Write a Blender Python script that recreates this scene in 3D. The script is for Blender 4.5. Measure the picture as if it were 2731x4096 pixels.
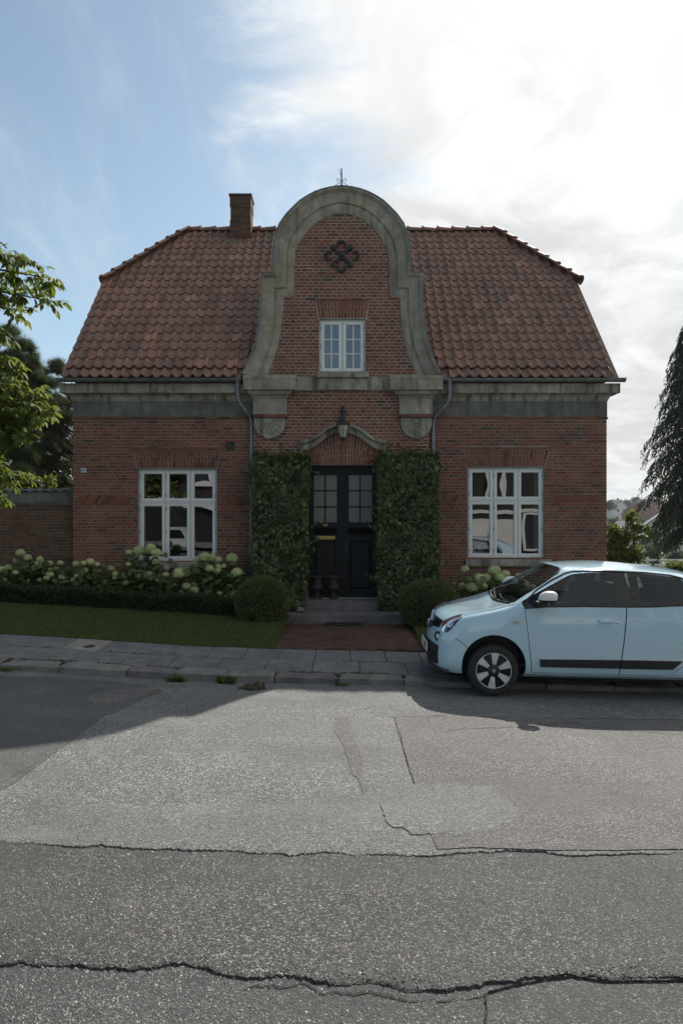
import bpy, bmesh, math, random
import numpy as np
from mathutils import Vector, Matrix
from mathutils.bvhtree import BVHTree
random.seed(7); rng = np.random.default_rng(7)
scn = bpy.context.scene
COL = scn.collection
for o in list(bpy.data.objects): bpy.data.objects.remove(o)

# ------------------------------------------------------------------ camera, sky, sun, exposure
F, CX, CY, EYE = 2731.0, 1365.0, 2048.0, 2.14
cd = bpy.data.cameras.new('camera'); cam = bpy.data.objects.new('camera', cd); COL.objects.link(cam)
cam.location = (0, 0, EYE); cam.rotation_euler = (math.radians(90), 0, 0)
cd.sensor_fit = 'HORIZONTAL'; cd.sensor_width = 24.0; cd.lens = 24.0; cd.clip_start = 0.05; cd.clip_end = 3000
scn.camera = cam

SUN = Vector((0.46, 0.97, 1.0)).normalized()
SUN_EL = math.asin(SUN.z); SUN_AZ = math.atan2(SUN.x, SUN.y)
w = bpy.data.worlds.new('World'); scn.world = w; w.use_nodes = True
nt = w.node_tree; nt.nodes.clear()
def wn(t, **k):
    n = nt.nodes.new(t)
    for a, b in k.items(): setattr(n, a, b)
    return n
def wmath(op, a, b=None, c=None):
    n = wn('ShaderNodeMath', operation=op)
    for i, v in enumerate((a, b, c)):
        if v is None: continue
        if isinstance(v, (int, float)): n.inputs[i].default_value = v
        else: nt.links.new(v, n.inputs[i])
    return n.outputs[0]
def wdot(vec, v):
    n = wn('ShaderNodeVectorMath', operation='DOT_PRODUCT'); nt.links.new(vec, n.inputs[0]); n.inputs[1].default_value = v
    return n.outputs['Value']
def wrange(x, a, b, c=0.0, d=1.0):
    n = wn('ShaderNodeMapRange', interpolation_type='SMOOTHSTEP'); nt.links.new(x, n.inputs[0])
    for i, v in enumerate((a, b, c, d)): n.inputs[i + 1].default_value = v
    return n.outputs[0]
sky = wn('ShaderNodeTexSky', sky_type='NISHITA', sun_disc=False)
sky.sun_elevation = SUN_EL; sky.sun_rotation = SUN_AZ; sky.air_density = 1.0; sky.dust_density = 0.7; sky.ozone_density = 1.0
tc = wn('ShaderNodeTexCoord'); gen = tc.outputs['Generated']
sep = wn('ShaderNodeSeparateXYZ'); nt.links.new(gen, sep.inputs[0])
# clouds lie on a flat layer overhead: direction divided by its height
zz = wmath('ADD', wmath('MAXIMUM', sep.outputs['Z'], 0.0), 0.22)
cmb = wn('ShaderNodeCombineXYZ')
nt.links.new(wmath('DIVIDE', sep.outputs['X'], zz), cmb.inputs[0]); nt.links.new(wmath('DIVIDE', sep.outputs['Y'], zz), cmb.inputs[1])
def wnoise(scale, detail, rough, dist=0.0, off=(0, 0, 0), stretch=(1, 1, 1)):
    m = wn('ShaderNodeMapping'); nt.links.new(cmb.outputs[0], m.inputs[0]); m.inputs['Location'].default_value = off; m.inputs['Scale'].default_value = stretch
    n = wn('ShaderNodeTexNoise'); nt.links.new(m.outputs[0], n.inputs['Vector'])
    n.inputs['Scale'].default_value = scale; n.inputs['Detail'].default_value = detail; n.inputs['Roughness'].default_value = rough; n.inputs['Distortion'].default_value = dist
    return n.outputs['Fac']
n1 = wnoise(1.5, 9, 0.62, 0.5, (3.1, 1.7, 0))
n2 = wnoise(3.2, 8, 0.6, 0.8, (0.4, 5.2, 0))
n3 = wnoise(1.5, 9, 0.60, 1.6, (7.4, 2.2, 0), (1.7, 0.9, 1))
n4 = wnoise(0.9, 6, 0.58, 0.6, (2.3, 8.8, 0))
side = wdot(gen, (0.80, 0.145, -0.02))            # the cloud bank lies to the right, open sky to the left
cov = wmath('ADD', wmath('MULTIPLY', side, 3.0), wmath('MULTIPLY', wmath('SUBTRACT', n1, 0.5), 2.4))
bank = wrange(cov, -0.12, 0.42)
wisps = wmath('MULTIPLY', wrange(n3, 0.46, 0.85), 0.36)
fac = wmath('MAXIMUM', bank, wisps)
fac = wmath('MULTIPLY', fac, wrange(sep.outputs['Z'], -0.05, 0.02))
sund = wdot(gen, tuple(SUN))
glow = wmath('POWER', wmath('MAXIMUM', sund, 0.0), 5.0)
shade = wmath('MULTIPLY', wrange(n2, 0.40, 0.64, 0.80, 1.0), wrange(n4, 0.38, 0.62, 0.88, 1.06))
bright = wmath('MULTIPLY', wmath('ADD', 7.2, wmath('MULTIPLY', glow, 3.2)), shade)
cl = wn('ShaderNodeCombineXYZ')
nt.links.new(wmath('MULTIPLY', bright, 0.985), cl.inputs[0]); nt.links.new(wmath('MULTIPLY', bright, 0.995), cl.inputs[1]); nt.links.new(bright, cl.inputs[2])
sat = wn('ShaderNodeHueSaturation'); nt.links.new(sky.outputs[0], sat.inputs['Color']); sat.inputs['Saturation'].default_value = 0.80; sat.inputs['Value'].default_value = 1.05
tint = wn('ShaderNodeMix', data_type='RGBA', blend_type='MULTIPLY'); tint.inputs[0].default_value = 1.0; nt.links.new(sat.outputs[0], tint.inputs[6]); tint.inputs[7].default_value = (.92, 1.04, 1.02, 1)
mx = wn('ShaderNodeMix', data_type='RGBA'); nt.links.new(fac, mx.inputs[0]); nt.links.new(tint.outputs[2], mx.inputs[6]); nt.links.new(cl.outputs[0], mx.inputs[7])
bg = wn('ShaderNodeBackground'); nt.links.new(mx.outputs[2], bg.inputs[0]); bg.inputs[1].default_value = 0.088
ow = wn('ShaderNodeOutputWorld'); nt.links.new(bg.outputs[0], ow.inputs[0])

sl = bpy.data.lights.new('sun', 'SUN'); so = bpy.data.objects.new('sun', sl); COL.objects.link(so)
sl.energy = 3.9; sl.angle = math.radians(0.6); sl.color = (1.0, 0.955, 0.88)
so.location = (20, 40, 45); so.rotation_euler = (-SUN).to_track_quat('-Z', 'Y').to_euler()
scn.view_settings.view_transform = 'Standard'; scn.view_settings.look = 'None'; scn.view_settings.gamma = 1.0
scn.view_settings.exposure = 0.42
try: scn.view_settings.use_curve_mapping = False
except Exception: pass
scn.cycles.max_bounces = 8; scn.cycles.transparent_max_bounces = 16
scn.cycles.use_adaptive_sampling = True
try: scn.cycles.use_denoising = True
except Exception: pass

# ------------------------------------------------------------------ helpers
WM = {}
def put(o, parent=None, W=None):
    """parent o while keeping the world matrix W (identity by default)"""
    W = W or Matrix.Identity(4)
    COL.objects.link(o)
    if parent is not None:
        o.parent = parent; o.matrix_parent_inverse = WM[parent.name].inverted()
    o.matrix_basis = W; WM[o.name] = W
    return o
def tag(o, label=None, cat=None, group=None, kind=None):
    if label: o['label'] = label
    if cat: o['category'] = cat
    if group: o['group'] = group
    if kind: o['kind'] = kind
    return o
def thing(name, loc, label, cat, group=None, W=None):
    o = bpy.data.objects.new(name, None); o.empty_display_size = 0.2
    put(o, None, W or Matrix.Translation(loc)); tag(o, label, cat, group)
    return o
def at(px, py, d): return Vector(((px - CX) * d / F, d, EYE + (CY - py) * d / F))

class MB:
    def __init__(s): s.v = []; s.f = []; s.m = []
    def add(s, vs, fs, m=0):
        b = len(s.v); s.v.extend([tuple(p) for p in vs]); s.f.extend([tuple(i + b for i in f) for f in fs]); s.m.extend([m] * len(fs)); return s
    def box(s, x0, x1, y0, y1, z0, z1, m=0):
        if x0 > x1: x0, x1 = x1, x0
        if y0 > y1: y0, y1 = y1, y0
        if z0 > z1: z0, z1 = z1, z0
        return s.add([(x0,y0,z0),(x1,y0,z0),(x1,y1,z0),(x0,y1,z0),(x0,y0,z1),(x1,y0,z1),(x1,y1,z1),(x0,y1,z1)],
                     [(0,3,2,1),(4,5,6,7),(0,1,5,4),(1,2,6,5),(2,3,7,6),(3,0,4,7)], m)
    def bbox(s, x0, x1, y0, y1, z0, z1, b=0.01, m=0):
        """box with bevelled edges"""
        bm = bmesh.new(); bmesh.ops.create_cube(bm, size=1)
        for v in bm.verts: v.co = ((x0+x1)/2 + v.co.x*(x1-x0), (y0+y1)/2 + v.co.y*(y1-y0), (z0+z1)/2 + v.co.z*(z1-z0))
        bmesh.ops.bevel(bm, geom=bm.edges[:], offset=b, segments=2, profile=0.6, affect='EDGES')
        s.bm(bm, m); return s
    def bm(s, bm, m=0):
        bm.verts.ensure_lookup_table(); bm.verts.index_update()
        s.add([v.co[:] for v in bm.verts], [[v.index for v in f.verts] for f in bm.faces], m); bm.free(); return s
    def prism(s, poly, y0, y1, m=0):
        """poly: list of (x,z) seen from -Y; extruded from y0 to y1"""
        n = len(poly); a = sum(poly[i][0]*poly[(i+1)%n][1]-poly[(i+1)%n][0]*poly[i][1] for i in range(n))
        if a < 0: poly = poly[::-1]
        vs = [(x, y0, z) for x, z in poly] + [(x, y1, z) for x, z in poly]
        fs = [tuple(range(n)), tuple(range(2*n-1, n-1, -1))] + [(i, i+n, (i+1)%n+n, (i+1)%n) for i in range(n)]
        return s.add(vs, fs, m)
    def strip(s, top, bot, y0, y1, m=0):
        """solid between two polylines (x,z) of equal length"""
        n = len(top)
        vs = [(x,y0,z) for x,z in top]+[(x,y0,z) for x,z in bot]+[(x,y1,z) for x,z in top]+[(x,y1,z) for x,z in bot]
        fs = []
        for i in range(n-1):
            fs += [(i+n,i+n+1,i+1,i),(i+2*n,i+2*n+1,i+3*n+1,i+3*n),(i,i+1,i+1+2*n,i+2*n),(i+n+1,i+n,i+3*n,i+3*n+1)]
        fs += [(0,2*n,3*n,n),(n-1,2*n-1,4*n-1,3*n-1)]
        return s.add(vs, fs, m)
    def tube(s, pts, r, n=8, m=0, cap=True):
        pts = [Vector(p) for p in pts]; k = len(pts)
        rs = r if isinstance(r, (list, tuple)) else [r]*k
        vs = []; ref = None
        for i, p in enumerate(pts):
            t = (pts[min(i+1,k-1)] - pts[max(i-1,0)]).normalized()
            if ref is None: ref = Vector((0,0,1)) if abs(t.z) < 0.9 else Vector((1,0,0))
            u = (ref - t*ref.dot(t))
            u = u.normalized() if u.length > 1e-6 else t.orthogonal().normalized()
            ref = u; v = t.cross(u)
            for j in range(n):
                a = 2*math.pi*j/n; vs.append(p + (u*math.cos(a)+v*math.sin(a))*rs[i])
        fs = [(i*n+j, i*n+(j+1)%n, (i+1)*n+(j+1)%n, (i+1)*n+j) for i in range(k-1) for j in range(n)]
        if cap: fs += [tuple(range(n-1,-1,-1)), tuple(range((k-1)*n, k*n))]
        return s.add(vs, fs, m)
    def lathe(s, prof, c, axis='Z', n=24, m=0, cap=True):
        vs = []; k = len(prof)
        for r, h in prof:
            for j in range(n):
                a = 2*math.pi*j/n; x, y = r*math.cos(a), r*math.sin(a)
                vs.append((c[0]+x, c[1]+y, c[2]+h) if axis == 'Z' else (c[0]+x, c[1]-h, c[2]+y))
        fs = [(i*n+j, i*n+(j+1)%n, (i+1)*n+(j+1)%n, (i+1)*n+j) for i in range(k-1) for j in range(n)]
        if cap: fs += [tuple(range(n-1,-1,-1)), tuple(range((k-1)*n, k*n))]
        return s.add(vs, fs, m)
    def grid(s, rows, m=0, flip=False):
        k = len(rows[0]); vs = [p for r in rows for p in r]
        fs = [(i*k+j, i*k+j+1, (i+1)*k+j+1, (i+1)*k+j) for i in range(len(rows)-1) for j in range(k-1)]
        if flip: fs = [f[::-1] for f in fs]
        return s.add(vs, fs, m)
    def mesh(s, name, mats, smooth=None):
        me = bpy.data.meshes.new(name); me.from_pydata(s.v, [], s.f)
        for mt in (mats if isinstance(mats, (list, tuple)) else [mats]): me.materials.append(mt)
        if any(s.m): me.polygons.foreach_set('material_index', s.m)
        me.update(); shade(me, smooth); return me
    def build(s, name, mats, parent=None, smooth=None, W=None, **t):
        o = bpy.data.objects.new(name, s.mesh(name, mats, smooth)); put(o, parent, W); return tag(o, **t)
def shade(me, smooth):
    if smooth is None: return
    me.polygons.foreach_set('use_smooth', [True]*len(me.polygons))
    if smooth < 180:
        try: me.set_sharp_from_angle(angle=math.radians(smooth))
        except Exception: pass
def inst(name, me, parent=None, W=None, **t):
    o = bpy.data.objects.new(name, me); put(o, parent, W); return tag(o, **t)

def rot_mats(fwd, up):
    """numpy frames: columns x, y(fwd), z"""
    f = fwd/np.linalg.norm(fwd, axis=1, keepdims=True)
    x = np.cross(f, up); x /= (np.linalg.norm(x, axis=1, keepdims=True)+1e-9)
    z = np.cross(x, f)
    return np.stack([x, f, z], axis=2)
def rand_dirs(n):
    d = rng.normal(size=(n, 3)); return d/np.linalg.norm(d, axis=1, keepdims=True)
def scatter_mesh(name, tv, tf, P, R, S, mat):
    """one mesh of many copies of a small template; P (N,3), R (N,3,3), S (N,) or (N,3)"""
    tv = np.asarray(tv, float); N = len(P)
    S = np.asarray(S, float)
    if S.ndim == 1: S = np.repeat(S[:, None], 3, 1)
    V = np.einsum('nij,nkj->nki', R, tv[None]*S[:, None, :]) + np.asarray(P)[:, None, :]
    k = len(tv); L = sum(len(f) for f in tf)
    idx = np.concatenate([np.asarray(f) for f in tf]); base = (np.arange(N)*k)[:, None]
    loops = (idx[None, :] + base).ravel()
    tot = np.tile(np.array([len(f) for f in tf]), N)
    start = np.concatenate([[0], np.cumsum(tot)[:-1]])
    me = bpy.data.meshes.new(name)
    me.vertices.add(N*k); me.vertices.foreach_set('co', V.astype(np.float32).ravel())
    me.loops.add(len(loops)); me.loops.foreach_set('vertex_index', loops.astype(np.int32))
    me.polygons.add(len(tot)); me.polygons.foreach_set('loop_start', start.astype(np.int32))
    try: me.polygons.foreach_set('loop_total', tot.astype(np.int32))
    except Exception: pass
    me.update(calc_edges=True); me.validate()
    me.materials.append(mat); return me
LEAF = ([(0,0,0),(.30,.35,.05),(.24,.72,.04),(0,1,-.06),(-.24,.72,.04),(-.30,.35,.05),(0,.5,-.03)],
        [(0,1,6),(1,2,6),(2,3,6),(3,4,6),(4,5,6),(5,0,6)])
IVY = ([(0,.42,.06),(0,0,0),(.22,-.06,0),(.55,.12,-.03),(.34,.36,.03),(.50,.70,-.04),(.20,.66,.03),(0,1.02,-.06),(-.20,.66,.03),(-.50,.70,-.04),(-.34,.36,.03),(-.55,.12,-.03),(-.22,-.06,0)],
       [(0,i,i+1) for i in range(1,12)]+[(0,12,1)])
QUAD = ([(-.5,0,0),(.5,0,0),(.5,1,0),(-.5,1,0)], [(0,1,2,3)])
DIAM = ([(0,0,0),(.32,.5,.06),(0,1,0),(-.32,.5,.06)], [(0,1,2),(0,2,3)])

# ------------------------------------------------------------------ materials
def nodemat(name):
    m = bpy.data.materials.new(name); m.use_nodes = True; t = m.node_tree; t.nodes.clear()
    out = t.nodes.new('ShaderNodeOutputMaterial'); p = t.nodes.new('ShaderNodeBsdfPrincipled')
    t.links.new(p.outputs[0], out.inputs[0]); return m, t, p, out
class NT:
    def __init__(s, t): s.t = t; s.L = t.links.new
    def n(s, ty, ins=None, **k):
        q = s.t.nodes.new(ty)
        for a, b in k.items(): setattr(q, a, b)
        for a, b in (ins or {}).items():
            if hasattr(b, 'is_linked'): s.L(b, q.inputs[a])
            else: q.inputs[a].default_value = b
        return q
    def math(s, op, a, b=0.0, clamp=False):
        q = s.n('ShaderNodeMath', {0: a, 1: b}, operation=op); q.use_clamp = clamp; return q.outputs[0]
    def pos(s): return s.n('ShaderNodeNewGeometry').outputs['Position']
    def noise(s, scale, detail=5, rough=.6, vec=None, dist=0.0, stretch=None):
        v = vec or s.pos()
        if stretch: v = s.n('ShaderNodeMapping', {0: v, 'Scale': stretch}).outputs[0]
        return s.n('ShaderNodeTexNoise', {'Vector': v, 'Scale': scale, 'Detail': detail, 'Roughness': rough, 'Distortion': dist}).outputs['Fac']
    def vor(s, scale, out='Distance', feature='F1', vec=None):
        return s.n('ShaderNodeTexVoronoi', {'Vector': vec or s.pos(), 'Scale': scale}, feature=feature).outputs[out]
    def ramp(s, x, stops):
        q = s.n('ShaderNodeValToRGB', {0: x}); e = q.color_ramp.elements
        while len(e) < len(stops): e.new(0.5)
        for i, (p, c) in enumerate(stops):
            e[i].position = p; e[i].color = (c[0], c[1], c[2], 1) if not isinstance(c, (int, float)) else (c, c, c, 1)
        return q.outputs[0]
    def mix(s, f, a, b, mode='MIX'):
        q = s.n('ShaderNodeMix', data_type='RGBA', blend_type=mode)
        for i, v in ((0, f), (6, a), (7, b)):
            if hasattr(v, 'is_linked'): s.L(v, q.inputs[i])
            else: q.inputs[i].default_value = v if i == 0 else (v[0], v[1], v[2], 1)
        return q.outputs[2]
    def rng(s, x, a, b, c=0.0, d=1.0):
        return s.n('ShaderNodeMapRange', {0: x, 1: a, 2: b, 3: c, 4: d}).outputs[0]
    def bump(s, h, st=.4, dist=.01): return s.n('ShaderNodeBump', {'Height': h, 'Strength': st, 'Distance': dist}).outputs[0]
    def rnd(s):
        a = s.n('ShaderNodeNewGeometry').outputs['Random Per Island']; b = s.n('ShaderNodeObjectInfo').outputs['Random']
        return s.math('FRACT', s.math('ADD', a, s.math('MULTIPLY', b, 7.31)))
def plain(name, col, rough=.5, metal=0, spec=.5, var=.12, vscale=6.0, bump=0, bscale=60, coat=0, aniso=None):
    """one colour with a little cloudiness, grain and gloss variation"""
    m, t, p, o = nodemat(name); N = NT(t)
    x = N.noise(vscale, 5, .6)
    c = N.mix(N.rng(x, .3, .7), [v*(1-var) for v in col], [min(1, v*(1+var)) for v in col]); t.links.new(c, p.inputs['Base Color'])
    t.links.new(N.rng(N.noise(vscale*3, 4), .3, .7, max(.02, rough-.06), min(1, rough+.08)), p.inputs['Roughness'])
    p.inputs['Metallic'].default_value = metal; p.inputs['Specular IOR Level'].default_value = spec
    if coat: p.inputs['Coat Weight'].default_value = coat; p.inputs['Coat Roughness'].default_value = .03
    if bump: t.links.new(N.bump(N.noise(bscale, 6, .65), bump, .004), p.inputs['Normal'])
    return m
def brickmat(name, ramp, dirt=.35):
    m, t, p, o = nodemat(name); N = NT(t); r = N.rnd()
    c = N.ramp(r, ramp)
    c = N.mix(N.rng(N.noise(55, 6, .7), .35, .75, 0, .45), c, (.10, .055, .045))
    c = N.mix(N.rng(N.noise(.9, 5, .6), .45, .75, 0, dirt), c, (.075, .058, .05))
    c = N.mix(N.rng(N.noise(14, 7, .75), .66, .74, 0, .5), c, (.36, .30, .27))
    t.links.new(c, p.inputs['Base Color']); p.inputs['Roughness'].default_value = .88; p.inputs['Specular IOR Level'].default_value = .25
    t.links.new(N.bump(N.noise(70, 6, .7), .5, .004), p.inputs['Normal']); return m
def leafmat(name, stops, rough=.42, trans=.30, spec=.4, tcol=None):
    m, t, p, out = nodemat(name); N = NT(t); r = N.rnd()
    c = N.ramp(r, stops); t.links.new(c, p.inputs['Base Color']); p.inputs['Roughness'].default_value = rough; p.inputs['Specular IOR Level'].default_value = spec
    tr = N.n('ShaderNodeBsdfTranslucent'); tc_ = N.mix(.6, c, tcol) if tcol else N.mix(.5, c, (.22, .30, .03)); t.links.new(tc_, tr.inputs[0])
    mxs = N.n('ShaderNodeMixShader'); mxs.inputs[0].default_value = trans; t.links.new(p.outputs[0], mxs.inputs[1]); t.links.new(tr.outputs[0], mxs.inputs[2]); t.links.new(mxs.outputs[0], out.inputs[0])
    return m
def stonemat(name, base, stain=(.055,.052,.045), lichen=None, amt=.75, streak=True):
    m, t, p, o = nodemat(name); N = NT(t)
    c = N.mix(N.rng(N.noise(5, 7, .65), .35, .68), [v*.72 for v in base], [v*1.22 for v in base])
    if streak:                                    # runs of dirty rain water
        st = N.noise(6.5, 5, .6, stretch=(1.0, 1.0, .10)); c = N.mix(N.rng(st, .50, .64, 0, amt), c, stain)
    c = N.mix(N.rng(N.noise(1.1, 5, .6), .46, .68, 0, .55), c, [v*1.3 for v in stain])
    c = N.mix(N.rng(N.noise(90, 5, .7), .58, .72, 0, .5), c, [v*.5 for v in base])
    if lichen: c = N.mix(N.rng(N.noise(3.0, 6, .7), .52, .66, 0, .75), c, lichen)
    c = N.mix(N.rng(N.noise(26, 4, .6), .70, .75, 0, .6), c, (.42, .42, .38))
    t.links.new(c, p.inputs['Base Color']); p.inputs['Roughness'].default_value = .9; p.inputs['Specular IOR Level'].default_value = .25
    t.links.new(N.bump(N.noise(60, 8, .75), .45, .006), p.inputs['Normal']); return m
def glassmat(name, refl=.22, tint=(.8,.85,.85), rough=0.0, wav=0.0, ior=1.5, gcol=(1,1,1)):
    m, t, p, out = nodemat(name); N = NT(t); t.nodes.remove(p)
    tr = N.n('ShaderNodeBsdfTransparent'); tr.inputs[0].default_value = (*tint, 1)
    gl = N.n('ShaderNodeBsdfGlossy'); gl.inputs['Roughness'].default_value = rough; gl.inputs[0].default_value = (*gcol, 1)
    if wav: t.links.new(N.bump(N.noise(2.2, 2, .5), wav, .02), gl.inputs['Normal'])
    fr = N.n('ShaderNodeFresnel', {'IOR': ior}).outputs[0]
    f = N.math('ADD', N.math('MULTIPLY', fr, .9), refl, True)
    ms = N.n('ShaderNodeMixShader', {0: f}); t.links.new(tr.outputs[0], ms.inputs[1]); t.links.new(gl.outputs[0], ms.inputs[2]); t.links.new(ms.outputs[0], out.inputs[0]); return m
M = {}
M['brick'] = brickmat('brick', [(0, (.12,.044,.031)), (.12, (.205,.067,.042)), (.55, (.255,.087,.053)), (.80, (.30,.110,.066)), (.93, (.255,.113,.063)), (.96, (.11,.060,.045)), (1, (.075,.050,.045))])
M['brick_wall'] = brickmat('brick_garden', [(0, (.085,.046,.030)), (.5, (.150,.074,.044)), (.9, (.185,.098,.055)), (1, (.06,.045,.038))], .6)
M['paver'] = brickmat('paver', [(0, (.050,.034,.024)), (.5, (.095,.050,.033)), (.9, (.125,.066,.043)), (1, (.06,.052,.038))], .4)
def mortarmat(name, c1, c2):
    m, t, p, o = nodemat(name); N = NT(t)
    c = N.mix(N.rng(N.noise(2.2, 6, .65), .38, .68), c1, c2); c = N.mix(N.rng(N.noise(40, 6, .7), .5, .75, 0, .5), c, [v*.5 for v in c1])
    t.links.new(c, p.inputs['Base Color']); p.inputs['Roughness'].default_value = .95; p.inputs['Specular IOR Level'].default_value = .1
    t.links.new(N.bump(N.noise(120, 5, .7), .5, .004), p.inputs['Normal']); return m
M['mortar'] = mortarmat('mortar', (.30,.28,.25), (.48,.455,.41))
M['mortar_dark'] = mortarmat('mortar_dark', (.14,.125,.10), (.24,.22,.18))
M['mortar_wing'] = mortarmat('mortar_wing', (.21,.195,.17), (.34,.32,.28))
M['stone'] = stonemat('render_stone', (.37,.342,.285), stain=(.088,.076,.060), amt=.85)
M['stone_dark'] = stonemat('frieze_stone', (.165,.165,.15), amt=.4)
M['stone_gable'] = stonemat('gable_stone', (.355,.325,.27), stain=(.11,.098,.078), lichen=(.33,.285,.175), amt=.55)
M['granite'] = stonemat('granite', (.17,.155,.15), streak=False)
M['slab'] = stonemat('paving_slab', (.165,.168,.166), stain=(.085,.085,.082), streak=False)
M['slab_light'] = stonemat('paving_slab_light', (.27,.25,.225), stain=(.15,.14,.13), streak=False)
M['kerb'] = stonemat('kerb_granite', (.20,.19,.175), stain=(.085,.08,.07), streak=False)
def tilemat():
    m, t, p, o = nodemat('roof_tile'); N = NT(t); r = N.rnd()
    c = N.ramp(r, [(0, (.160,.086,.060)), (.3, (.21,.104,.070)), (.7, (.25,.120,.079)), (.95, (.29,.140,.090)), (1, (.38,.195,.13))])
    c = N.mix(N.rng(N.noise(1.2, 6, .65, stretch=(1.6, .5, .5)), .50, .66, 0, .5), c, (.13,.092,.078))
    c = N.mix(N.rng(N.noise(16, 7, .75), .545, .62, 0, .8), c, (.27,.27,.26))
    c = N.mix(N.rng(N.noise(9, 6, .7), .60, .68, 0, .5), c, (.06,.05,.045))
    t.links.new(c, p.inputs['Base Color']); p.inputs['Roughness'].default_value = .62; p.inputs['Specular IOR Level'].default_value = .35
    t.links.new(N.bump(N.noise(60, 6, .7), .35, .004), p.inputs['Normal']); return m
M['tile'] = tilemat()
M['white'] = plain('white_paint', (.74,.75,.74), .35, var=.05, vscale=3)
M['black_paint'] = plain('door_paint', (.006,.007,.009), .48, spec=.28, var=.3, bump=.05, bscale=25)
M['zinc'] = plain('zinc', (.20,.215,.225), .45, metal=.6, var=.3, vscale=9)
M['iron'] = plain('iron', (.018,.019,.022), .55, var=.3, vscale=20, bump=.3)
M['brass'] = plain('brass', (.42,.30,.10), .38, metal=.85, var=.25, vscale=30)
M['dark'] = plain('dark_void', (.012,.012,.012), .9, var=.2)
M['bark'] = plain('bark', (.075,.055,.04), .9, var=.45, vscale=14, bump=.6, bscale=35)
M['interior'] = plain('interior_wall', (.07,.07,.072), .9, var=.1)
M['glass'] = glassmat('window_glass', .13, (.75,.8,.8), wav=.012)
M['lamp_glass'] = plain('lamp_glass', (.34,.33,.27), .25, var=.15)
# ------------------------------------------------------------------ ground, road, pavement
BX = [-14, -8, -4.25, -2.08, -.86, 0, .77, 3.22, 4.3, 14]
BZ = [.72, .40, .185, .045, .005, -.013, -.026, -.10, -.125, -.36]
def B(x): return np.interp(x, BX, BZ)
KERB = 8.5
def road_z(x, y): return B(x) + .028*np.clip(KERB - y, 0, 2.6)
def pav_z(x, y): return B(x) + .09 + .02*(np.asarray(y) - KERB)
def lawn_z(x, y): return B(x) + .125 + .03*np.clip(np.asarray(y) - 10.05, 0, 3.4)
def path_z(x, y): return .115 + .25*(B(x)+.013) - .02*(np.asarray(y) - 10.05)
VY = [25, 34, 60, 110, 180, 250, 330, 420, 600, 1500]; VZ = [0, -1.2, -3.8, -6.6, -7.6, -6.6, -3.6, -.2, 4.0, 12.0]
def ground_z(x, y):
    base = B(np.clip(x, -12, 12)) - .12
    front = np.where(np.asarray(y) < 10, base, base + .04 + .03*np.clip(np.asarray(y) - 10.05, 0, 3.4))
    return front + np.interp(y, VY, VZ)
def hit(px, py, zf=road_z):
    d = 5.0
    for _ in range(40):
        z = float(zf((px-CX)*d/F, d)); d = .5*d + .5*(EYE - z)*F/(py - CY)
    x = (px-CX)*d/F; return x, d, float(zf(x, d))

def asphalt(name, lo, hi, scale=120, chips=.5, tone=(1,1,1), bumpst=.6, fade=.25):
    m, t, p, o = nodemat(name); N = NT(t); pos = N.pos()
    vc = N.n('ShaderNodeTexVoronoi', {'Vector': pos, 'Scale': scale}); cell = N.n('ShaderNodeSeparateColor', {0: vc.outputs['Color']}).outputs[0]
    vc2 = N.n('ShaderNodeTexVoronoi', {'Vector': pos, 'Scale': scale*2.3}); cell2 = N.n('ShaderNodeSeparateColor', {0: vc2.outputs['Color']}).outputs[1]
    v = N.math('ADD', N.math('MULTIPLY', cell, .6), N.math('MULTIPLY', cell2, .4))
    c = N.ramp(v, [(0, [lo*.30*k for k in tone]), (.28, [lo*.8*k for k in tone]), (.55, [(lo+hi)*.5*k for k in tone]), (.76, [hi*k for k in tone]), (.84, [min(.7, hi*(1+chips))*k for k in tone]), (1, [min(.75, hi*(1+chips*1.6))*k for k in tone])])
    c2_ = N.ramp(v, [(0, [lo*.45*k for k in tone]), (.5, [(lo+hi)*.48*k for k in tone]), (.85, [hi*k for k in tone]), (1, [min(.6, hi*(1+chips*.6))*k for k in tone])])
    c = N.mix(N.rng(N.noise(1.0, 6, .66, stretch=(.35, 1.6, 1), dist=.5), .40, .62), c, c2_)      # worn and polished tracks show fewer bright stones
    c = N.mix(N.rng(vc.outputs['Distance'], .25/scale*60, .62/scale*60, 0, .0), c, (.02,.02,.02))
    big = N.noise(.8, 6, .62); c = N.mix(N.rng(big, .36, .66, 0, fade*1.6), c, [lo*.8*k for k in tone])
    c = N.mix(N.rng(N.noise(2.7, 7, .68, dist=.6), .56, .70, 0, .38), c, [lo*.55*k for k in tone])
    c = N.mix(N.rng(N.noise(1.7, 6, .66, dist=.4), .57, .72, 0, .32), c, [hi*1.5*tone[0], hi*1.45*tone[1], hi*1.33*tone[2]])
    c = N.mix(N.rng(N.noise(.45, 4, .6, stretch=(.5,2.2,1)), .5, .72, 0, .25), c, [hi*1.25*k for k in tone])
    t.links.new(c, p.inputs['Base Color']); p.inputs['Roughness'].default_value = .72; p.inputs['Specular IOR Level'].default_value = .45
    h = N.math('ADD', N.math('MULTIPLY', v, .5), N.math('SUBTRACT', N.noise(scale*.8, 4, .7), N.math('MULTIPLY', vc.outputs['Distance'], 1.2)))
    t.links.new(N.bump(h, bumpst, .007), p.inputs['Normal']); return m
M['asph_light'] = asphalt('asphalt_light', .100, .225, 95, 1.5, (1.01,1.0,.955), .75)
M['asph_brown'] = asphalt('asphalt_brown', .078, .185, 100, 1.5, (1.04,.985,.92), .75)
M['asph_coarse'] = asphalt('asphalt_coarse', .032, .092, 110, 3.2, (1.04,1.0,.93), .6)
M['asph_grey'] = asphalt('asphalt_grey', .040, .094, 120, 2.7, (1.0,1.0,.98), .6)
M['asph_dark'] = asphalt('asphalt_dark', .070, .135, 110, .9, (1.03,1.0,.96), .6)
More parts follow.
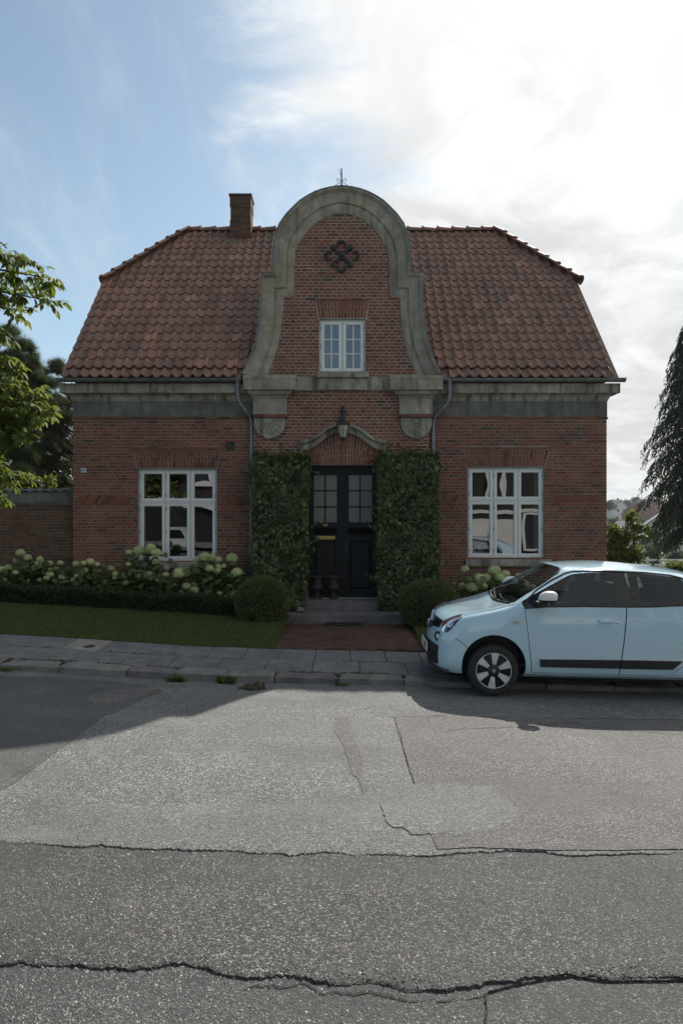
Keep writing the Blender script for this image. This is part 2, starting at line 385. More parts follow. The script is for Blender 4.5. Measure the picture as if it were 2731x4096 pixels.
M['asph_spot'] = asphalt('asphalt_spot', .140, .245, 120, 1.1, (.98,1.0,.98), .5)
M['asph_spot2'] = asphalt('asphalt_mend', .100, .232, 105, 1.6, (.99,1.0,.97), .75)
M['tar'] = plain('crack_dirt', (.022,.020,.018), .9, var=.4, vscale=30)
def soilmat(name, c1, c2, c3):
    m, t, p, o = nodemat(name); N = NT(t)
    c = N.mix(N.rng(N.noise(1.2, 6, .65), .35, .65), c1, c2); c = N.mix(N.rng(N.noise(22, 6, .7), .45, .7, 0, .8), c, c3)
    t.links.new(c, p.inputs['Base Color']); p.inputs['Roughness'].default_value = .95; p.inputs['Specular IOR Level'].default_value = .1
    t.links.new(N.bump(N.noise(40, 6, .7), .8, .02), p.inputs['Normal']); return m
M['turf'] = soilmat('turf', (.045,.065,.020), (.075,.090,.030), (.030,.040,.014))
M['soil'] = soilmat('soil', (.045,.035,.026), (.07,.055,.04), (.025,.02,.016))
M['hill'] = soilmat('hillside', (.05,.075,.03), (.075,.10,.04), (.035,.055,.025))

def sheet(name, xs, ys, zf, mat, **t):
    X, Y = np.meshgrid(xs, ys); Z = zf(X, Y)
    b = MB(); b.grid([[(float(X[i,j]), float(Y[i,j]), float(Z[i,j])) for j in range(len(xs))] for i in range(len(ys))])
    return b.build(name, mat, smooth=180, kind='structure', **t)
def spread(lo, hi, n0, a, b, fine): return np.unique(np.concatenate([np.linspace(lo, a, n0), np.arange(a, b, fine), np.linspace(b, hi, n0)]))
sheet('ground', spread(-700, 700, 14, -14, 14, 1.0), np.unique(np.concatenate([np.linspace(-160, -4, 6), np.arange(-4, 26, .5), np.geomspace(26, 1500, 26)])), ground_z, M['hill'])
RX = spread(-60, 60, 5, -8, 8, .25)
RY = np.arange(-4.0, KERB+.06, .25); RY[-1] = KERB + .05
LOWC, LOWA = -.027, -.011                        # worn foreground lies lower than the newer layers
road = sheet('road', RX, RY, lambda x, y: road_z(x, y) + LOWC, M['asph_grey'])

def ragged(pts, amp, step=14):
    """px polyline, resampled and jittered"""
    out = []; sd = random.random()*100
    from mathutils import noise as mn_
    for (x0,y0),(x1,y1) in zip(pts[:-1], pts[1:]):
        n = max(1, int(math.hypot(x1-x0, y1-y0)/step))
        for k in range(n):
            t = k/n; X_, Y_ = x0+(x1-x0)*t, y0+(y1-y0)*t; q_ = Vector((X_*.012, Y_*.012, sd)); q2 = Vector((X_*.05, Y_*.05, sd)); out.append((X_ + amp*(1.6*mn_.noise(q_) + .7*mn_.noise(q2)), Y_ + amp*(1.3*mn_.noise(q_+Vector((9,4,2))) + .8*mn_.noise(q2+Vector((5,1,7))))))
    out.append(pts[-1]); return out
def patch(name, px, mat, lift, amp=5, step=16):
    px = ragged(px + [px[0]], amp, step)[:-1]
    bm = bmesh.new(); vs = [bm.verts.new((*hit(x, y)[:2], 0)) for x, y in px]
    es = [bm.edges.new((vs[i], vs[(i+1) % len(vs)])) for i in range(len(vs))]
    bmesh.ops.triangle_fill(bm, edges=es, use_beauty=True, use_dissolve=False)
    for _ in range(5):
        le = [e for e in bm.edges if e.calc_length() > .30 and not e.is_boundary]
        if not le: break
        bmesh.ops.subdivide_edges(bm, edges=le, cuts=1); bmesh.ops.triangulate(bm, faces=bm.faces[:])
    for v in bm.verts: v.co.z = float(road_z(v.co.x, v.co.y)) + lift
    for f in bm.faces:
        if f.normal.z < 0: f.normal_flip()
    # short skirt so that the edge of the layer has a thickness
    be = [e for e in bm.edges if e.is_boundary]; r = bmesh.ops.extrude_edge_only(bm, edges=be)
    for v in [g for g in r['geom'] if isinstance(g, bmesh.types.BMVert)]: v.co.z -= lift + .01
    b = MB(); b.bm(bm); return b.build(name, mat, kind='structure')
def S5(x, y): return (x*1.7417, 2700 + y*1.7417)
C1 = [S5(*p) for p in [(-70,383),(0,385),(75,386),(150,390),(230,392),(300,398),(380,400),(450,402),(520,404),(600,408),(660,411),(720,410),(745,407),(850,412),(1000,412),(1060,408),(1100,405),(1180,403),(1230,404),(1270,411),(1350,412),(1420,410),(1568,408),(1640,406)]]
C2 = [S5(*p) for p in [(-60,658),(0,660),(80,662),(150,663),(230,668),(300,675),(370,664),(430,662),(500,680),(560,695),(600,690),(640,690),(700,690),(730,705),(800,708),(850,702),(900,715),(970,725),(1040,722),(1100,712),(1160,700),(1200,695),(1240,690),(1300,682),(1360,690),(1400,694),(1480,690),(1568,690),(1630,688)]]
def edge_line(px, amp, lift):
    pts = sorted((hit(x, y, lambda a, b: road_z(a, b)+lift)[:2] for x, y in ragged(px, amp, 5)), key=lambda p: p[0])
    xs = np.array([p[0] for p in pts]); ys = np.array([p[1] for p in pts]) + rng.normal(0, .0028, len(pts))
    X = np.concatenate([[-60,-20,-8], np.arange(xs[0], xs[-1], .007), [8,20,60]]); return X, np.interp(X, xs, ys)
def layer(name, X, Y0, Y1, lift, drop, mat, nv, step):
    rws = []
    rws.append([(float(x), float(y)-.003*random.random(), float(road_z(x, y))+lift-drop) for x, y in zip(X, Y0)])
    from mathutils import noise as mn_
    wear = [max(0.0, min(.85, .28 + 1.1*mn_.noise(Vector((x*1.7, lift*90, 3.3))) + .5*mn_.noise(Vector((x*9, lift*90, 1.3)))))*step for x in X]
    rws.append([(float(x), float(y)+.002, float(road_z(x, y))+lift-.004*random.random()-w_) for x, y, w_ in zip(X, Y0, wear)])
    rws.append([(float(x), float(y)+.010+.01*random.random(), float(road_z(x, y))+lift-.002*random.random()-w_*.55) for x, y, w_ in zip(X, Y0, wear)])
    for k in range(1, nv+1):
        t = (k/nv)**2 if nv > 3 else k/nv
        rws.append([(float(x), float(a+.045+(b_-a-.045)*t) if k else 0, float(road_z(x, a+.045+(b_-a-.045)*t))+lift) for x, a, b_ in zip(X, Y0, Y1)])
    b = MB(); b.grid(rws); return b.build(name, mat, kind='structure')
X1, Y1_ = edge_line(C1, 6, 0); X2, Y2_ = edge_line(C2, 9, LOWA)
layer('asphalt_layer', X1, Y1_, np.full(len(X1), KERB+.05), 0, .03, M['asph_light'], 22, .011)
layer('asphalt_layer', X2, Y2_, np.interp(X2, X1, Y1_)+.05, LOWA, .03, M['asph_coarse'], 5, .016)
patch('asphalt_patch', [S5(*p) for p in [(1118,722),(1240,694),(1310,686),(1400,698),(1640,694),(1640,880),(1120,880),(1112,800)]], M['asph_coarse'], LOWC+.006, 3, 12)
patch('asphalt_patch', [S5(*p) for p in [(908,97),(1100,96),(1300,101),(1640,104),(1640,400),(1420,404),(1270,404),(1100,398),(1005,402),(985,360),(962,290),(948,245),(930,180),(912,130)]], M['asph_brown'], .005, 1.6, 14)
patch('asphalt_patch', [S5(*p) for p in [(872,300),(905,268),(960,252),(1050,250),(1120,262),(1160,285),(1190,320),(1170,345),(1110,362),(1030,372),(950,366),(905,350),(880,325)]], M['asph_spot2'], .0065, 18, 7)
patch('asphalt_patch', [S5(*p) for p in [(-60,300),(0,268),(60,228),(110,190),(170,145),(232,98),(300,70),(372,40),(330,24),(200,10),(60,4),(-60,0)]], M['asph_dark'], .005, 4, 14)
patch('asphalt_patch', [(340,2790),(420,2768),(520,2755),(600,2752),(640,2760),(560,2790),(480,2815),(400,2818),(350,2808)], M['asph_brown'], .009, 6, 10)
patch('asphalt_patch', [S5(*p) for p in [(768,100),(800,96),(815,150),(835,190),(825,240),(850,262),(838,275),(806,225),(790,170),(775,140)]], M['asph_brown'], .004, 8, 8)
if False: patch('asphalt_patch', [S5(*p) for p in [(720,335),(740,330),(765,338),(760,348),(735,350)]], M['asph_dark'], .005, 4, 9)
if False: patch('asphalt_patch', [S5(*p) for p in [(40,395),(110,393),(205,404),(215,420),(160,432),(80,424),(50,410)]], M['asph_brown'], LOWA+.003, 8, 9)
def crack(name, px, w, lift, amp=4, step=9, wmin=.2):
    px = ragged(px, amp, step); L = []; R = []
    ww = w
    for i, (x, y) in enumerate(px):
        ww = max(w*wmin, min(w*2.0, ww + random.gauss(0, w*.28)))
        X, Y, Z = hit(x, y); X2, Y2, _ = hit(x+2, y)
        L.append((X, Y + ww/2, float(road_z(X, Y+ww/2)) + lift)); R.append((X, Y - ww/2, float(road_z(X, Y-ww/2)) + lift))
    b = MB(); b.grid([R, L]); return b.build(name, M['tar'], kind='structure')
crack('road_crack', [(x, y+22) for x, y in C2[9:26]], .010, LOWC+.0025, 14, 6, .05)
crack('road_crack', [S5(*p) for p in [(908,97),(1000,96),(1100,97),(1250,101),(1400,103),(1640,106)]], .007, .0065, 3, 8, .1)
def crack_v(px, w, lift, amp=3):
    px = ragged(px, amp, 8); L = []; R = []
    for x, y in px:
        ww = w*random.uniform(.3, 1.5); X, Y, Z = hit(x, y); L.append((X-ww/2, Y, Z+lift)); R.append((X+ww/2, Y, Z+lift))
    b = MB(); b.grid([L, R]); return b.build('road_crack', M['tar'], kind='structure')
crack_v([S5(*p) for p in [(905,98),(920,150),(938,210),(952,256)]], .008, .0065)
crack_v([S5(*p) for p in [(1113,720),(1118,760),(1112,810)]], .007, LOWC+.0085)
if False: crack_v([S5(*p) for p in [(868,292),(885,325),(905,352),(945,368)]], .008, .0100)
if False: crack('road_crack', [S5(*p) for p in [(905,352),(960,368),(1030,375),(1110,364),(1200,352)]], .008, .0100, 5, 8, .05)
crack('road_crack', [S5(*p) for p in [(1010,132),(1060,126),(1110,124),(1200,122),(1300,112),(1420,128),(1568,140)]], .005, .0065, 4, 8, .05)
crack('road_crack', [S5(*p) for p in [(0,255),(60,215),(110,186),(170,141),(232,95)]], .007, .0062, 5, 8, .1)
# loose and half buried chippings in the worn foreground
CHIP = ([(1,0,-.2),(.3,.9,-.2),(-.8,.6,-.2),(-.8,-.6,-.2),(.3,-.9,-.2),(.35,.25,.7),(-.4,.1,.8),(0,-.4,.65)],
        [(0,1,5),(1,2,6,5),(2,3,6),(3,4,7,6),(4,0,5,7),(5,6,7)])
n = 22000
yy = 2.75 + 2.3*rng.random(n)**1.5; xx = (rng.random(n)*2-1)*.56*yy
keep = (yy < 4.25) | (rng.random(n) < .35); xx, yy = xx[keep], yy[keep]; n = len(xx)
P = np.stack([xx, yy, road_z(xx, yy) + np.where(yy < np.interp(xx, X2, Y2_), LOWC, np.where(yy < np.interp(xx, X1, Y1_), LOWA, 0)) + .0008], 1); ang = rng.random(n)*6.28
R = np.zeros((n,3,3)); R[:,0,0] = np.cos(ang); R[:,0,1] = -np.sin(ang); R[:,1,0] = np.sin(ang); R[:,1,1] = np.cos(ang); R[:,2,2] = 1
S = (.0016 + .0050*rng.random(n)**3)[:,None]*np.array([[1,1,.9]])*(.7+.6*rng.random((n,3)))
mm, t_, p_, o_ = nodemat('chippings'); N_ = NT(t_)
t_.links.new(N_.ramp(N_.rnd(), [(0,(.07,.068,.064)),(.4,(.15,.145,.135)),(.75,(.27,.255,.235)),(.92,(.42,.39,.35)),(1,(.55,.52,.48))]), p_.inputs['Base Color']); p_.inputs['Roughness'].default_value = .6
inst('chippings', scatter_mesh('chippings', *CHIP, P, R, S, mm), kind='stuff')

# pavement: base bed + slabs; kerb: single granite stones
bed = sheet('pavement', np.concatenate([[-40], np.arange(-14, 14.1, .5), [40]]), np.array([KERB+.1, 9.2, 10.03]), lambda x, y: pav_z(x, y) - .02, M['soil'])
def slab(x0, x1, y0, y1, zf, mat, parent, name, th=.05, bev=.006, dz=0, tilt=0):
    c = [(x0,y0),(x1,y0),(x1,y1),(x0,y1)]; mxx, myy = (x0+x1)/2, (y0+y1)/2
    b = MB(); vs = []
    for ins, zo in ((bev, 0), (0, -bev), (0, -th)):
        for x, y in c:
            X = x + (ins if x < mxx else -ins); Y = y + (ins if y < myy else -ins)
            vs.append((X, Y, float(zf(x, y)) + zo + dz + tilt*(x-mxx)))
    b.add(vs, [(0,1,2,3)] + [(4+i, 4+(i+1)%4, (i+1)%4, i) for i in range(4)] + [(8+i, 8+(i+1)%4, 4+(i+1)%4, 4+i) for i in range(4)])
    return b.build(name, mat, parent)
# front and back row of slabs have their own widths and a skewed joint
x = -7.2
while x < 7.5:
    slab(x+.004, x+.616, 8.745, 9.352, pav_z, M['slab'], bed, 'paving_slab', dz=random.gauss(0,.0015), tilt=random.gauss(0,.002)); x += .62
x = -7.33; k = 0
while x < 7.5:
    wd = .497
    light = abs(x - (-3.88)) < .25
    o = slab(x+.004, x+wd-.004, 9.360, 10.02, pav_z, M['slab_light'] if light else M['slab'], bed, 'paving_slab', dz=random.gauss(0,.0015), tilt=random.gauss(0,.002))
    if light:
        c = MB(); z = float(pav_z(x+.3, 9.6)); c.lathe([(.0,0),(.075,0),(.085,.004),(.09,.002),(.0,.001)], (x+.30, 9.58, z+.003), n=20)
        o['label'] = 'paler paving slab with a small round iron cap'
        c.build('inspection_cap', M['iron'], bed, smooth=40, label='small round iron cap set in the pale slab')
    x += wd
kerb = MB(); kerb.grid([[(X_, KERB+.03, float(B(X_))-.08) for X_ in np.arange(-14,14.1,1)], [(X_, KERB+.2, float(B(X_))-.08) for X_ in np.arange(-14,14.1,1)]])
kerb = kerb.build('kerb', M['soil'], kind='structure')
KX = [-7.9,-6.9,-6.0,-5.1,-4.25,-3.52,-2.68,-2.07,-1.44,-.84,-.04,.775,1.62,2.55,3.40,4.28,5.2,6.1,7.0,7.9]
for i, (a, b_) in enumerate(zip(KX[:-1], KX[1:])):
    bm = bmesh.new(); bmesh.ops.create_grid(bm, x_segments=10, y_segments=3, size=.5)
    geo = bm.faces[:]; r = bmesh.ops.extrude_face_region(bm, geom=geo)
    for v in [g for g in r['geom'] if isinstance(g, bmesh.types.BMVert)]: v.co.z = 1
    dz = random.gauss(0, .008); dy = random.gauss(0, .012); tl = random.gauss(0, .006)
    for v in bm.verts:
        X = a + .006 + (v.co.x+.5)*(b_-a-.012); Y = KERB + dy + (v.co.y+.5)*(.235-dy)
        top = v.co.z > .5; Z = float(B(X)) + (.085 + .02*(v.co.y+.5)*.2 + dz + tl*v.co.x if top else -.10)
        e = abs(v.co.x) > .49; f = v.co.y < -.49
        if top and (e or f): Z -= .012 + random.random()*.008
        if f: Y += random.gauss(0, .006) + (.012 if top else 0)
        if top: Z += random.gauss(0, .002)
        v.co = (X, Y, Z)
    bmesh.ops.recalc_face_normals(bm, faces=bm.faces[:])
    m_ = MB(); m_.bm(bm); m_.build('kerb_stone', M['kerb'] if i % 3 else M['granite'], kerb, smooth=50)

# brick path in herringbone
PX0, PX1, PY0, PY1 = -1.0, 1.26, 10.04, 12.70
pathb = MB(); pathb.grid([[(X_, Y_, float(path_z(X_, Y_))-.012) for X_ in (PX0, 0, PX1)] for Y_ in (PY0-.01, 11.3, PY1)])
pathb = pathb.build('garden_path', M['soil'], kind='structure')
def pave_mesh(L, Wd):
    b = MB(); g = .004; vs = []
    for ins, z in ((.006, .002), (0, -.005), (0, -.05)):
        vs += [(-L/2+g+ins,-Wd/2+g+ins,z),(L/2-g-ins,-Wd/2+g+ins,z),(L/2-g-ins,Wd/2-g-ins,z),(-L/2+g+ins,Wd/2-g-ins,z)]
    b.add(vs, [(0,1,2,3)] + [(4+i, 4+(i+1)%4, (i+1)%4, i) for i in range(4)] + [(8+i, 8+(i+1)%4, 4+(i+1)%4, 4+i) for i in range(4)])
    return b.mesh('paver', M['paver'])
pvm = pave_mesh(.224, .112); u = .112
cells = []
for ix in range(-45, 46):
    for iy in range(-45, 46):
        c = (ix - iy) % 4
        if c == 0: cx_, cy_, a = (ix+1)*u, (iy+.5)*u, 0
        elif c == 3: cx_, cy_, a = (ix+.5)*u, (iy+1)*u, math.pi/2
        else: continue
        X = (cx_-cy_)*.70711 + .1; Y = (cx_+cy_)*.70711 + 11.4
        if PX0+.02 < X < PX1-.02 and PY0+.045 < Y < PY1-.02: cells.append((Y, X, a + math.pi/4))
cells.sort()
for Y, X, a in cells[:300]:
    inst('paving_brick', pvm, pathb, Matrix.Translation((X, Y, float(path_z(X, Y)) + random.gauss(0,.0022))) @ Matrix.Rotation(a, 4, 'Z') @ Matrix.Rotation(random.gauss(0,.008), 4, 'X'))
print('path bricks', len(cells))

# lawn sheets and grass
def lawn(name, x0, x1, y0, y1, n, mat):
    s = sheet(name, np.linspace(x0, x1, 30), np.linspace(y0, y1, 12), lambda x, y: lawn_z(x, y), mat); return s
lawn('lawn', -14, PX0-.005, 10.035, 13.70, 0, M['turf']); lawn('lawn', PX1+.005, 14, 10.035, 13.70, 0, M['turf'])
def grass(x0, x1, y0, y1, n, mat, label, h=.05):
    xx = x0 + (x1-x0)*rng.random(n); yy = y0 + (y1-y0)*rng.random(n)
    P = np.stack([xx, yy, lawn_z(xx, yy) - .004], 1)
    d = np.stack([rng.normal(0,.55,n), rng.normal(0,.55,n), np.ones(n)], 1); R = rot_mats(d, rand_dirs(n))
    S = np.stack([.010+.008*rng.random(n), h*(.35+.65*rng.random(n)), np.ones(n)*.02], 1)
    me = scatter_mesh('grass', [(-.5,0,0),(.5,0,0),(.15,.6,.2),(0,1,.6)], [(0,1,2),(0,2,3)], P, R, S, mat)
    return inst('grass', me, label=label, cat='grass', kind='stuff')
def moss():
    n = 2600; x = rng.uniform(-5.2, 5.2, n); row = rng.random(n); y = np.where(row < .7, KERB+.238+rng.normal(0,.006,n), 9.356+rng.normal(0,.004,n))
    from mathutils import noise as mn_
    k = np.array([mn_.noise(Vector((a*1.6, b*3, 0))) for a, b in zip(x, y)]) > -.02; x, y = x[k], y[k]; n = len(x)
    P = np.stack([x, y, pav_z(x, y)-.004], 1); D = np.stack([rng.normal(0,.6,n), rng.normal(-.2,.5,n), np.ones(n)], 1)
    inst('joint_moss', scatter_mesh('joint_moss', *DIAM, P, rot_mats(D, rand_dirs(n)), .012+.016*rng.random(n), M['grass']), label='moss and tiny weeds in the pavement joints', cat='moss', kind='stuff')
M['grass'] = leafmat('grass_blades', [(0,(.050,.072,.020)),(.5,(.085,.115,.032)),(.85,(.125,.145,.048)),(1,(.21,.19,.09))], .6, .3)
moss()
grass(-7.2, PX0+.04, 10.02, 12.75, 52000, M['grass'], 'short mown lawn left of the brick path', .042)
N_ = NT(M['grass'].node_tree); pb_ = [q for q in M['grass'].node_tree.nodes if q.type == 'BSDF_PRINCIPLED'][0]
src = pb_.inputs['Base Color'].links[0].from_socket
M['grass'].node_tree.links.new(N_.mix(N_.rng(N_.noise(1.3, 5, .65), .46, .70, 0, .5), src, (.105,.085,.038)), pb_.inputs['Base Color'])
grass(PX1-.03, 5.2, 10.02, 12.9, 22000, M['grass'], 'short grass right of the brick path behind the car', .048)
# ------------------------------------------------------------------ the house
YF, YB = 13.75, 13.62                                  # wing facade, projecting middle bay
def fx(x): return (x-CX)*YF/F
def fz(y): return EYE + (CY-y)*YF/F
def bx(x): return (x-CX)*YB/F
def bz(y): return EYE + (CY-y)*YB/F
house = thing('brick_house', (0, YF, .1), 'red brick villa with curved stone gable, tiled half-hipped roof and black double door', 'house')
XL, XR, BAY = fx(290), fx(2427), 1.765
CRS, JNT, HP = .0642, .0115, .1168

BR = {'mass': [], 'single': []}
def brick_quad(q, y, store, depth=.06, bev=.004, jit=True):
    """q: four (x,z) corners counter-clockwise from lower left"""
    cx_ = sum(p[0] for p in q)/4; cz_ = sum(p[1] for p in q)/4
    y = y + (max(-.003, min(.003, random.gauss(0, .0018))) if jit else 0)
    def ins(p, e):
        dx = -e if p[0] > cx_ else e; dz = -e if p[1] > cz_ else e; return (p[0]+dx, p[1]+dz)
    o = [ins(p, JNT/2 + (random.random()*.0022 if jit else 0)) for p in q]; i = [ins(p, bev) for p in o]
    vs = [(a, y, c) for a, c in i] + [(a, y+bev, c) for a, c in o] + [(a, y+depth, c) for a, c in o]
    fs = [(0,1,2,3)] + [(4+k, 4+(k+1)%4, (k+1)%4, k) for k in range(4)] + [(8+k, 8+(k+1)%4, 4+(k+1)%4, 4+k) for k in range(4)]
    store.append((vs, fs))
def rows(z0, z1, xl, xr, holes, y, emit, phase=0.0):
    i = 0; z = z0
    while z < z1 - .02:
        za, zb = z, min(z + CRS, z1); zm = (za+zb)/2
        iv = [(xl(zm), xr(zm))]
        for h in holes:
            r = h(zm)
            if r is None: continue
            nv = []
            for a, b in iv:
                if r[1] <= a or r[0] >= b: nv.append((a, b)); continue
                if r[0] > a: nv.append((a, r[0]))
                if r[1] < b: nv.append((r[1], b))
            iv = nv
        head = i % 2 == 0
        for a, b in iv:
            if b - a < .02: continue
            cuts = []
            if head: st, off = HP, 0.0
            else: st, off = HP*2, (HP*.5 if (i//2) % 2 == 0 else HP*1.5)
            off += phase
            k = math.floor((a-off)/st)
            x = k*st + off; cuts = [a]
            while x < b:
                if x > a + .028 and x < b - .028: cuts.append(x + random.gauss(0, .003))
                x += st
            cuts.append(b)
            for p, q in zip(cuts[:-1], cuts[1:]): emit([(p,za),(q,za),(q,zb),(p,zb)], y)
        z += CRS; i += 1
def rect(px0, px1, py0, py1, fxx, fzz, m=0.0):
    x0, x1, zt, zb = fxx(px0)-m, fxx(px1)+m, fzz(py0)+m, fzz(py1)-m
    return lambda z: (x0, x1) if zb < z < zt else None
def trap(xb0, xb1, xt0, xt1, zb, zt):
    return lambda z: (xb0+(xt0-xb0)*(z-zb)/(zt-zb), xb1+(xt1-xb1)*(z-zb)/(zt-zb)) if zb < z < zt else None
def fan(xb0, xb1, zb, xt0, xt1, zt, n, y, emit, ztf=None):
    """soldier bricks splayed over an opening"""
    for k in range(n):
        a, b = k/n, (k+1)/n
        B0, B1 = (xb0+(xb1-xb0)*a, zb), (xb0+(xb1-xb0)*b, zb)
        T0x, T1x = xt0+(xt1-xt0)*a, xt0+(xt1-xt0)*b
        T0, T1 = (T0x, ztf(T0x) if ztf else zt), (T1x, ztf(T1x) if ztf else zt)
        mid = n//2 == k; yy = y - (.018 if mid else 0)
        H = (T0[1]+T1[1])/2 - zb
        if H < .05: continue
        s = .64 if k % 2 else .36
        if H < .28 and not mid and H < .2: emit([B0, B1, T1, T0], yy); continue
        splits = [s] if H < .42 else ([.30, .68] if k % 2 else [.5])
        if mid: splits = [.45]
        prev = (B0, B1)
        for sp in splits + [1.0]:
            L = (B0[0]+(T0[0]-B0[0])*sp, B0[1]+(T0[1]-B0[1])*sp); R_ = (B1[0]+(T1[0]-B1[0])*sp, B1[1]+(T1[1]-B1[1])*sp)
            emit([prev[0], prev[1], R_, L], yy); prev = (L, R_)
def diag(px0, px1, py0, py1, slope, y, emit):
    """band of slanting bricks (one per pitch), clipped to the band"""
    x0, x1, zt, zb = fx(px0), fx(px1), fz(py0), fz(py1)
    run = (zt-zb)*.62*slope; p = .079; x = x0 - abs(run)
    while x < x1 + abs(run):
        g_ = .0068; q = [(x+g_, zb+.006), (x+p-g_, zb+.006), (x+p-g_+run, zt-.006), (x+g_+run, zt-.006)]
        poly = q
        for lim, sg in ((x0+.006, 1), (x1-.006, -1)):       # clip left, then right
            out = []
            for k in range(len(poly)):
                A, Bq = poly[k], poly[(k+1) % len(poly)]; ia = sg*(A[0]-lim) >= 0; ib = sg*(Bq[0]-lim) >= 0
                if ia: out.append(A)
                if ia != ib:
                    t = (lim-A[0])/(Bq[0]-A[0]); out.append((lim, A[1]+(Bq[1]-A[1])*t))
            poly = out
            if len(poly) < 3: break
        if len(poly) >= 3:
            cxp = sum(a for a, b in poly)/len(poly); czp = sum(b for a, b in poly)/len(poly)
            pl = []
            for a, b in poly:                     # shrink for the joint
                pl.append((a, b))
            n = len(pl); vs = [(a, y, b) for a, b in pl] + [(a, y+.06, b) for a, b in pl]
            emit(None, y, (vs, [tuple(range(n))] + [(i+n, (i+1)%n+n, (i+1)%n, i) for i in range(n)]))
        x += p
def emitter(single=False):
    st = BR['single' if single else 'mass']
    def e(q, y, raw=None):
        if raw: st.append(raw)
        else: brick_quad(q, y, st)
    return e
em, es_ = emitter(), emitter(True)

# window openings (photo pixel -> facade plane)
WL, WR, WG = (551,866,1875,2246), (1871,2177,1869,2235), (1276,1461,1275,1489)
ZSTR = fz(1678); ZB0 = -.25
top_course = fz(1678)
hL = [rect(*WL, fx, fz), trap(fx(545), fx(870), fx(533), fx(880), fz(1875), fz(1801)), rect(531,880,1795,1801,fx,fz), rect(312,519,1984,2018,fx,fz), rect(888,993,1984,2018,fx,fz), rect(902,937,1767,1800,fx,fz)]
hR = [rect(*WR, fx, fz), trap(fx(1868), fx(2182), fx(1856), fx(2196), fz(1869), fz(1796)), rect(1854,2198,1788,1796,fx,fz), rect(2210,2406,1977,2013,fx,fz), rect(1761,1845,1977,2013,fx,fz)]
rows(ZB0, ZSTR, lambda z: XL, lambda z: -BAY+.02, hL, YF, em)
rows(ZB0, ZSTR, lambda z: BAY-.02, lambda z: XR, hR, YF, em, .05)
fan(fx(548), fx(869), fz(1872), fx(535), fx(878), fz(1802), 23, YF-.002, es_)
fan(fx(1870), fx(2180), fz(1866), fx(1858), fx(2194), fz(1797), 23, YF-.002, es_)
for (a, b, t_, bo) in ((531,880,1792,1801),(1854,2198,1787,1796)):     # projecting course over each lintel
    n_ = 14
    for k in range(n_): es_([(fx(a+(b-a)*k/n_), fz(bo)), (fx(a+(b-a)*(k+1)/n_), fz(bo)), (fx(a+(b-a)*(k+1)/n_), fz(t_)), (fx(a+(b-a)*k/n_), fz(t_))], YF-.022)
diag(312,519,1984,2018, 1, YF-.004, es_); diag(888,993,1984,2018,-1, YF-.004, es_)
diag(2210,2406,1977,2013,-1, YF-.004, es_); diag(1761,1845,1977,2013,1, YF-.004, es_)
# string course under the frieze (long bricks, slightly proud)
for a0, b0 in ((XL-.02, -BAY+.01), (BAY-.01, XR+.02)):
    n_ = int((b0-a0)/.235)
    for k in range(n_): em([(a0+(b0-a0)*k/n_, fz(1678)), (a0+(b0-a0)*(k+1)/n_, fz(1678)), (a0+(b0-a0)*(k+1)/n_, fz(1667)), (a0+(b0-a0)*k/n_, fz(1667))], YF-.025)

# gable outline: outer and inner edge of the stone band (pixel pairs, left half)
def C2p(x, y): return (960 + x*.5357, 640 + y*.5357)
OUT = [(20,1608),(58,1530),(100,1440),(124,1370),(140,1290),(152,1200),(159,1100),(161,1000),(157,862),(248,856),(247,780),(250,700),(258,630),(272,565),(300,495),(345,430),(400,372),(450,325),(510,287),(560,261),(620,240),(680,226),(757,217)]
INN = [(205,1608),(240,1520),(268,1440),(289,1370),(304,1290),(315,1200),(322,1100),(323,1060),(326,1030),(402,1026),(405,900),(405,790),(408,730),(416,680),(438,628),(470,575),(510,525),(548,490),(590,455),(628,432),(668,414),(710,403),(757,397)]
MIDC = C2p(757, 0)[0]
def halves(P):
    L = [C2p(*p) for p in P]
    Rr = [(2*MIDC - x, y) for x, y in L[::-1][1:]]
    return L + Rr
OP, IP = halves(OUT), halves(INN)
Oxz = [(bx(x), bz(y)) for x, y in OP]; Ixz = [(bx(x), bz(y)) for x, y in IP]
inL = [(z, x) for x, z in Ixz[:len(INN)]]
def gl(z):                                              # left limit of the brick field in the gable
    zs = [a for a, b in inL]; xs = [b for a, b in inL]
    return float(np.interp(z, zs, xs)) - .03
ZG0 = bz(1500)
def bay_l(z): return -BAY if z < ZG0 else gl(z)
def bay_r(z): return BAY if z < ZG0 else -gl(z) - .002
# door hood curve (pixel, left to right)
HT = [(475,553),(520,548),(560,536),(600,512),(640,482),(670,460),(700,444),(740,431),(786,426),(832,431),(872,444),(902,460),(932,482),(972,512),(1012,536),(1052,548),(1097,553)]
HB = [(490,628),(528,620),(562,606),(598,582),(632,556),(662,534),(694,516),(738,501),(786,496),(834,501),(878,516),(910,534),(940,556),(974,582),(1010,606),(1044,620),(1082,628)]
def D5(p): return (940 + p[0]*.5485, 1460 + p[1]*.5485)
HTz = [(bx(D5(p)[0]), bz(D5(p)[1])) for p in HT]; HBz = [(bx(D5(p)[0]), bz(D5(p)[1])) for p in HB]
def hood_b(x): return float(np.interp(x, [p[0] for p in HBz], [p[1] for p in HBz]))
def hood_t(x): return float(np.interp(x, [p[0] for p in HTz], [p[1] for p in HTz]))
DX0, DX1, DZT, DZB = bx(1231), bx(1512), bz(1860), .417
def fan_hole(z):
    if not (DZT < z < hood_t(0)): return None
    xs = np.linspace(HTz[0][0], HTz[-1][0], 160); ok = [x for x in xs if hood_t(x)-.03 > z]
    return (min(ok), max(ok)) if ok else None
hB = [lambda z: (DX0, DX1) if z < DZT else None, fan_hole, rect(*WG, bx, bz), trap(bx(1272), bx(1466), bx(1262), bx(1475), bz(1275), bz(1203)), rect(1258,1477,1196,1203,bx,bz), rect(1170,1560,1506,1561,bx,bz)]
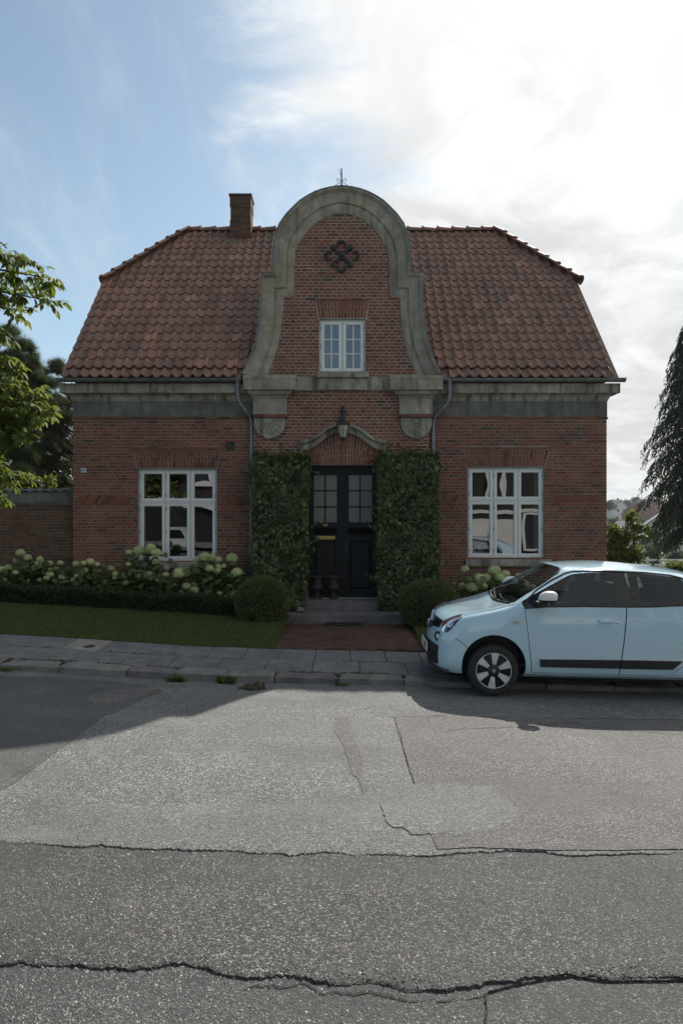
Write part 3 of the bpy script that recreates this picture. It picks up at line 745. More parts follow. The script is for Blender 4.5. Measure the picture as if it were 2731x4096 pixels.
def em_bay(q, y, raw=None):
    big = abs(q[1][0]-q[0][0]) > .18 and bz(1900) < q[0][1] < bz(1200)
    brick_quad(q, y, BR['single'] if big and len(BR['single']) < 292 else BR['mass'])
fan(bx(1240), bx(1503), bz(1860), bx(1208), bx(1534), 0, 25, YB-.002, es_, lambda x: hood_b(x)+.01)
fan(bx(1274), bx(1464), bz(1272), bx(1263), bx(1474), bz(1203), 15, YB-.002, es_)
for k in range(9): es_([(bx(1258+219*k/9), bz(1203)), (bx(1258+219*(k+1)/9), bz(1203)), (bx(1258+219*(k+1)/9), bz(1195)), (bx(1258+219*k/9), bz(1195))], YB-.022)
rows(ZB0, bz(852), bay_l, bay_r, hB, YB, em_bay, .02)

wall = MB()
def pieces(b, x0, x1, z0, z1, y0, y1, holes):
    xs = sorted({x0, x1, *[h[0] for h in holes], *[h[1] for h in holes]}); zs = sorted({z0, z1, *[h[2] for h in holes], *[h[3] for h in holes]})
    for i in range(len(xs)-1):
        for j in range(len(zs)-1):
            cx_, cz_ = (xs[i]+xs[i+1])/2, (zs[j]+zs[j+1])/2
            if any(h[0] < cx_ < h[1] and h[2] < cz_ < h[3] for h in holes): continue
            b.box(xs[i], xs[i+1], y0, y1, zs[j], zs[j+1])
def hrect(W_, f1, f2): return (f1(W_[0]), f1(W_[1]), f2(W_[3]), f2(W_[2]))
mr = .0065
pieces(wall, XL+.01, -BAY+.04, ZB0, fz(1600), YF+mr, YF+.30, [hrect(WL, fx, fz)])
wall2 = MB(); pieces(wall2, BAY-.04, XR-.01, ZB0, fz(1600), YF+mr, YF+.30, [hrect(WR, fx, fz)])
bayw = MB(); pieces(bayw, -BAY+.008, BAY-.008, ZB0, ZG0, YB+mr, YF+.28, [(DX0, DX1, DZB, DZT)]); bayw = bayw.build('bay_wall', M['mortar'], house); facade2 = wall2.build('facade_wall', M['mortar_wing'], house)
facade = wall.build('facade_wall', M['mortar_wing'], house)
# gable field core with the window opening cut out: columns of boxes under the curve
g = MB(); wx0, wx1, wz0, wz1 = hrect(WG, bx, bz)
Xs = sorted(set(list(np.linspace(Ixz[0][0], -Ixz[0][0], 61)) + [wx0, wx1]))
def gtop(x):
    best = ZG0
    pts = [p for p in Ixz]
    for (xa, za), (xb, zb) in zip(pts[:-1], pts[1:]):
        if min(xa, xb) - 1e-9 <= x <= max(xa, xb) + 1e-9 and abs(xb-xa) > 1e-6:
            best = max(best, za+(zb-za)*(x-xa)/(xb-xa))
    return best
for xa, xb in zip(Xs[:-1], Xs[1:]):
    xm = (xa+xb)/2; zt = max(ZG0+.01, gtop(xm)+.06)
    if wx0 < xm < wx1: g.box(xa, xb, YB+mr, YF+.28, ZG0, wz0); g.box(xa, xb, YB+mr, YF+.28, wz1, zt)
    else: g.box(xa, xb, YB+mr, YF+.28, ZG0, zt)
g.build('gable_wall', M['mortar'], house)
b = MB()
for vs, fs in BR['mass']: b.add(vs, fs)
b.build('brickwork', M['brick'], house, kind='stuff')
print('bricks', len(BR['mass']), len(BR['single']))
for vs, fs in BR['single']:
    c = Vector((sum(v[0] for v in vs)/len(vs), vs[0][1], sum(v[2] for v in vs)/len(vs)))
    bb = MB(); bb.add([Vector(v)-c for v in vs], fs); bb.build('brick', M['brick'], bayw if abs(c.x) < BAY else facade if c.x < 0 else facade2, W=Matrix.Translation(c))

# rest of the shell: side and back walls, floor, inner room walls
YBK = 20.9
sh = MB()
sh.box(XL, XL+.3, YF+.31, YBK, ZB0, 4.3); sh.box(XR-.3, XR, YF+.31, YBK, ZB0, 4.3); sh.box(XL+.3, XR-.3, YBK-.3, YBK, ZB0, 4.3)
m_, t_, p_, o_ = nodemat('brick_far'); N_ = NT(t_)
bt = N_.n('ShaderNodeTexBrick', {'Vector': N_.n('ShaderNodeMapping', {0: N_.pos(), 'Rotation': (math.radians(90), 0, math.radians(90))}).outputs[0], 'Color1': (.25,.08,.05,1), 'Color2': (.19,.065,.045,1), 'Mortar': (.3,.28,.25,1), 'Scale': 1.0, 'Mortar Size': .006, 'Brick Width': .234, 'Row Height': .064})
t_.links.new(bt.outputs[0], p_.inputs['Base Color']); p_.inputs['Roughness'].default_value = .9
M['brick_far'] = m_
sh.build('rear_wall', m_, house)
inn = MB()
for (a, b_) in ((XL+.32, -BAY), (BAY, XR-.32)):
    inn.box(a, b_, 17.6, 17.65, ZB0, 4.2); inn.box(a, b_, YF+.34, 17.6, .30, .34); inn.box(a, b_, YF+.34, 17.6, 3.95, 4.0)
    inn.box(a, a+.03, YF+.34, 17.6, .34, 3.95); inn.box(b_-.03, b_, YF+.34, 17.6, .34, 3.95)
inn.box(-1.6, 1.6, 17.0, 17.05, .3, 8.2); inn.box(-1.6, -1.56, YF+.3, 17, .3, 6.5); inn.box(1.56, 1.6, YF+.3, 17, .3, 6.5); inn.box(-1.56, 1.56, YF+.3, 17, 3.9, 3.95); inn.box(-1.56, 1.56, YF+.3, 17, .3, .34)
inn.build('room', M['interior'], house)

# frieze, cornice, gutter
for sgn, (a, b_) in ((-1, (XL, -BAY+.02)), (1, (BAY-.02, XR))):
    fr = MB(); fr.box(a, b_, YF-.006, YF+.25, fz(1667), fz(1604))
    fr.build('frieze', M['stone_dark'], house)
    # cornice profile (projection, z) swept along the front and returned on the side
    prof = [(0,fz(1604)),(.012,fz(1604)),(.018,fz(1598)),(.03,fz(1596)),(.034,fz(1590)),(.055,fz(1583)),(.09,fz(1578)),(.115,fz(1576)),(.12,fz(1573.5)),(.19,4.513),(.19,4.700),(.15,4.705),(0,4.705)]
    co = MB(); path = []
    ox = XL if sgn < 0 else XR
    r1 = [(ox + sgn*pj, 20.9, z) for pj, z in prof]; r2 = [(ox + sgn*pj, YF-pj, z) for pj, z in prof]; r3 = [((b_ if sgn < 0 else a), YF-pj, z) for pj, z in prof]
    co.grid([r1, r2, r3], flip=sgn < 0); co.build('cornice', M['stone'], house, smooth=28)
    gu = MB(); gy, gz, gr = YF-.275, 4.775, .070; x0, x1 = (XL-.20, -1.98) if sgn < 0 else (2.0, XR+.25)
    ring = []
    for k in range(11):
        an = math.pi*(k/10); ring.append((gy - gr*math.cos(an), gz - gr*math.sin(an)))
    ring = [(gy-gr-.008, gz+.006), (gy-gr-.010, gz-.004)] + ring
    gu.grid([[(x, y, z) for y, z in ring] for x in (x0, x1)]); gu.grid([[(x, gy+(y-gy)*.93, gz+(z-gz)*.93+.002) for y, z in ring] for x in (x0, x1)], flip=True)
    for x in (x0, x1): gu.prism([(0,0)], 0, 0) if False else gu.add([(x, y, z) for y, z in ring], [tuple(range(len(ring)))])
    gut = gu.build('gutter', M['zinc'], house, smooth=40)
    nb = 6
    for k in range(nb):
        x = x0 + (x1-x0)*(k+.35)/nb; br = MB()
        br.grid([[(xx, gy+(y-gy)*1.06, gz+(z-gz)*1.06) for y, z in ring] for xx in (x-.012, x+.012)]); br.build('gutter_bracket', M['zinc'], gut)
    # downpipe: outlet, swan neck, straight pipe with clips
    xo = bx(955) if sgn < 0 else bx(1792); xp = bx(1004) if sgn < 0 else bx(1733); yp = YF-.07
    dp = MB(); pts = [(xo, gy, gz-.05), (xo, gy, 4.45), (xo+.004, gy+.005, 4.38), (xo+(xp-xo)*.14, gy+(yp-gy)*.1, 4.28), (xp-(xp-xo)*.14, yp-(yp-gy)*.08, 4.06), (xp, yp, 3.97), (xp, yp, 3.85), (xp, yp, 2.2), (xp, yp, .1)]
    dp.tube(pts, .040, 12); dp.lathe([(.042,-.12),(.044,-.06),(.075,.0),(.082,.03),(.082,.05)], (xo, gy, gz-.02), n=14)
    pipe = dp.build('downpipe', M['zinc'], house, smooth=40)
    for z in (3.62, 2.95, 1.6, .8):
        cl_ = MB(); cl_.lathe([(.042,-.012),(.046,-.012),(.046,.012),(.042,.012)], (xp, yp, z), n=12); cl_.build('pipe_clip', M['zinc'], pipe, smooth=40)

# stone band of the gable: profile lofted between outer and inner outline
def lerp2(a, b, t): return (a[0]+(b[0]-a[0])*t, a[1]+(b[1]-a[1])*t)
prof = [(0,-.30,0),(0,.135,0),(.05,.150,0),(.085,.150,0),(.095,.128,0),(.13,.122,0),(.16,.098,0),(.19,.085,0),(.56,.080,0),(.60,.072,0),(.615,.040,0),(.66,.036,0),(.70,.048,0),(.80,.045,0),(.90,.030,0),(.985,.012,0),(1.0,-.012,0),(1.02,-.04,0)]
gb = MB()
for i in range(len(Oxz)-1):
    pass
rowsp = []
for t, pr, _ in prof:
    rowsp.append([(lerp2(Oxz[i], Ixz[i], t)[0], YB-pr, lerp2(Oxz[i], Ixz[i], t)[1]) for i in range(len(Oxz))])
gb.grid(rowsp, flip=True)
gm = gb.build('gable_moulding', M['stone_gable'], house, smooth=24)
for q_ in (1.6, 4.5, 7.3, 10.6, 13.4, 16.2, 19.0, 25.0, 27.8, 30.6, 33.4, 36.7, 39.5, 42.4):      # mortar joints between the stones
    i_ = int(q_); f_ = q_-i_; jr = []
    for dl in (-.0045, .0045):
        r_ = []
        for t, pr, _ in prof[1:-1]:
            A_, B_ = lerp2(Oxz[i_], Ixz[i_], t), lerp2(Oxz[min(i_+1, len(Oxz)-1)], Ixz[min(i_+1, len(Oxz)-1)], t); L_ = max(.01, math.hypot(B_[0]-A_[0], B_[1]-A_[1])); ff = f_ + dl/L_; c_ = lerp2(A_, B_, ff); r_.append((c_[0], YB-pr-.0015, c_[1]))
        jr.append(r_)
    j_ = MB(); j_.grid(jr); j_.build('stone_joint', M['mortar_dark'], gm)
# lead flashing along the outer edge, stepped in short sheets
fl = MB(); off = .018
for i in range(len(Oxz)-1):
    (xa, za), (xb, zb) = Oxz[i], Oxz[i+1]; dx, dz = xb-xa, zb-za; L = math.hypot(dx, dz)
    nx_, nz_ = -dz/L*off, dx/L*off
    fl.add([(xa,YB-.152,za),(xb,YB-.152,zb),(xb+nx_,YB-.156,zb+nz_),(xa+nx_,YB-.156,za+nz_),(xa+nx_,YB+.35,za+nz_),(xb+nx_,YB+.35,zb+nz_)], [(0,1,2,3),(3,2,5,4)])
fl.build('flashing', M['zinc'], house)
# dormer body and its rounded roof running back into the main roof
dr = MB(); pr_ = [(x*.93, max(z-.22, 4.5)) for x, z in Oxz]
n = len(pr_); dr.grid([[(x, YB+.30, z) for x, z in pr_], [(x, 17.2, z) for x, z in pr_]]); dr.build('dormer_roof', M['zinc'], house, smooth=40)

# stone band between consoles, window sill with sunk panel
sb = MB(); x_ = lambda c: bx(940+c*.5485); z_ = lambda c: bz(1460+c*.5485)
sb.box(x_(430), x_(606), YB-.03, YB+.06, z_(185), z_(85)); sb.box(x_(968), x_(1130), YB-.03, YB+.06, z_(185), z_(85))
sb.box(x_(606), x_(968), YB-.055, YB+.06, z_(185), z_(97)); sb.box(x_(672), x_(903), YB-.080, YB-.05, z_(183), z_(135))
sb.build('stone_band', M['stone'], house)
sl_ = MB(); sl_.bbox(x_(596), x_(974), YB-.12, YB+.10, z_(96), z_(60), .008); sl_.build('gable_window_sill', M['stone'], house)

# consoles under the gable foot
def console(sgn):
    mir = (lambda c: c) if sgn < 0 else (lambda c: 2*786.0 - c)
    def X(c, pj): return (940+mir(c)*.5485 - CX)*(YB-pj)/F
    def Z(c, pj): return EYE + (CY-(1460+c*.5485))*(YB-pj)/F
    c = MB(); o = sgn
    def blk(a, b_, t, bo, pj, bev=.008):
        xa, xb = sorted((X(a, pj), X(b_, pj))); c.bbox(xa, xb, YB-pj, YB+.18, Z(bo, pj), Z(t, pj), bev)
    blk(58, 440, 100, 178, .30)
    # sloped top of the block
    xa, xb = sorted((X(54, .31), X(446, .31))); zt, zb = Z(66, .31), Z(100, .31)
    c.add([(xa,YB-.31,zb),(xb,YB-.31,zb),(xb,YB-.31,zt-.02),(xa,YB-.31,zt-.02),(xa+.02,YB-.06,zt+.04),(xb-.02,YB-.06,zt+.04),(xa,YB+.18,zb),(xb,YB+.18,zb),(xa,YB+.18,zt+.04),(xb,YB+.18,zt+.04)],
          [(0,1,2,3),(3,2,5,4),(1,7,9,5,2),(0,3,4,8,6),(4,5,9,8),(1,0,6,7)])
    top = c.build('console', M['stone_gable'], house, smooth=30)
    # moulded neck
    nk = MB(); pr = [(178,.235,88,412),(184,.235,88,412),(188,.245,84,414),(196,.238,90,408),(206,.225,98,402),(216,.19,106,396),(224,.165,114,392),(228,.15,124,384),(236,.15,124,384),(240,.12,132,375)]
    rw = []
    for cz, pj, a, b_ in pr:
        xa, xb = sorted((X(a, pj), X(b_, pj))); z = Z(cz, pj)
        rw.append([(xa, YB+.05, z), (xa, YB-pj, z), (xb, YB-pj, z), (xb, YB+.05, z)])
    nk.grid(rw, flip=True); nk.build('console_neck', M['stone_gable'], top, smooth=35)
    bl = MB(); xa, xb = sorted((X(132,.12), X(375,.12))); bl.bbox(xa, xb, YB-.12, YB+.05, Z(358,.12), Z(238,.12), .006); bl.build('console_block', M['stone'], top, smooth=30)
    for k in range(3):
        bb = MB(); w_ = (xb-xa+.01)/3; bb.bbox(xa-.005+k*w_+.002, xa-.005+(k+1)*w_-.002, YB-.135, YB+.03, Z(378,.135), Z(360,.135), .004); bb.build('brick', M['brick'], top)
    # half-round fluted shell
    s = MB(); cxp = X(250, .075); R_ = (X(363,.075)-X(137,.075))/2*(1 if sgn < 0 else -1); zt = Z(381,.075); zc = zt-.10
    arc = [(cxp-R_, zt), (cxp-R_, zc)] + [(cxp + R_*math.cos(a), zc + R_*1.02*math.sin(a)) for a in np.linspace(math.pi, 2*math.pi, 25)[1:-1]] + [(cxp+R_, zc), (cxp+R_, zt)]
    s.prism(arc, YB-.060, YB+.02)
    shell = s.build('shell', M['stone'], top, smooth=25)
    hub = (cxp, zt-.075); nf = 7
    for k in range(nf):                                # raised ribs with hollow flutes between
        a0 = math.pi + math.pi*(k+.08)/nf; a1 = math.pi + math.pi*(k+.92)/nf
        fl_ = MB(); rr = [.10, .22, .34, .46, .58, .70, .80]; rws = []
        for j in range(7):
            t = j/6; a = a0+(a1-a0)*t; dep = .012*math.sin(math.pi*t)
            ex = .82 + .05*math.sin(math.pi*t)
            rws.append([(hub[0]+R_*q*ex/.82*math.cos(a), YB-.0745+dep*min(1, q*2), min(hub[1]+R_*q*ex/.82*math.sin(a), zt-.03)) for q in rr])
        fl_.grid(rws, flip=True)
        edge = [rws[0], [(x, YB-.05, z) for x, y, z in rws[0]]]; fl_.grid(edge); edge = [rws[-1], [(x, YB-.05, z) for x, y, z in rws[-1]]]; fl_.grid(edge, flip=True)
        edge = [[r[-1] for r in rws], [(r[-1][0], YB-.05, r[-1][2]) for r in rws]]; fl_.grid(edge)
        fl_.build('flute', M['stone'], top, smooth=40)
    h = MB(); h.lathe([(.05,-.01),(.05,.018),(.04,.024),(0.001,.026)], (hub[0], YB-.066, hub[1]), axis='Y', n=16); h.build('shell_boss', M['stone'], top, smooth=40)
console(-1); console(1)

# door hood
hd = MB(); n = len(HTz)
def off(P, d):
    return [(x, z+d) for x, z in P]
mid1 = [lerp2(HTz[i], HBz[i], .30) for i in range(n)]; mid2 = [lerp2(HTz[i], HBz[i], .42) for i in range(n)]
hrows = [[(x, YB+.02, z+.012) for x, z in HTz], [(x, YB-.15, z) for x, z in HTz], [(x, YB-.155, z-.012) for x, z in HTz], [(x, YB-.150, z) for x, z in mid1], [(x, YB-.125, z) for x, z in [lerp2(HTz[i], HBz[i], .34) for i in range(n)]],
         [(x, YB-.095, z) for x, z in mid2], [(x, YB-.085, z) for x, z in [lerp2(HTz[i], HBz[i], .5) for i in range(n)]], [(x, YB-.075, z) for x, z in HBz], [(x, YB+.02, z) for x, z in HBz]]
hd.grid(hrows, flip=True)
for e in (0, n-1): hd.add([r[e] for r in hrows], [tuple(range(len(hrows)))])
hd.build('door_hood', M['stone'], house, smooth=30)
# ------------------------------------------------------------------ roof
E0, R0 = Vector((0, 13.36, 4.775)), Vector((0, 17.33, 9.27))
TH = math.atan2(R0.z-E0.z, R0.y-E0.y); SL = math.hypot(R0.z-E0.z, R0.y-E0.y)
VX, HX, TV = 5.50, 3.87, 3.58
NR = 20; GA = SL/NR; PT = .2
def rp(x, t, h=0): return Vector((x, E0.y + t*math.cos(TH) - h*math.sin(TH), E0.z + t*math.sin(TH) + h*math.cos(TH)))
def lim(t): return VX if t <= TV else VX + (HX-VX)*(t-TV)/(SL-TV)
rf = MB()
fr_ = [rp(-VX+.05, .05, -.04), rp(VX-.05, .05, -.04), rp(VX-.05, TV, -.04), rp(HX, SL, -.04), rp(-HX, SL, -.04), rp(-VX+.05, TV, -.04)]
bk_ = [Vector((p.x, 2*R0.y - p.y, p.z)) for p in fr_]
# front slope split around the gable so that nothing of it shows in front of the brick bay
rf.add([rp(-VX+.05,.05,-.04), rp(-2.0,.05,-.04), rp(-1.2,TV,-.04), rp(-VX+.05,TV,-.04)], [(0,1,2,3)])
rf.add([rp(2.0,.05,-.04), rp(VX-.05,.05,-.04), rp(VX-.05,TV,-.04), rp(1.2,TV,-.04)], [(0,1,2,3)])
rf.add([rp(-VX+.05,TV,-.04), rp(-.6,TV,-.04), rp(-.6,SL,-.04), rp(-HX,SL,-.04)], [(0,1,2,3)]); rf.add([rp(.6,TV,-.04), rp(VX-.05,TV,-.04), rp(HX,SL,-.04), rp(.6,SL,-.04)], [(0,1,2,3)])
rf.add([rp(-.6,5.0,-.04), rp(.6,5.0,-.04), rp(.6,SL,-.04), rp(-.6,SL,-.04)], [(0,1,2,3)])
rf.add(bk_, [tuple(range(5,-1,-1))])
for s in (-1, 1):
    a = fr_[2] if s > 0 else fr_[5]; b_ = bk_[2] if s > 0 else bk_[5]; c = fr_[3] if s > 0 else fr_[4]
    rf.add([a, b_, c], [(0,1,2)])
    # brick gable end under the half hip
    q = [Vector((XR if s > 0 else XL, p.y, p.z)) for p in ((fr_[1], fr_[2], bk_[2], bk_[1]) if s > 0 else (fr_[0], fr_[5], bk_[5], bk_[0]))]
    ge = MB(); ge.add([Vector((p.x, p.y, p.z-.02)) for p in q] + [Vector((p.x-.25*s, p.y, p.z-.02)) for p in q], [(0,1,2,3),(7,6,5,4),(0,4,5,1),(1,5,6,2),(2,6,7,3)]); ge.build('gable_end', M['brick_far'], house)
roof = rf.build('roof', M['tile'], house)
# one pantile: broad hollow pan, raised roll on one side, thick lower edge
def tile_mesh(wob=0):
    us = [0, .09, .20, .33, .46, .58, .68, .76, .84, .92, 1.0, 1.07]
    def zz(u):
        if u < .70: return -.022*math.sin(math.pi*(u)/.70)**.9 if u > 0 else 0
        return .030*math.sin(math.pi*(u-.70)/.37)
    b = MB(); Lt = GA + .07; rows_ = []
    for (y, lift, drop) in ((Lt, .0, 0), (.012, .034, 0), (0, .030, 0), (.004, .004, 0)):
        r = []
        for u in us:
            lip = -.020*math.sin(math.pi*min(1, u/.72)) if y < .02 else 0     # rounded lower edge
            r.append(((u-.5)*PT, y + lip + wob*(u-.5), zz(u) + lift))
        rows_.append(r)
    b.grid(rows_, flip=True); b.add([], [])
    return b.mesh('pantile', M['tile'], 50)
tms = [tile_mesh(0), tile_mesh(.006), tile_mesh(-.005)]
tiles = []
for r in range(NR):
    t0 = r*GA
    for c in range(-28, 29):
        x = c*PT + .02
        p = rp(x, t0)
        if abs(x) > lim(t0 + GA*.6) - PT*.42: continue
        zz_ = p.z + .1
        if zz_ < 8.0:
            gx = abs(float(np.interp(zz_, [z for xx, z in Oxz[:len(OUT)]], [xx for xx, z in Oxz[:len(OUT)]])))
            if abs(x) < max(gx*.90 if p.y > 14.2 else gx + .02, .6) - (.10 if p.y > 13.9 else -.04): continue
        elif abs(x) < .9: continue
        kick = 0.10 if r == 0 else 0.0
        W_ = Matrix.Translation(rp(x, t0 + random.gauss(0, .004), .02)) @ Matrix.Rotation(TH - kick, 4, 'X') @ Matrix.Rotation(random.gauss(0, .010), 4, 'Z') @ Matrix.Rotation(random.gauss(0, .012), 4, 'Y')
        tiles.append((W_, random.choice(tms)))
print('tiles', len(tiles))
for W_, me in tiles[:300]: inst('roof_tile', me, roof, W_)
tb = MB()
for W_, me in tiles[300:]:
    tb.add([W_ @ v.co for v in me.vertices], [tuple(p.vertices) for p in me.polygons])
tb.build('tile_courses', M['tile'], house, smooth=50, kind='stuff')
# ridge and hip caps
def cap_mesh(L, r):
    b = MB(); rws = []
    for (x, rr) in ((0, r*1.24), (.025, r*1.26), (.055, r*1.10), (L+.05, r*.92)):
        rws.append([(x, -rr*math.cos(a), rr*.85*math.sin(a)) for a in np.linspace(-.15, math.pi+.15, 11)])
    b.grid(rws); b.grid([[(0, y*.75, z*.75) for x, y, z in rws[0]], rws[0]]); return b.mesh('ridge_cap', M['tile'], 45)
cm = cap_mesh(.34, .115)
def caps(A, Bp):
    d = Bp - A; n = max(1, round(d.length/.36)); X = d.normalized(); Y = Vector((0,1,0)); Z = X.cross(Y).normalized(); Y = Z.cross(X)
    if Z.z < 0: Z = -Z; Y = -Y
    for k in range(n):
        p = A + d*(k/n); Rm = Matrix((X, Y, Z)).transposed().to_4x4()
        inst('ridge_tile', cm, roof, Matrix.Translation(p) @ Rm @ Matrix.Rotation(random.gauss(.045,.02), 4, 'Y') @ Matrix.Scale(d.length/n/.36, 4, (1,0,0)))
rt = R0.z + .02
caps(Vector((-.9, R0.y, rt)), Vector((-HX-.05, R0.y, rt))); caps(Vector((.9, R0.y, rt)), Vector((HX+.05, R0.y, rt)))
for s in (-1, 1):
    a = rp(s*(VX-.02), TV-.05, .05); c = rp(s*HX, SL-.02, .06); caps(a, c)
    if False: kn = MB(); kn.tube([a + Vector((0,0,-.10)), a + Vector((s*.03,-.0,0)), a + Vector((s*.02,.0,.02))], .045, 8); kn.build('ridge_end', M['tile'], roof, smooth=50)
# chimney: brick shaft with a flat cap
chx0, chx1, chy0, chy1, chz0, chz1 = -2.76, -2.26, 16.95, 17.45, 8.6, 10.0
ch = MB(); ch.box(chx0+.012, chx1-.012, chy0+.012, chy1-.012, chz0, chz1-.02)
chim = ch.build('chimney', M['mortar_dark'], house)
bb = MB(); bb.box(chx0-.035, chx1+.035, chy0-.035, chy1+.035, chz1+.003, chz1+.045); bb.build('chimney_cap', M['iron'], chim)
bb = MB(); bb.box(chx0-.03, chx1+.03, chy0-.05, chy1+.05, 8.55, 8.90); bb.build('chimney_flashing', M['mortar_dark'], chim)
z = 8.62; i = 0
proud = lambda z: .014 if z > chz1-.30 or z < 9.35 else 0
while z < chz1-.03:
    e = proud(z)
    for face in range(2):
        L = (chx1-chx0) + 2*e; cuts = np.linspace(0, L, 5 if i % 2 == 0 else 3) if face == 0 else np.linspace(0, L, 3 if i % 2 == 0 else 5)
        for a, b_ in zip(cuts[:-1], cuts[1:]):
            k = MB()
            if face == 0: k.box(a+.004-L/2, b_-.004-L/2, 0, .03, .004, CRS-.006); k.build('brick', M['brick_wall'], chim, W=Matrix.Translation(((chx0+chx1)/2, chy0-e, z)))
            else: k.box(-.03, 0, a+.004-L/2, b_-.004-L/2, .004, CRS-.006); k.build('brick', M['brick_wall'], chim, W=Matrix.Translation((chx1+e, (chy0+chy1)/2, z)))
    z += CRS; i += 1
# ------------------------------------------------------------------ windows, door and fittings of the house
def ring(b, x0, x1, z0, z1, w, y0, y1, m=0):
    b.box(x0, x1, y0, y1, z1-w, z1, m); b.box(x0, x1, y0, y1, z0, z0+w, m); b.box(x0, x0+w, y0, y1, z0+w, z1-w, m); b.box(x1-w, x1, y0, y1, z0+w, z1-w, m)
def window(name, px, f1, f2, yw, cols, zsplit, mun=None, label=None, hinge=True):
    x0, x1, zt, zb = f1(px[0])+.004, f1(px[1])-.004, f2(px[2])-.004, f2(px[3])+.004
    fr = MB(); y = yw + .075; fw = .030
    ring(fr, x0, x1, zb, zt, fw, y, y+.10)
    zs = [zb+fw] + [f2(z) for z in zsplit] + [zt-fw]; xs = list(np.linspace(x0+fw, x1-fw, cols+1)); mw = .017
    for xx in xs[1:-1]: fr.box(xx-mw/2, xx+mw/2, y+.002, y+.098, zb+fw, zt-fw)
    for z in zs[1:-1]: fr.box(x0+fw*.2, x1-fw*.2, y-.012, y+.097, z-.013, z+.013)
    fr.box(x0-.002, x1+.002, y-.02, y+.02, zb-.003, zb+.018)
    win = fr.build(name, M['white'], house, smooth=30, label=label)
    dk = MB(); dk.box(x0+.01, x1-.01, y+.050, y+.052, zb+.01, zt-.01)       # seal behind the gaps
    for i in range(cols):
        for j in range(len(zs)-1):
            a, b_ = xs[i] + (mw/2 if i else 0)+.005, xs[i+1] - (mw/2 if i < cols-1 else 0)-.005
            c, d = zs[j] + (.013 if j else 0)+.005, zs[j+1] - (.013 if j < len(zs)-2 else 0)-.005
            cs = MB(); sw = .050; ring(cs, a, b_, c, d, sw, y-.008, y+.06)
            bw = .012; ring(cs, a+sw-.001, b_-sw+.001, c+sw-.001, d-sw+.001, bw, y+.002, y+.05)
            if mun:
                nx, nz = mun; gx0, gx1, gz0, gz1 = a+sw+bw, b_-sw-bw, c+sw+bw, d-sw-bw
                for k in range(1, nx): xm = gx0+(gx1-gx0)*k/nx; cs.box(xm-.010, xm+.010, y+.004, y+.045, gz0, gz1)
                for k in range(1, nz): zm = gz0+(gz1-gz0)*k/nz; cs.box(gx0, gx1, y+.006, y+.043, zm-.010, zm+.010)
            cs.build('casement', M['white'], win, smooth=30)
            gx0, gx1, gz0, gz1 = a+sw+bw*.5, b_-sw-bw*.5, c+sw+bw*.5, d-sw-bw*.5
            nx, nz = mun or (1, 1)
            for p in range(nx):
                for q in range(nz):
                    pb = MB(); tl = random.gauss(0, .003); tz = random.gauss(0, .0025); X0, X1 = gx0+(gx1-gx0)*p/nx, gx0+(gx1-gx0)*(p+1)/nx; Z0, Z1 = gz0+(gz1-gz0)*q/nz, gz0+(gz1-gz0)*(q+1)/nz
                    n = 6; W_, H_ = X1-X0, Z1-Z0; bow = .0005
                    pb.grid([[(X0+W_*u/n, y+.024 + tl*(u/n-.5)*W_ + tz*(v/n-.5)*H_ + bow*math.sin(math.pi*u/n)*math.sin(math.pi*v/n), Z0+H_*v/n) for u in range(n+1)] for v in range(n+1)])
                    pb.build('pane', M['glass'], win, smooth=180)
            if hinge:
                hx = a - .004 if i < cols-1 or cols == 2 and i == 0 else b_ + .004
                for hz in ((c+.12, d-.12) if d-c < .8 else (c+.12, (c+d)/2, d-.12)):
                    h = MB(); h.tube([(hx, y-.012, hz-.035), (hx, y-.012, hz+.035)], .007, 8); h.build('hinge', M['zinc'], win)
    return win
wl = window('window', WL, fx, fz, YF, 3, [2009], label='white six-light window left of the door')
wr = window('window', WR, fx, fz, YF, 3, [2002], label='white six-light window right of the door')
wg = window('window', WG, bx, bz, YB, 2, [], (2, 3), label='small white two-casement window in the gable')
for px0, px1, py0, py1 in ((544,873,2248,2273),(1864,2197,2237,2264)):
    s = MB(); s.bbox(fx(px0)-.02, fx(px1)+.02, YF-.10, YF+.09, fz(py1), fz(py0), .01); s.build('window_sill', M['stone'], house, smooth=40)
# inside: table lamp and a few small things behind the right window, blinds in the gable window
M['shade'] = plain('lamp_shade', (.30,.29,.27), .8); M['cer'] = plain('glazed_ceramic', (.55,.66,.72), .2); M['linen'] = plain('linen', (.075,.08,.09), .9)
def on_sill(px, d=14.05): return (px-CX)*d/F
tl = thing('table_lamp', (on_sill(1915), 14.25, 1.1), 'pleated grey table lamp behind the left panes of the right window', 'table lamp')
lx = on_sill(1915, 14.25); b = MB(); b.lathe([(.09,0),(.09,.015),(.03,.03),(.02,.12),(.035,.2),(.018,.34),(.014,.46)], (lx, 14.25, 1.14), n=16); b.build('lamp_base', M['cer'], tl, smooth=40)
b = MB(); prof = []; nn = 48; rws = []
for z, r in ((1.54,.155),(1.86,.115)): rws.append([(lx+(r+.006*(k%2))*math.cos(6.2832*k/nn), 14.25+(r+.006*(k%2))*math.sin(6.2832*k/nn), z) for k in range(nn+1)])
b.grid(rws); b.build('lamp_shade', M['shade'], tl)
cv = MB(); cv.lathe([(.05,0),(.11,.04),(.16,.10),(.165,.14),(.12,.17),(.04,.18),(.001,.18)], (on_sill(1912,14.02), 14.06, 1.17), n=20); cv.build('glazed_bowl', M['cer'], label='pale blue glazed bowl on the right window sill inside', cat='bowl', smooth=50)
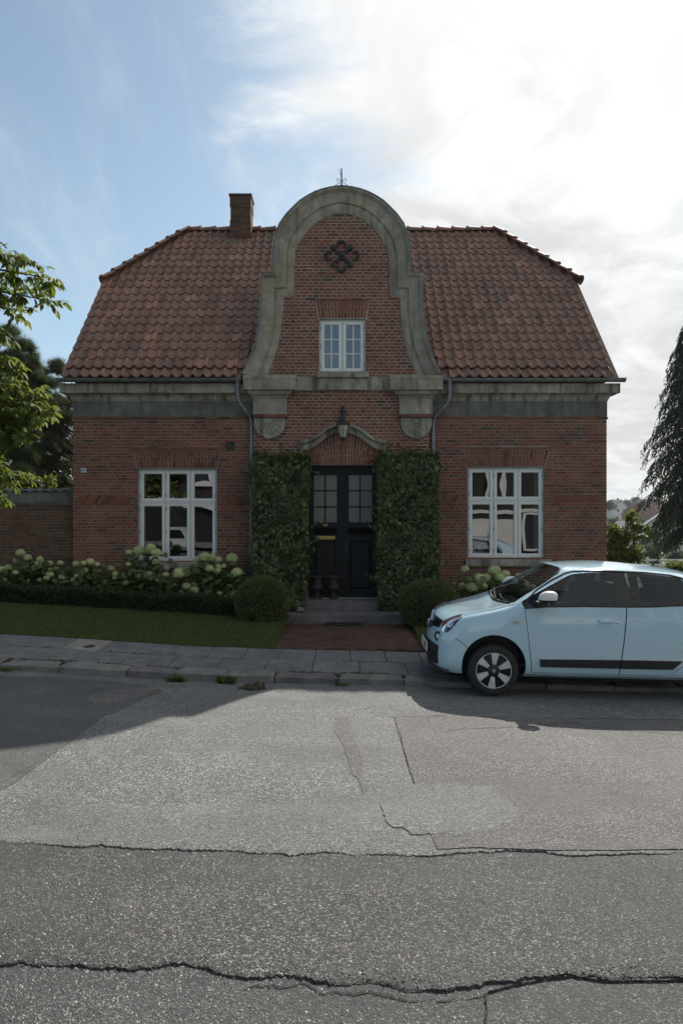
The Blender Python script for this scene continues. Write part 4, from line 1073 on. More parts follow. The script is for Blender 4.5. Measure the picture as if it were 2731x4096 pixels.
for k, (px, h) in enumerate(((2108,.10),(2120,.16))):
    b = MB(); b.lathe([(.022,0),(.024,.01),(.022,h*.55),(.009,h*.72),(.010,h)], (on_sill(px), 14.05, 1.17), n=12); b.build('bottle', M['shade'] if k else M['cer'], label=('taller small bottle on the right window sill' if k else 'shorter small bottle on the right window sill'), cat='bottle', smooth=50, group='small bottles inside the window')
M['curtain'] = plain('curtain', (.62,.60,.56), .9, var=.06)
for px, wd_, lab in ((2150, .16, 'pale curtain at the right side of the right window'), (570, .13, 'pale curtain at the left side of the left window')):
    x = (px-CX)*14.12/F; cb = MB(); cb.grid([[(x+wd_*(u/24-.5), 14.12+.022*math.sin(u*1.1)+.01*math.sin(u*.37), z) for u in range(25)] for z in (1.16, 2.0, 2.98)]); cb.build('curtain', M['curtain'], smooth=180, label=lab, cat='curtain', group='curtains inside the front windows')
bl = thing('window_blind', (bx(1335), YB+.25, bz(1420)), 'grey slatted blind hanging inside the gable window', 'blind')
for k in range(24):
    z = bz(1290) - k*.030; b = MB(); b.add([(bx(1290), YB+.235, z), (bx(1450), YB+.235, z), (bx(1450), YB+.250, z+.024), (bx(1290), YB+.250, z+.024)], [(0,1,2,3)]); b.build('slat', M['linen'], bl)

# double door
YD = 13.86
def dx(c): return (1180+c*.2892-CX)*YD/F
def dz(c): return EYE + (CY-(1780+c*.2892))*YD/F
door = MB(); ring(door, DX0+.002, DX1-.002, DZB-.02, DZT-.002, .05, YD-.03, YD+.10); door.box(DX0+.052, DX1-.052, YD-.034, YD+.1, dz(385), DZT-.052)
door = door.build('door_frame', M['black_paint'], house, smooth=30)
M['door_glass'] = (lambda: None)()
m_, t_, p_, o_ = nodemat('hammered_glass'); N_ = NT(t_)
hgt = N_.noise(55, 2, .5, dist=1.5)
p_.inputs['Base Color'].default_value = (.16,.155,.14,1); p_.inputs['Roughness'].default_value = .14; p_.inputs['Specular IOR Level'].default_value = .9
t_.links.new(N_.bump(hgt, .55, .012), p_.inputs['Normal']); M['door_glass'] = m_
def leaf_door(c0, c1, cols, panel, left):
    x0, x1 = dx(c0), dx(c1); zt, zb = dz(385), DZB+.012; p0, p1 = dx(panel[0]), dx(panel[1])
    b = MB()
    zr = [dz(415), dz(1070), dz(1150), dz(1240), dz(1318), dz(2000)]      # glass top/bottom, louvre, panel
    b.box(x0, p0, YD, YD+.06, zb, zt); b.box(p1, x1, YD, YD+.06, zb, zt)
    b.box(p0, p1, YD, YD+.06, zr[0], zt); b.box(p0, p1, YD, YD+.06, zr[2], zr[1]); b.box(p0, p1, YD, YD+.06, zr[4], zr[3]); b.box(p0, p1, YD, YD+.06, zb, zr[5])
    b.box(x0+.004, x1-.004, YD-.022, YD+.002, zb, zb+.035)
    ring(b, p0+.0005, p1-.0005, zr[5]+.0005, zr[4]-.0005, .018, YD+.008, YD+.05)
    lf = b.build('door_leaf', M['black_paint'], house, smooth=30, label='left door leaf with letter slot and heart' if left else 'right door leaf with lock and handle')
    # raised panel
    b = MB(); i = .035; q = [(p0+.018, zr[5]+.018), (p1-.018, zr[5]+.018), (p1-.018, zr[4]-.018), (p0+.018, zr[4]-.018)]; r = [(p0+.018+i, zr[5]+.018+i), (p1-.018-i, zr[5]+.018+i), (p1-.018-i, zr[4]-.018-i), (p0+.018+i, zr[4]-.018-i)]
    b.add([(x, YD+.035, z) for x, z in q] + [(x, YD+.016, z) for x, z in r], [(4,5,6,7)] + [(k, (k+1)%4, (k+1)%4+4, k+4) for k in range(4)]); b.build('door_panel', M['black_paint'], lf)
    for k in range(6):
        zz_ = zr[3] + (zr[2]-zr[3])*(k+.5)/6; hh = (zr[2]-zr[3])/6*.5
        b = MB(); b.add([(p0, YD+.012, zz_-hh), (p1, YD+.012, zz_-hh), (p1, YD+.034, zz_+hh), (p0, YD+.034, zz_+hh)], [(0,1,2,3)]); b.build('louvre_slat', M['black_paint'], lf)
    # glazing bars and panes
    xm = [dx(c) for c in cols]; g = MB(); rz = [dz(415), dz(631), dz(855), dz(1070)]
    g.box((xm[1]+xm[2])/2-.013, (xm[1]+xm[2])/2+.013, YD+.006, YD+.05, rz[3], rz[0])
    for z in rz[1:3]: g.box(p0, p1, YD+.008, YD+.048, z-.013, z+.013)
    g.build('glazing_bar', M['black_paint'], lf)
    for ci in range(2):
        for ri in range(3):
            pb = MB(); a0, a1 = (p0, (xm[1]+xm[2])/2-.012) if ci == 0 else ((xm[1]+xm[2])/2+.012, p1)
            t = random.gauss(0, .01)
            pb.add([(a0, YD+.028, rz[ri+1]), (a1, YD+.028+t*.2, rz[ri+1]), (a1, YD+.028+t*.2, rz[ri]), (a0, YD+.028, rz[ri])], [(0,1,2,3)]); pb.build('pane', M['door_glass'], lf)
    return lf
lfL = leaf_door(205, 648, (258,405,425,572), (257,578), True); lfR = leaf_door(668, 1128, (743,887,905,1055), (740,1063), False)
b = MB(); b.box(dx(636), dx(676), YD-.016, YD+.05, DZB+.012, dz(385)); b.build('meeting_stile', M['black_paint'], lfL, smooth=30)
b = MB(); b.bbox(dx(288), dx(550), YD-.006, YD+.004, dz(1308), dz(1258), .002); b.bbox(dx(315), dx(525), YD-.011, YD-.004, dz(1300), dz(1268), .002); slot = b.build('letter_slot', M['brass'], lfL)
b = MB(); b.bbox(dx(383), dx(450), YD-.005, YD+.003, dz(1121), dz(1094), .0015); b.build('name_plate', M['brass'], lfL)
b = MB()
for k in range(7): b.box(dx(391+k*7.5), dx(395.5+k*7.5), YD-.0065, YD-.0045, dz(1112), dz(1102 + (k%3)))
b.build('engraving', M['iron'], lfL)
b = MB(); b.lathe([(.0,0),(.013,0),(.015,-.004),(.0,-.005)][::-1], (dx(700), YD, dz(1105)), axis='Y', n=16); b.lathe([(.0055,-.001),(.0055,.012),(.001,.013)], (dx(700), YD, dz(1105)), axis='Y', n=12); b.build('lock', M['brass'], lfR, smooth=40)
b = MB(); b.bbox(dx(685), dx(725), YD-.006, YD+.002, dz(1505), dz(1355), .002); b.tube([(dx(705), YD, dz(1410)), (dx(705), YD-.045, dz(1410)), (dx(712), YD-.052, dz(1410)), (dx(748), YD-.050, dz(1411))], .007, 8); b.build('door_handle', M['iron'], lfR, smooth=40)
# willow heart hanging on the left leaf
M['twig'] = plain('willow', (.065,.055,.050), .9, var=.3, vscale=30)
hp = []; ctr = [(413,1480),(405,1447),(385,1424),(355,1418),(328,1432),(313,1465),(318,1510),(340,1555),(375,1600),(421,1642),(465,1590),(495,1540),(512,1492),(512,1452),(495,1424),(465,1415),(440,1425),(422,1450),(413,1480),(425,1497)]
h = thing('willow_heart', (dx(413), YD-.02, dz(1642)), 'thin willow twig heart hanging on the left door leaf', 'wreath')
b = MB(); b.tube([(dx(x), YD-.018+random.gauss(0,.002), dz(y)) for x, y in ctr], .0075, 7); b.build('heart_ring', M['twig'], h, smooth=60)
b = MB(); b.tube([(dx(395), YD-.014, dz(1435)), (dx(413), YD-.008, dz(1365)), (dx(432), YD-.014, dz(1435))], .0025, 5); b.build('hanging_loop', M['twig'], h)

# steps
def stone_step(name, x0, x1, y0, y1, z0, z1, label):
    b = MB(); b.bbox(x0, x1, y0, y1, z0, z1, .012); return b.build(name, M['granite'], house, smooth=40, label=label)
stone_step('step', -1.10, 1.18, 12.68, 13.30, -.1, .222, 'broad lower granite step'); stone_step('step', -.86, .80, 13.302, 13.93, -.1, .405, 'upper granite step at the door')
b = MB(); b.box(DX0, DX1, 13.80, 14.1, .38, DZB); b.build('threshold', M['granite'], house)
# boot scraper mat in front of the steps
mt = thing('door_mat', (.05, 12.55, .07), 'dark grated boot mat lying on the path before the steps', 'door mat')
mx0, mx1, my0, my1 = (1296-CX)*12.5/F, (1447-CX)*12.5/F, 12.36, 12.66; mz = float(path_z(0, 12.5))+.006
b = MB()
b.box(mx0, mx1, my0, my0+.02, mz, mz+.02); b.box(mx0, mx1, my1-.02, my1, mz, mz+.02); b.box(mx0, mx0+.02, my0+.02, my1-.02, mz, mz+.02); b.box(mx1-.02, mx1, my0+.02, my1-.02, mz, mz+.02); b.build('mat_frame', M['iron'], mt)
for k in range(14):
    b = MB(); xx = mx0+.03+(mx1-mx0-.06)*k/13; b.box(xx-.008, xx+.008, my0+.02, my1-.02, mz, mz+.015); b.build('slat', M['iron'], mt)
# rounded field stone beside the steps
bm = bmesh.new(); bmesh.ops.create_icosphere(bm, subdivisions=3, radius=1)
for v in bm.verts:
    n_ = v.co.normalized(); s = 1 + .10*math.sin(5*n_.x+1)*math.cos(4*n_.y) + .07*math.sin(7*n_.z+2); v.co = Vector((n_.x*.088*s, n_.y*.08*s, max(-.04, n_.z*.055*s)))
bb = MB(); bb.bm(bm); bb.build('field_stone', M['kerb'], W=Matrix.Translation(((1201-CX)*13.0/F, 13.05, .222+.04)), smooth=60, label='rounded pale field stone on the lower step beside the left ivy', cat='stone')
# two cast urns
M['cast'] = plain('cast_iron_urn', (.045,.040,.038), .85, var=.3, vscale=14, bump=.4)
def urn(cx_, lab):
    u_ = thing('urn', (cx_, 13.62, .405), lab, 'urn', 'urns beside the door'); s = .262/315*1.0
    k = (2150-1835)*.2892*13.62/F
    prof = [(.105,0),(.105,.06*k),(.06,.09*k),(.075,.16*k),(.045,.24*k),(.04,.30*k),(.07,.34*k),(.065,.36*k),(.11,.42*k),(.135,.50*k),(.128,.58*k),(.105,.64*k),(.098,.66*k),(.10,.84*k),(.12,.94*k),(.185,.97*k),(.19,1.0*k),(.165,1.0*k),(.10,.92*k)]
    prof = [(r*.80, h) for r, h in prof]
    b = MB(); b.lathe(prof, (cx_, 13.62, .406), n=28); b.build('vase', M['cast'], u_, smooth=45)
    b = MB()
    b.box(cx_-.092, cx_+.092, 13.62-.092, 13.62+.092, .4055, .4055+.05); b.build('plinth', M['cast'], u_)
    for q in range(20):
        a = 2*math.pi*q/20; r1 = .100; b = MB(); b.tube([(cx_+.072*math.cos(a), 13.62+.072*math.sin(a), .406+.40*k), (cx_+.108*math.cos(a), 13.62+.108*math.sin(a), .406+.50*k), (cx_+.090*math.cos(a), 13.62+.090*math.sin(a), .406+.61*k)], [.006,.012,.006], 5); b.build('gadroon', M['cast'], u_)
    return u_
urn((1180+305*.2892-CX)*13.62/F, 'dark cast urn on the doorstep nearer the ivy'); u2 = urn((1180+530*.2892-CX)*13.62/F, 'dark cast urn on the doorstep nearer the middle of the door')

# wall lamp above the door hood
lm = thing('wall_lamp', (bx(1371), YB, bz(1700)), 'black wall lantern with tapering frosted glass above the door hood', 'wall lamp')
lcx, lcy = bx(1371), YB-.26
def lz(c): return EYE + (CY-(1460+c*.5485))*lcy/F
b = MB(); b.tube([(lcx, YB+.0, lz(330)), (lcx, YB-.04, lz(312)), (lcx, YB-.12, lz(304)), (lcx, lcy-.02, lz(312)), (lcx, lcy, lz(345)), (lcx, lcy, lz(395))], [.045,.045,.042,.045,.048,.040], 10); b.lathe([(.06,-.01),(.06,.012),(.03,.02)], (lcx, YB, lz(332)), axis='Y', n=14)
b.build('bracket', M['iron'], lm, smooth=50)
b = MB(); R1 = .128; b.lathe([(.04,lz(392)),(.055,lz(398)),(.075,lz(410)),(.115,lz(420)),(.132,lz(428)),(.134,lz(436)),(.118,lz(440)),(.03,lz(437))], (lcx, lcy, 0), n=24); b.build('lamp_hood', M['iron'], lm, smooth=40)
b = MB(); b.lathe([(.112,lz(441)),(.066,lz(528)),(.060,lz(530)),(.104,lz(443))], (lcx, lcy, 0), n=24); b.build('lamp_glass', M['lamp_glass'], lm, smooth=30)
for q in range(6):
    a = math.pi/6 + q*math.pi/3; b = MB(); b.tube([(lcx+.113*math.cos(a), lcy+.113*math.sin(a), lz(440)), (lcx+.068*math.cos(a), lcy+.068*math.sin(a), lz(530))], .004, 5); b.build('lamp_rib', M['iron'], lm)
b = MB(); b.lathe([(.068,lz(527)),(.070,lz(533)),(.03,lz(540)),(.012,lz(548)),(.016,lz(552)),(.002,lz(558))], (lcx, lcy, 0), n=16); b.build('lamp_finial', M['iron'], lm, smooth=40)

# wrought iron wall anchor in the gable
an = thing('wall_anchor', (bx(1366), YB, bz(1022)), 'black wrought iron cross anchor with scrolled arms on the gable', 'wall anchor')
def ap(c, pj=.03): x, y = 1270+c[0]*.12755, 900+c[1]*.12755; return ((x-CX)*(YB-pj)/F, YB-pj, EYE+(CY-y)*(YB-pj)/F)
for k, e in enumerate(((475,690),(1022,690),(490,1240),(1030,1240))):
    b = MB(); cpt = (757, 950); b.tube([ap(cpt), ap((cpt[0]*.6+e[0]*.4, cpt[1]*.6+e[1]*.4)), ap(e)], [.050,.036,.034], 8); p = ap(e, .03); b.lathe([(.055,-.02),(.056,.01),(.04,.022),(.002,.028)], (p[0], p[1], p[2]), axis='Y', n=12); b.build('anchor_arm', M['iron'], an, smooth=50)
p = ap((757,950), .03); b = MB(); b.lathe([(.075,-.03),(.075,.03),(.045,.045),(.03,.06),(.002,.066)], p, axis='Y', n=16); b.build('anchor_boss', M['iron'], an, smooth=40)
for (cx_, cy_, a0) in ((742,610,90),(742,1335,270),(355,950,180),(1165,965,0)):
    pts = []; R_ = 135
    for t in np.linspace(-1, 1, 23):
        a = math.radians(a0 + t*118); rr = R_*(1 - .30*max(0, abs(t)-.72)/.28)
        pts.append(ap((cx_ + rr*math.cos(a) - R_*.12*math.cos(math.radians(a0)), cy_ - rr*math.sin(a) + R_*.12*math.sin(math.radians(a0))), .03))
    b = MB(); b.tube(pts, [.012+.014*(1-abs(t)) + (.012 if abs(t) > .92 else 0) for t in np.linspace(-1,1,23)], 7)
    s0 = (cx_ + R_*math.cos(math.radians(a0)), cy_ - R_*math.sin(math.radians(a0)))
    b.tube([ap((cx_*.12+s0[0]*.88, cy_*.12+s0[1]*.88)), ap((cx_+.35*(s0[0]-cx_), cy_+.35*(s0[1]-cy_)))], [.018,.026], 7); b.build('anchor_scroll', M['iron'], an, smooth=50)

# finial on top of the gable
fi = thing('roof_finial', (0, YB, bz(755)), 'thin wrought iron finial with small scrolls on the gable top', 'finial')
def fp(c): x, y = 960+c[0]*.5357, 640+c[1]*.5357; return ((x-CX)*YB/F, YB-.05, EYE+(CY-y)*YB/F)
b = MB(); b.tube([fp((756,222)), fp((756,150)), fp((756,68))], [.018,.016,.012], 7); b.build('spike', M['iron'], fi)
for sg in (-1, 1):
    pts = [(756+sg*60,218),(756+sg*52,200),(756+sg*35,188),(756+sg*18,180),(756+sg*10,168),(756+sg*14,150),(756+sg*26,144),(756+sg*36,150),(756+sg*36,162),(756+sg*28,166),(756+sg*22,160)]
    b = MB(); b.tube([fp(q) for q in pts], .006, 6); b.build('scroll', M['iron'], fi, smooth=60)
    b = MB(); b.tube([fp((756+sg*(12+22*math.cos(a)*1), 218-10*math.sin(a))) for a in np.linspace(0, math.pi, 9)], .008, 6); b.build('foot_scroll', M['iron'], fi, smooth=60)
b = MB(); b.tube([fp(q) for q in ((750,120),(744,108),(748,96),(742,84),(728,78))], .005, 6); b.build('vane_hook', M['iron'], fi, smooth=60)

# house number plate and air vent
M['enamel_blue'] = plain('enamel_blue', (.012,.016,.045), .25); M['enamel_white'] = plain('enamel_white', (.75,.76,.76), .3)
npl = thing('house_number', (fx(335), YF-.02, fz(1881)), 'small dark blue enamel house number plate reading 23', 'number plate')
x0, x1, z0, z1 = fx(322), fx(349), fz(1892), fz(1871)
b = MB(); b.bbox(x0, x1, YF-.016, YF+.004, z0, z1, .003); b.build('plate', M['enamel_blue'], npl)
b = MB(); ring(b, x0+.006, x1-.006, z0+.006, z1-.006, .005, YF-.0180, YF-.0155); b.build('plate_border', M['enamel_white'], npl)
def text_mesh(s, size, name, mat, ext=.0008, bold=0):
    c = bpy.data.curves.new(name, 'FONT'); c.body = s; c.size = size; c.extrude = ext; c.offset = bold; c.align_x = 'CENTER'; c.align_y = 'CENTER'
    o = bpy.data.objects.new(name+'_tmp', c); COL.objects.link(o); dg = bpy.context.evaluated_depsgraph_get(); me = bpy.data.meshes.new_from_object(o.evaluated_get(dg)); bpy.data.objects.remove(o); bpy.data.curves.remove(c)
    me.materials.clear(); me.materials.append(mat); return me
inst('plate_digits', text_mesh('23', .098, 'digits', M['enamel_white'], .001, .004), npl, Matrix.Translation(((x0+x1)/2, YF-.0175, (z0+z1)/2)) @ Matrix.Rotation(math.pi/2, 4, 'X'))
b = MB(); vx0, vx1, vz0, vz1 = fx(902), fx(937), fz(1800), fz(1767); b.box(vx0, vx1, YF+.03, YF+.05, vz0, vz1); ring(b, vx0, vx1, vz0, vz1, .02, YF-.012, YF+.03); vent = b.build('air_vent', M['iron'], house)
for k in range(7):
    z = vz0+.025+(vz1-vz0-.05)*k/6; b = MB(); b.add([(vx0+.02, YF-.006, z-.006), (vx1-.02, YF-.006, z-.006), (vx1-.02, YF+.015, z+.012), (vx0+.02, YF+.015, z+.012)], [(0,1,2,3)]); b.build('vent_slat', M['iron'], vent)
# ------------------------------------------------------------------ planting by the house
M['ivy'] = leafmat('ivy_leaves', [(0,(.020,.036,.012)),(.5,(.040,.066,.021)),(.78,(.066,.100,.029)),(.93,(.115,.160,.045)),(1,(.19,.235,.065))], .34, .15)
M['box'] = leafmat('boxwood', [(0,(.052,.074,.020)),(.5,(.095,.124,.034)),(.85,(.138,.168,.048)),(1,(.19,.215,.066))], .45, .15)
M['hedge'] = leafmat('hedge_leaves', [(0,(.016,.028,.012)),(.6,(.030,.048,.018)),(1,(.060,.085,.028))], .45, .15)
M['hydleaf'] = leafmat('hydrangea_leaves', [(0,(.040,.066,.022)),(.5,(.075,.115,.036)),(.85,(.115,.165,.050)),(1,(.18,.225,.07))], .45, .2)
M['hydhead'] = leafmat('hydrangea_flowers', [(0,(.44,.50,.21)),(.5,(.58,.65,.32)),(.85,(.68,.73,.42)),(1,(.75,.78,.52))], .7, .15, .2, (.35,.42,.15))
M['hydwhite'] = leafmat('hydrangea_white', [(0,(.5,.52,.42)),(1,(.7,.72,.62))], .7, .15, .2, (.5,.55,.4))
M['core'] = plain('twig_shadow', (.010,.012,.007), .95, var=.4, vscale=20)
def ivy(name, x0, x1, z0, z1, y0, y1, n, label, taper=None):
    root = thing(name, ((x0+x1)/2, (y0+y1)/2, z0), label, 'ivy', 'ivy columns beside the door')
    c = MB()
    for k in range(10):
        za, zb = z0+(z1-z0)*k/10, z0+(z1-z0)*(k+1)/10; tx = taper((za+zb)/2) if taper else (0, 0)
        c.box(x0+.09+tx[0], x1-.09-tx[1], y0+.09, y1, za, zb - (.06 if k == 9 else 0))
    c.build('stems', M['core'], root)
    P = []; D = []
    ph = random.random()*6
    def lump(x, z): return .055*math.sin(4.2*x+2+ph)*math.sin(3.7*z+ph) + .035*math.sin(9*x+z*7+ph) + .02*math.sin(17*z-5*x)
    for _ in range(n):
        f = random.random(); z = z0+(z1-z0)*random.random(); tx = taper(z) if taper else (0, 0)
        if f < .70: x = random.uniform(x0+tx[0], x1-tx[1]); p = (x, y0 + lump(x, z) + abs(random.gauss(0,.035)), z); d = (random.gauss(0,.5), -1, random.gauss(-.1,.45))
        elif f < .80: y = random.uniform(y0, y1); p = (x0+tx[0]+lump(y,z)*.8+abs(random.gauss(0,.03)), y, z); d = (-1, random.gauss(-.3,.5), random.gauss(0,.5))
        elif f < .90: y = random.uniform(y0, y1); p = (x1-tx[1]-lump(y,z)*.8-abs(random.gauss(0,.03)), y, z); d = (1, random.gauss(-.3,.5), random.gauss(0,.5))
        else: x = random.uniform(x0, x1); p = (x, random.uniform(y0, y1), z1 + lump(x,z)*.8 + random.gauss(0,.02) + (random.random()**6)*.22); d = (random.gauss(0,.5), -.5, 1)
        P.append(p); D.append(d)
    for _s in range(18):                                     # stray shoots along the clipped edges
        ed_ = random.random(); x = random.choice((x0, x1)) if ed_ < .55 else random.uniform(x0, x1); z = random.uniform(z0+.5, z1) if ed_ < .55 else z1
        sgn_ = -1 if x < (x0+x1)/2 else 1; q = Vector((x, random.uniform(y0, y0+.2), z)); dv = Vector((sgn_*random.uniform(.2,.9) if ed_ < .55 else random.gauss(0,.4), random.gauss(-.2,.3), random.uniform(-.2,.9) if ed_ < .55 else 1.0)).normalized()
        for k_ in range(random.randint(4, 8)):
            q = q + dv*.032 + Vector((random.gauss(0,.012), random.gauss(0,.01), random.gauss(0,.012))); P.append(tuple(q)); D.append((random.gauss(0,.6), -1, random.gauss(.2,.5)))
    P = np.array(P); D = np.array(D); nn = len(P)
    # leaf hangs: blade direction mostly downwards, face along D
    D /= np.linalg.norm(D, axis=1, keepdims=True)
    down = np.stack([rng.normal(0,.55,nn), rng.normal(0,.2,nn), -np.ones(nn)], 1); fwd = down - D*np.sum(down*D, 1)[:,None]
    R = rot_mats(fwd, D); S = .030+.045*rng.random(nn)
    inst('foliage', scatter_mesh('ivy_foliage', *IVY, P, R, S, M['ivy']), root, kind='stuff')
    # single leaves and shoots in front that catch the light
    lm_ = MB(); lm_.add(*IVY); lme = lm_.mesh('ivy_leaf', M['ivy'])
    for _ in range(60):
        x = random.uniform(x0, x1); z = random.uniform(z0+.3, z1+.03); tx = taper(z) if taper else (0,0)
        if not x0+tx[0] < x < x1-tx[1]: continue
        s = random.uniform(.06, .10)
        inst('leaf', lme, root, Matrix.Translation((x, y0+lump(x,z)-.02, z)) @ Matrix.Rotation(random.gauss(0,.5), 4, 'Y') @ Matrix.Rotation(math.radians(-70)+random.gauss(0,.3), 4, 'X') @ Matrix.Scale(s, 4))
    return root
IY0, IY1 = 13.14, 13.60
def ix(p): return (p-CX)*(IY0+.1)/F
def iz(p): return EYE+(CY-p)*(IY0+.1)/F
ivy('ivy_column', ix(1006), ix(1240), .15, iz(1832), IY0, IY1, 8200, 'dense clipped ivy column on the left of the black door', lambda z: (0, .05+max(0, (1.1-z)*.10)))
ivy('ivy_column', ix(1508), ix(1752), .12, iz(1826), IY0, IY1, 8200, 'dense clipped ivy column on the right of the black door with paler leaves', lambda z: (max(0, (.9-z)*.05), 0))
# tendrils above the right column
def ball(px0, px1, py0, py1, d, label, squash=1.0):
    c = at((px0+px1)/2, (py0+py1)/2, d); rx = (px1-px0)/2*d/F; rz = (py1-py0)/2*d/F
    root = thing('box_ball', (c.x, d, c.z-rz), label, 'shrub', 'clipped box balls at the steps')
    def rad(dv): return 1 + .022*np.sin(4*dv[:,0]*3+1)*np.sin(5*dv[:,2]*2) + .018*np.sin(9*dv[:,1]+7*dv[:,2])
    bm = bmesh.new(); bmesh.ops.create_icosphere(bm, subdivisions=3, radius=1)
    for v in bm.verts: v.co = Vector((c.x+v.co.x*rx*.90, d+v.co.y*rx*.90, c.z+v.co.z*rz*.92))
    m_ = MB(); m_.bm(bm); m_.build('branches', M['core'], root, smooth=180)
    n = 13000; dv = rand_dirs(n); dv = dv[dv[:,1] < .45]; n = len(dv); r = rad(dv)*(.90+.11*rng.random(n)**.6)
    P = np.stack([c.x+dv[:,0]*rx*r, d+dv[:,1]*rx*r, c.z+dv[:,2]*rz*r], 1)
    f = dv + .8*rand_dirs(n); R = rot_mats(f, rand_dirs(n)); inst('foliage', scatter_mesh('box_foliage', *DIAM, P, R, .022+.016*rng.random(n), M['box']), root, kind='stuff')
ball(940, 1157, 2306, 2512, 12.35, 'round clipped box ball left of the steps, the rounder one')
ball(1594, 1836, 2318, 2518, 12.35, 'wide clipped box ball right of the steps behind the car bonnet')

# low box hedge along the left bed
def low_hedge():
    y0, y1 = 12.42, 12.80; xa, xb = -7.4, (1010-CX)*12.5/F
    root = thing('low_hedge', ((xa+xb)/2, y0, .2), 'low dark clipped hedge in front of the left hydrangeas', 'hedge')
    def top(x): return float(lawn_z(x, 12.5)) + .285 - .015*math.sin(3*x)
    c = MB(); xs = np.linspace(xa, xb, 40)
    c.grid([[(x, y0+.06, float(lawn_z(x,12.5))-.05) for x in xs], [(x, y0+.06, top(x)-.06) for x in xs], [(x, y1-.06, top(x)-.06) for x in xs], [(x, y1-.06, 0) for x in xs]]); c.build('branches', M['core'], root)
    n = 15000; x = xa+(xb-xa)*rng.random(n); f = rng.random(n); tz = np.array([top(v) for v in x]); lz_ = lawn_z(x, 12.5)
    front = f < .62; z = np.where(front, lz_ + (tz-lz_)*rng.random(n)**.85, tz + rng.normal(0,.02,n)); y = np.where(front, y0 + np.abs(rng.normal(0,.035,n)) + .03*np.sin(6*x), y0+(y1-y0)*rng.random(n))
    P = np.stack([x, y, z], 1); R = rot_mats(rand_dirs(n)+np.where(front[:,None], [[0,-.8,.3]], [[0,-.2,.8]]), rand_dirs(n))
    inst('foliage', scatter_mesh('hedge_foliage', *DIAM, P, R, .030+.020*rng.random(n), M['hedge']), root, kind='stuff')
low_hedge()
bedm = MB()
for x0, x1 in ((-7.5, -1.1), (1.2, 5.3)):
    bedm.grid([[(x, y, float(lawn_z(x, 13))+.03) for x in np.linspace(x0, x1, 12)] for y in (12.78, 13.2, 13.74)])
bedm.build('flower_bed', M['soil'], kind='structure')

# hydrangeas: every flower head is a part
def head_mesh(k, mat):
    r = np.random.default_rng(50+k); n = 150
    d = r.normal(size=(n,3)); d /= np.linalg.norm(d, axis=1, keepdims=True); d = d[d[:,2] > -.55]; n = len(d)
    P = d*np.array([[1.0,1.0,.80]])*(.90+.10*r.random(n))[:,None]; up = r.normal(size=(n,3))
    R = rot_mats(np.cross(d, up), d + .35*r.normal(size=(n,3)))
    F4 = ([(0,0,.0),(.5,.16,.1),(.5,-.16,.1),(-.5,.16,.1),(-.5,-.16,.1),(.16,.5,.1),(-.16,.5,.1),(.16,-.5,.1),(-.16,-.5,.1)], [(0,2,1),(0,3,4),(0,5,6),(0,8,7)])
    me = scatter_mesh('flower_head', *F4, P, R, .40+.12*r.random(n), mat)
    bm = bmesh.new(); bm.from_mesh(me); r_ = bmesh.ops.create_icosphere(bm, subdivisions=2, radius=.86)
    for v in r_['verts']: v.co.z *= .80
    bm.to_mesh(me); bm.free(); return me
HM = [head_mesh(k, M['hydhead']) for k in range(4)]; HW = head_mesh(9, M['hydwhite'])
def C8(p): return (p[0]*.7015, 2100+p[1]*.7015, p[2]*.7015)
H1 = [(117,160,22),(155,188,22),(227,193,16),(45,245,19),(143,237,18),(195,243,13),(217,220,15),(87,273,15),(185,287,17),(150,310,12),(228,315,15),(285,283,19),(282,220,16),(288,256,14),(320,252,14),(342,217,16),(265,303,14),(20,300,15),(-30,220,18),(-20,280,16)]
H2 = [(353,298,17),(382,345,19),(432,222,17),(475,217,14),(513,210,21),(548,230,19),(487,260,17),(452,275,16),(440,295,16),(560,265,13),(525,357,12),(592,362,14),(625,382,16),(603,380,14)]
H3 = [(634,250,18),(735,156,18),(790,150,30),(857,135,28),(888,158,26),(885,212,17),(655,280,16),(718,290,20),(757,264,20),(789,291,16),(825,273,16),(858,284,27),(901,289,18),(944,249,16),(943,283,16),(738,390,16),(652,302,12)]
H4 = [(956,331,16),(990,352,20),(1020,275,30),(1055,270,30),(1062,350,21),(1108,371,23),(1106,342,17),(1120,265,18),(1130,200,26),(1162,180,26),(1205,187,26),(1245,198,20),(1238,242,20),(1275,235,14),(1323,190,30),(1348,272,26),(1222,362,20),(1192,380,20),(1165,405,23),(1250,392,15),(1285,365,16),(1297,390,16),(1015,432,15)]
H5 = [(463,122,35),(525,145,25),(413,162,24),(290,113,20),(375,165,28),(495,160,25),(490,190,25),(330,222,30),(365,240,30),(275,210,20),(398,212,24),(475,220,28),(540,185,25),(575,172,18),(608,155,20),(370,265,20),(440,205,18),(640,200,22),(560,225,24)]
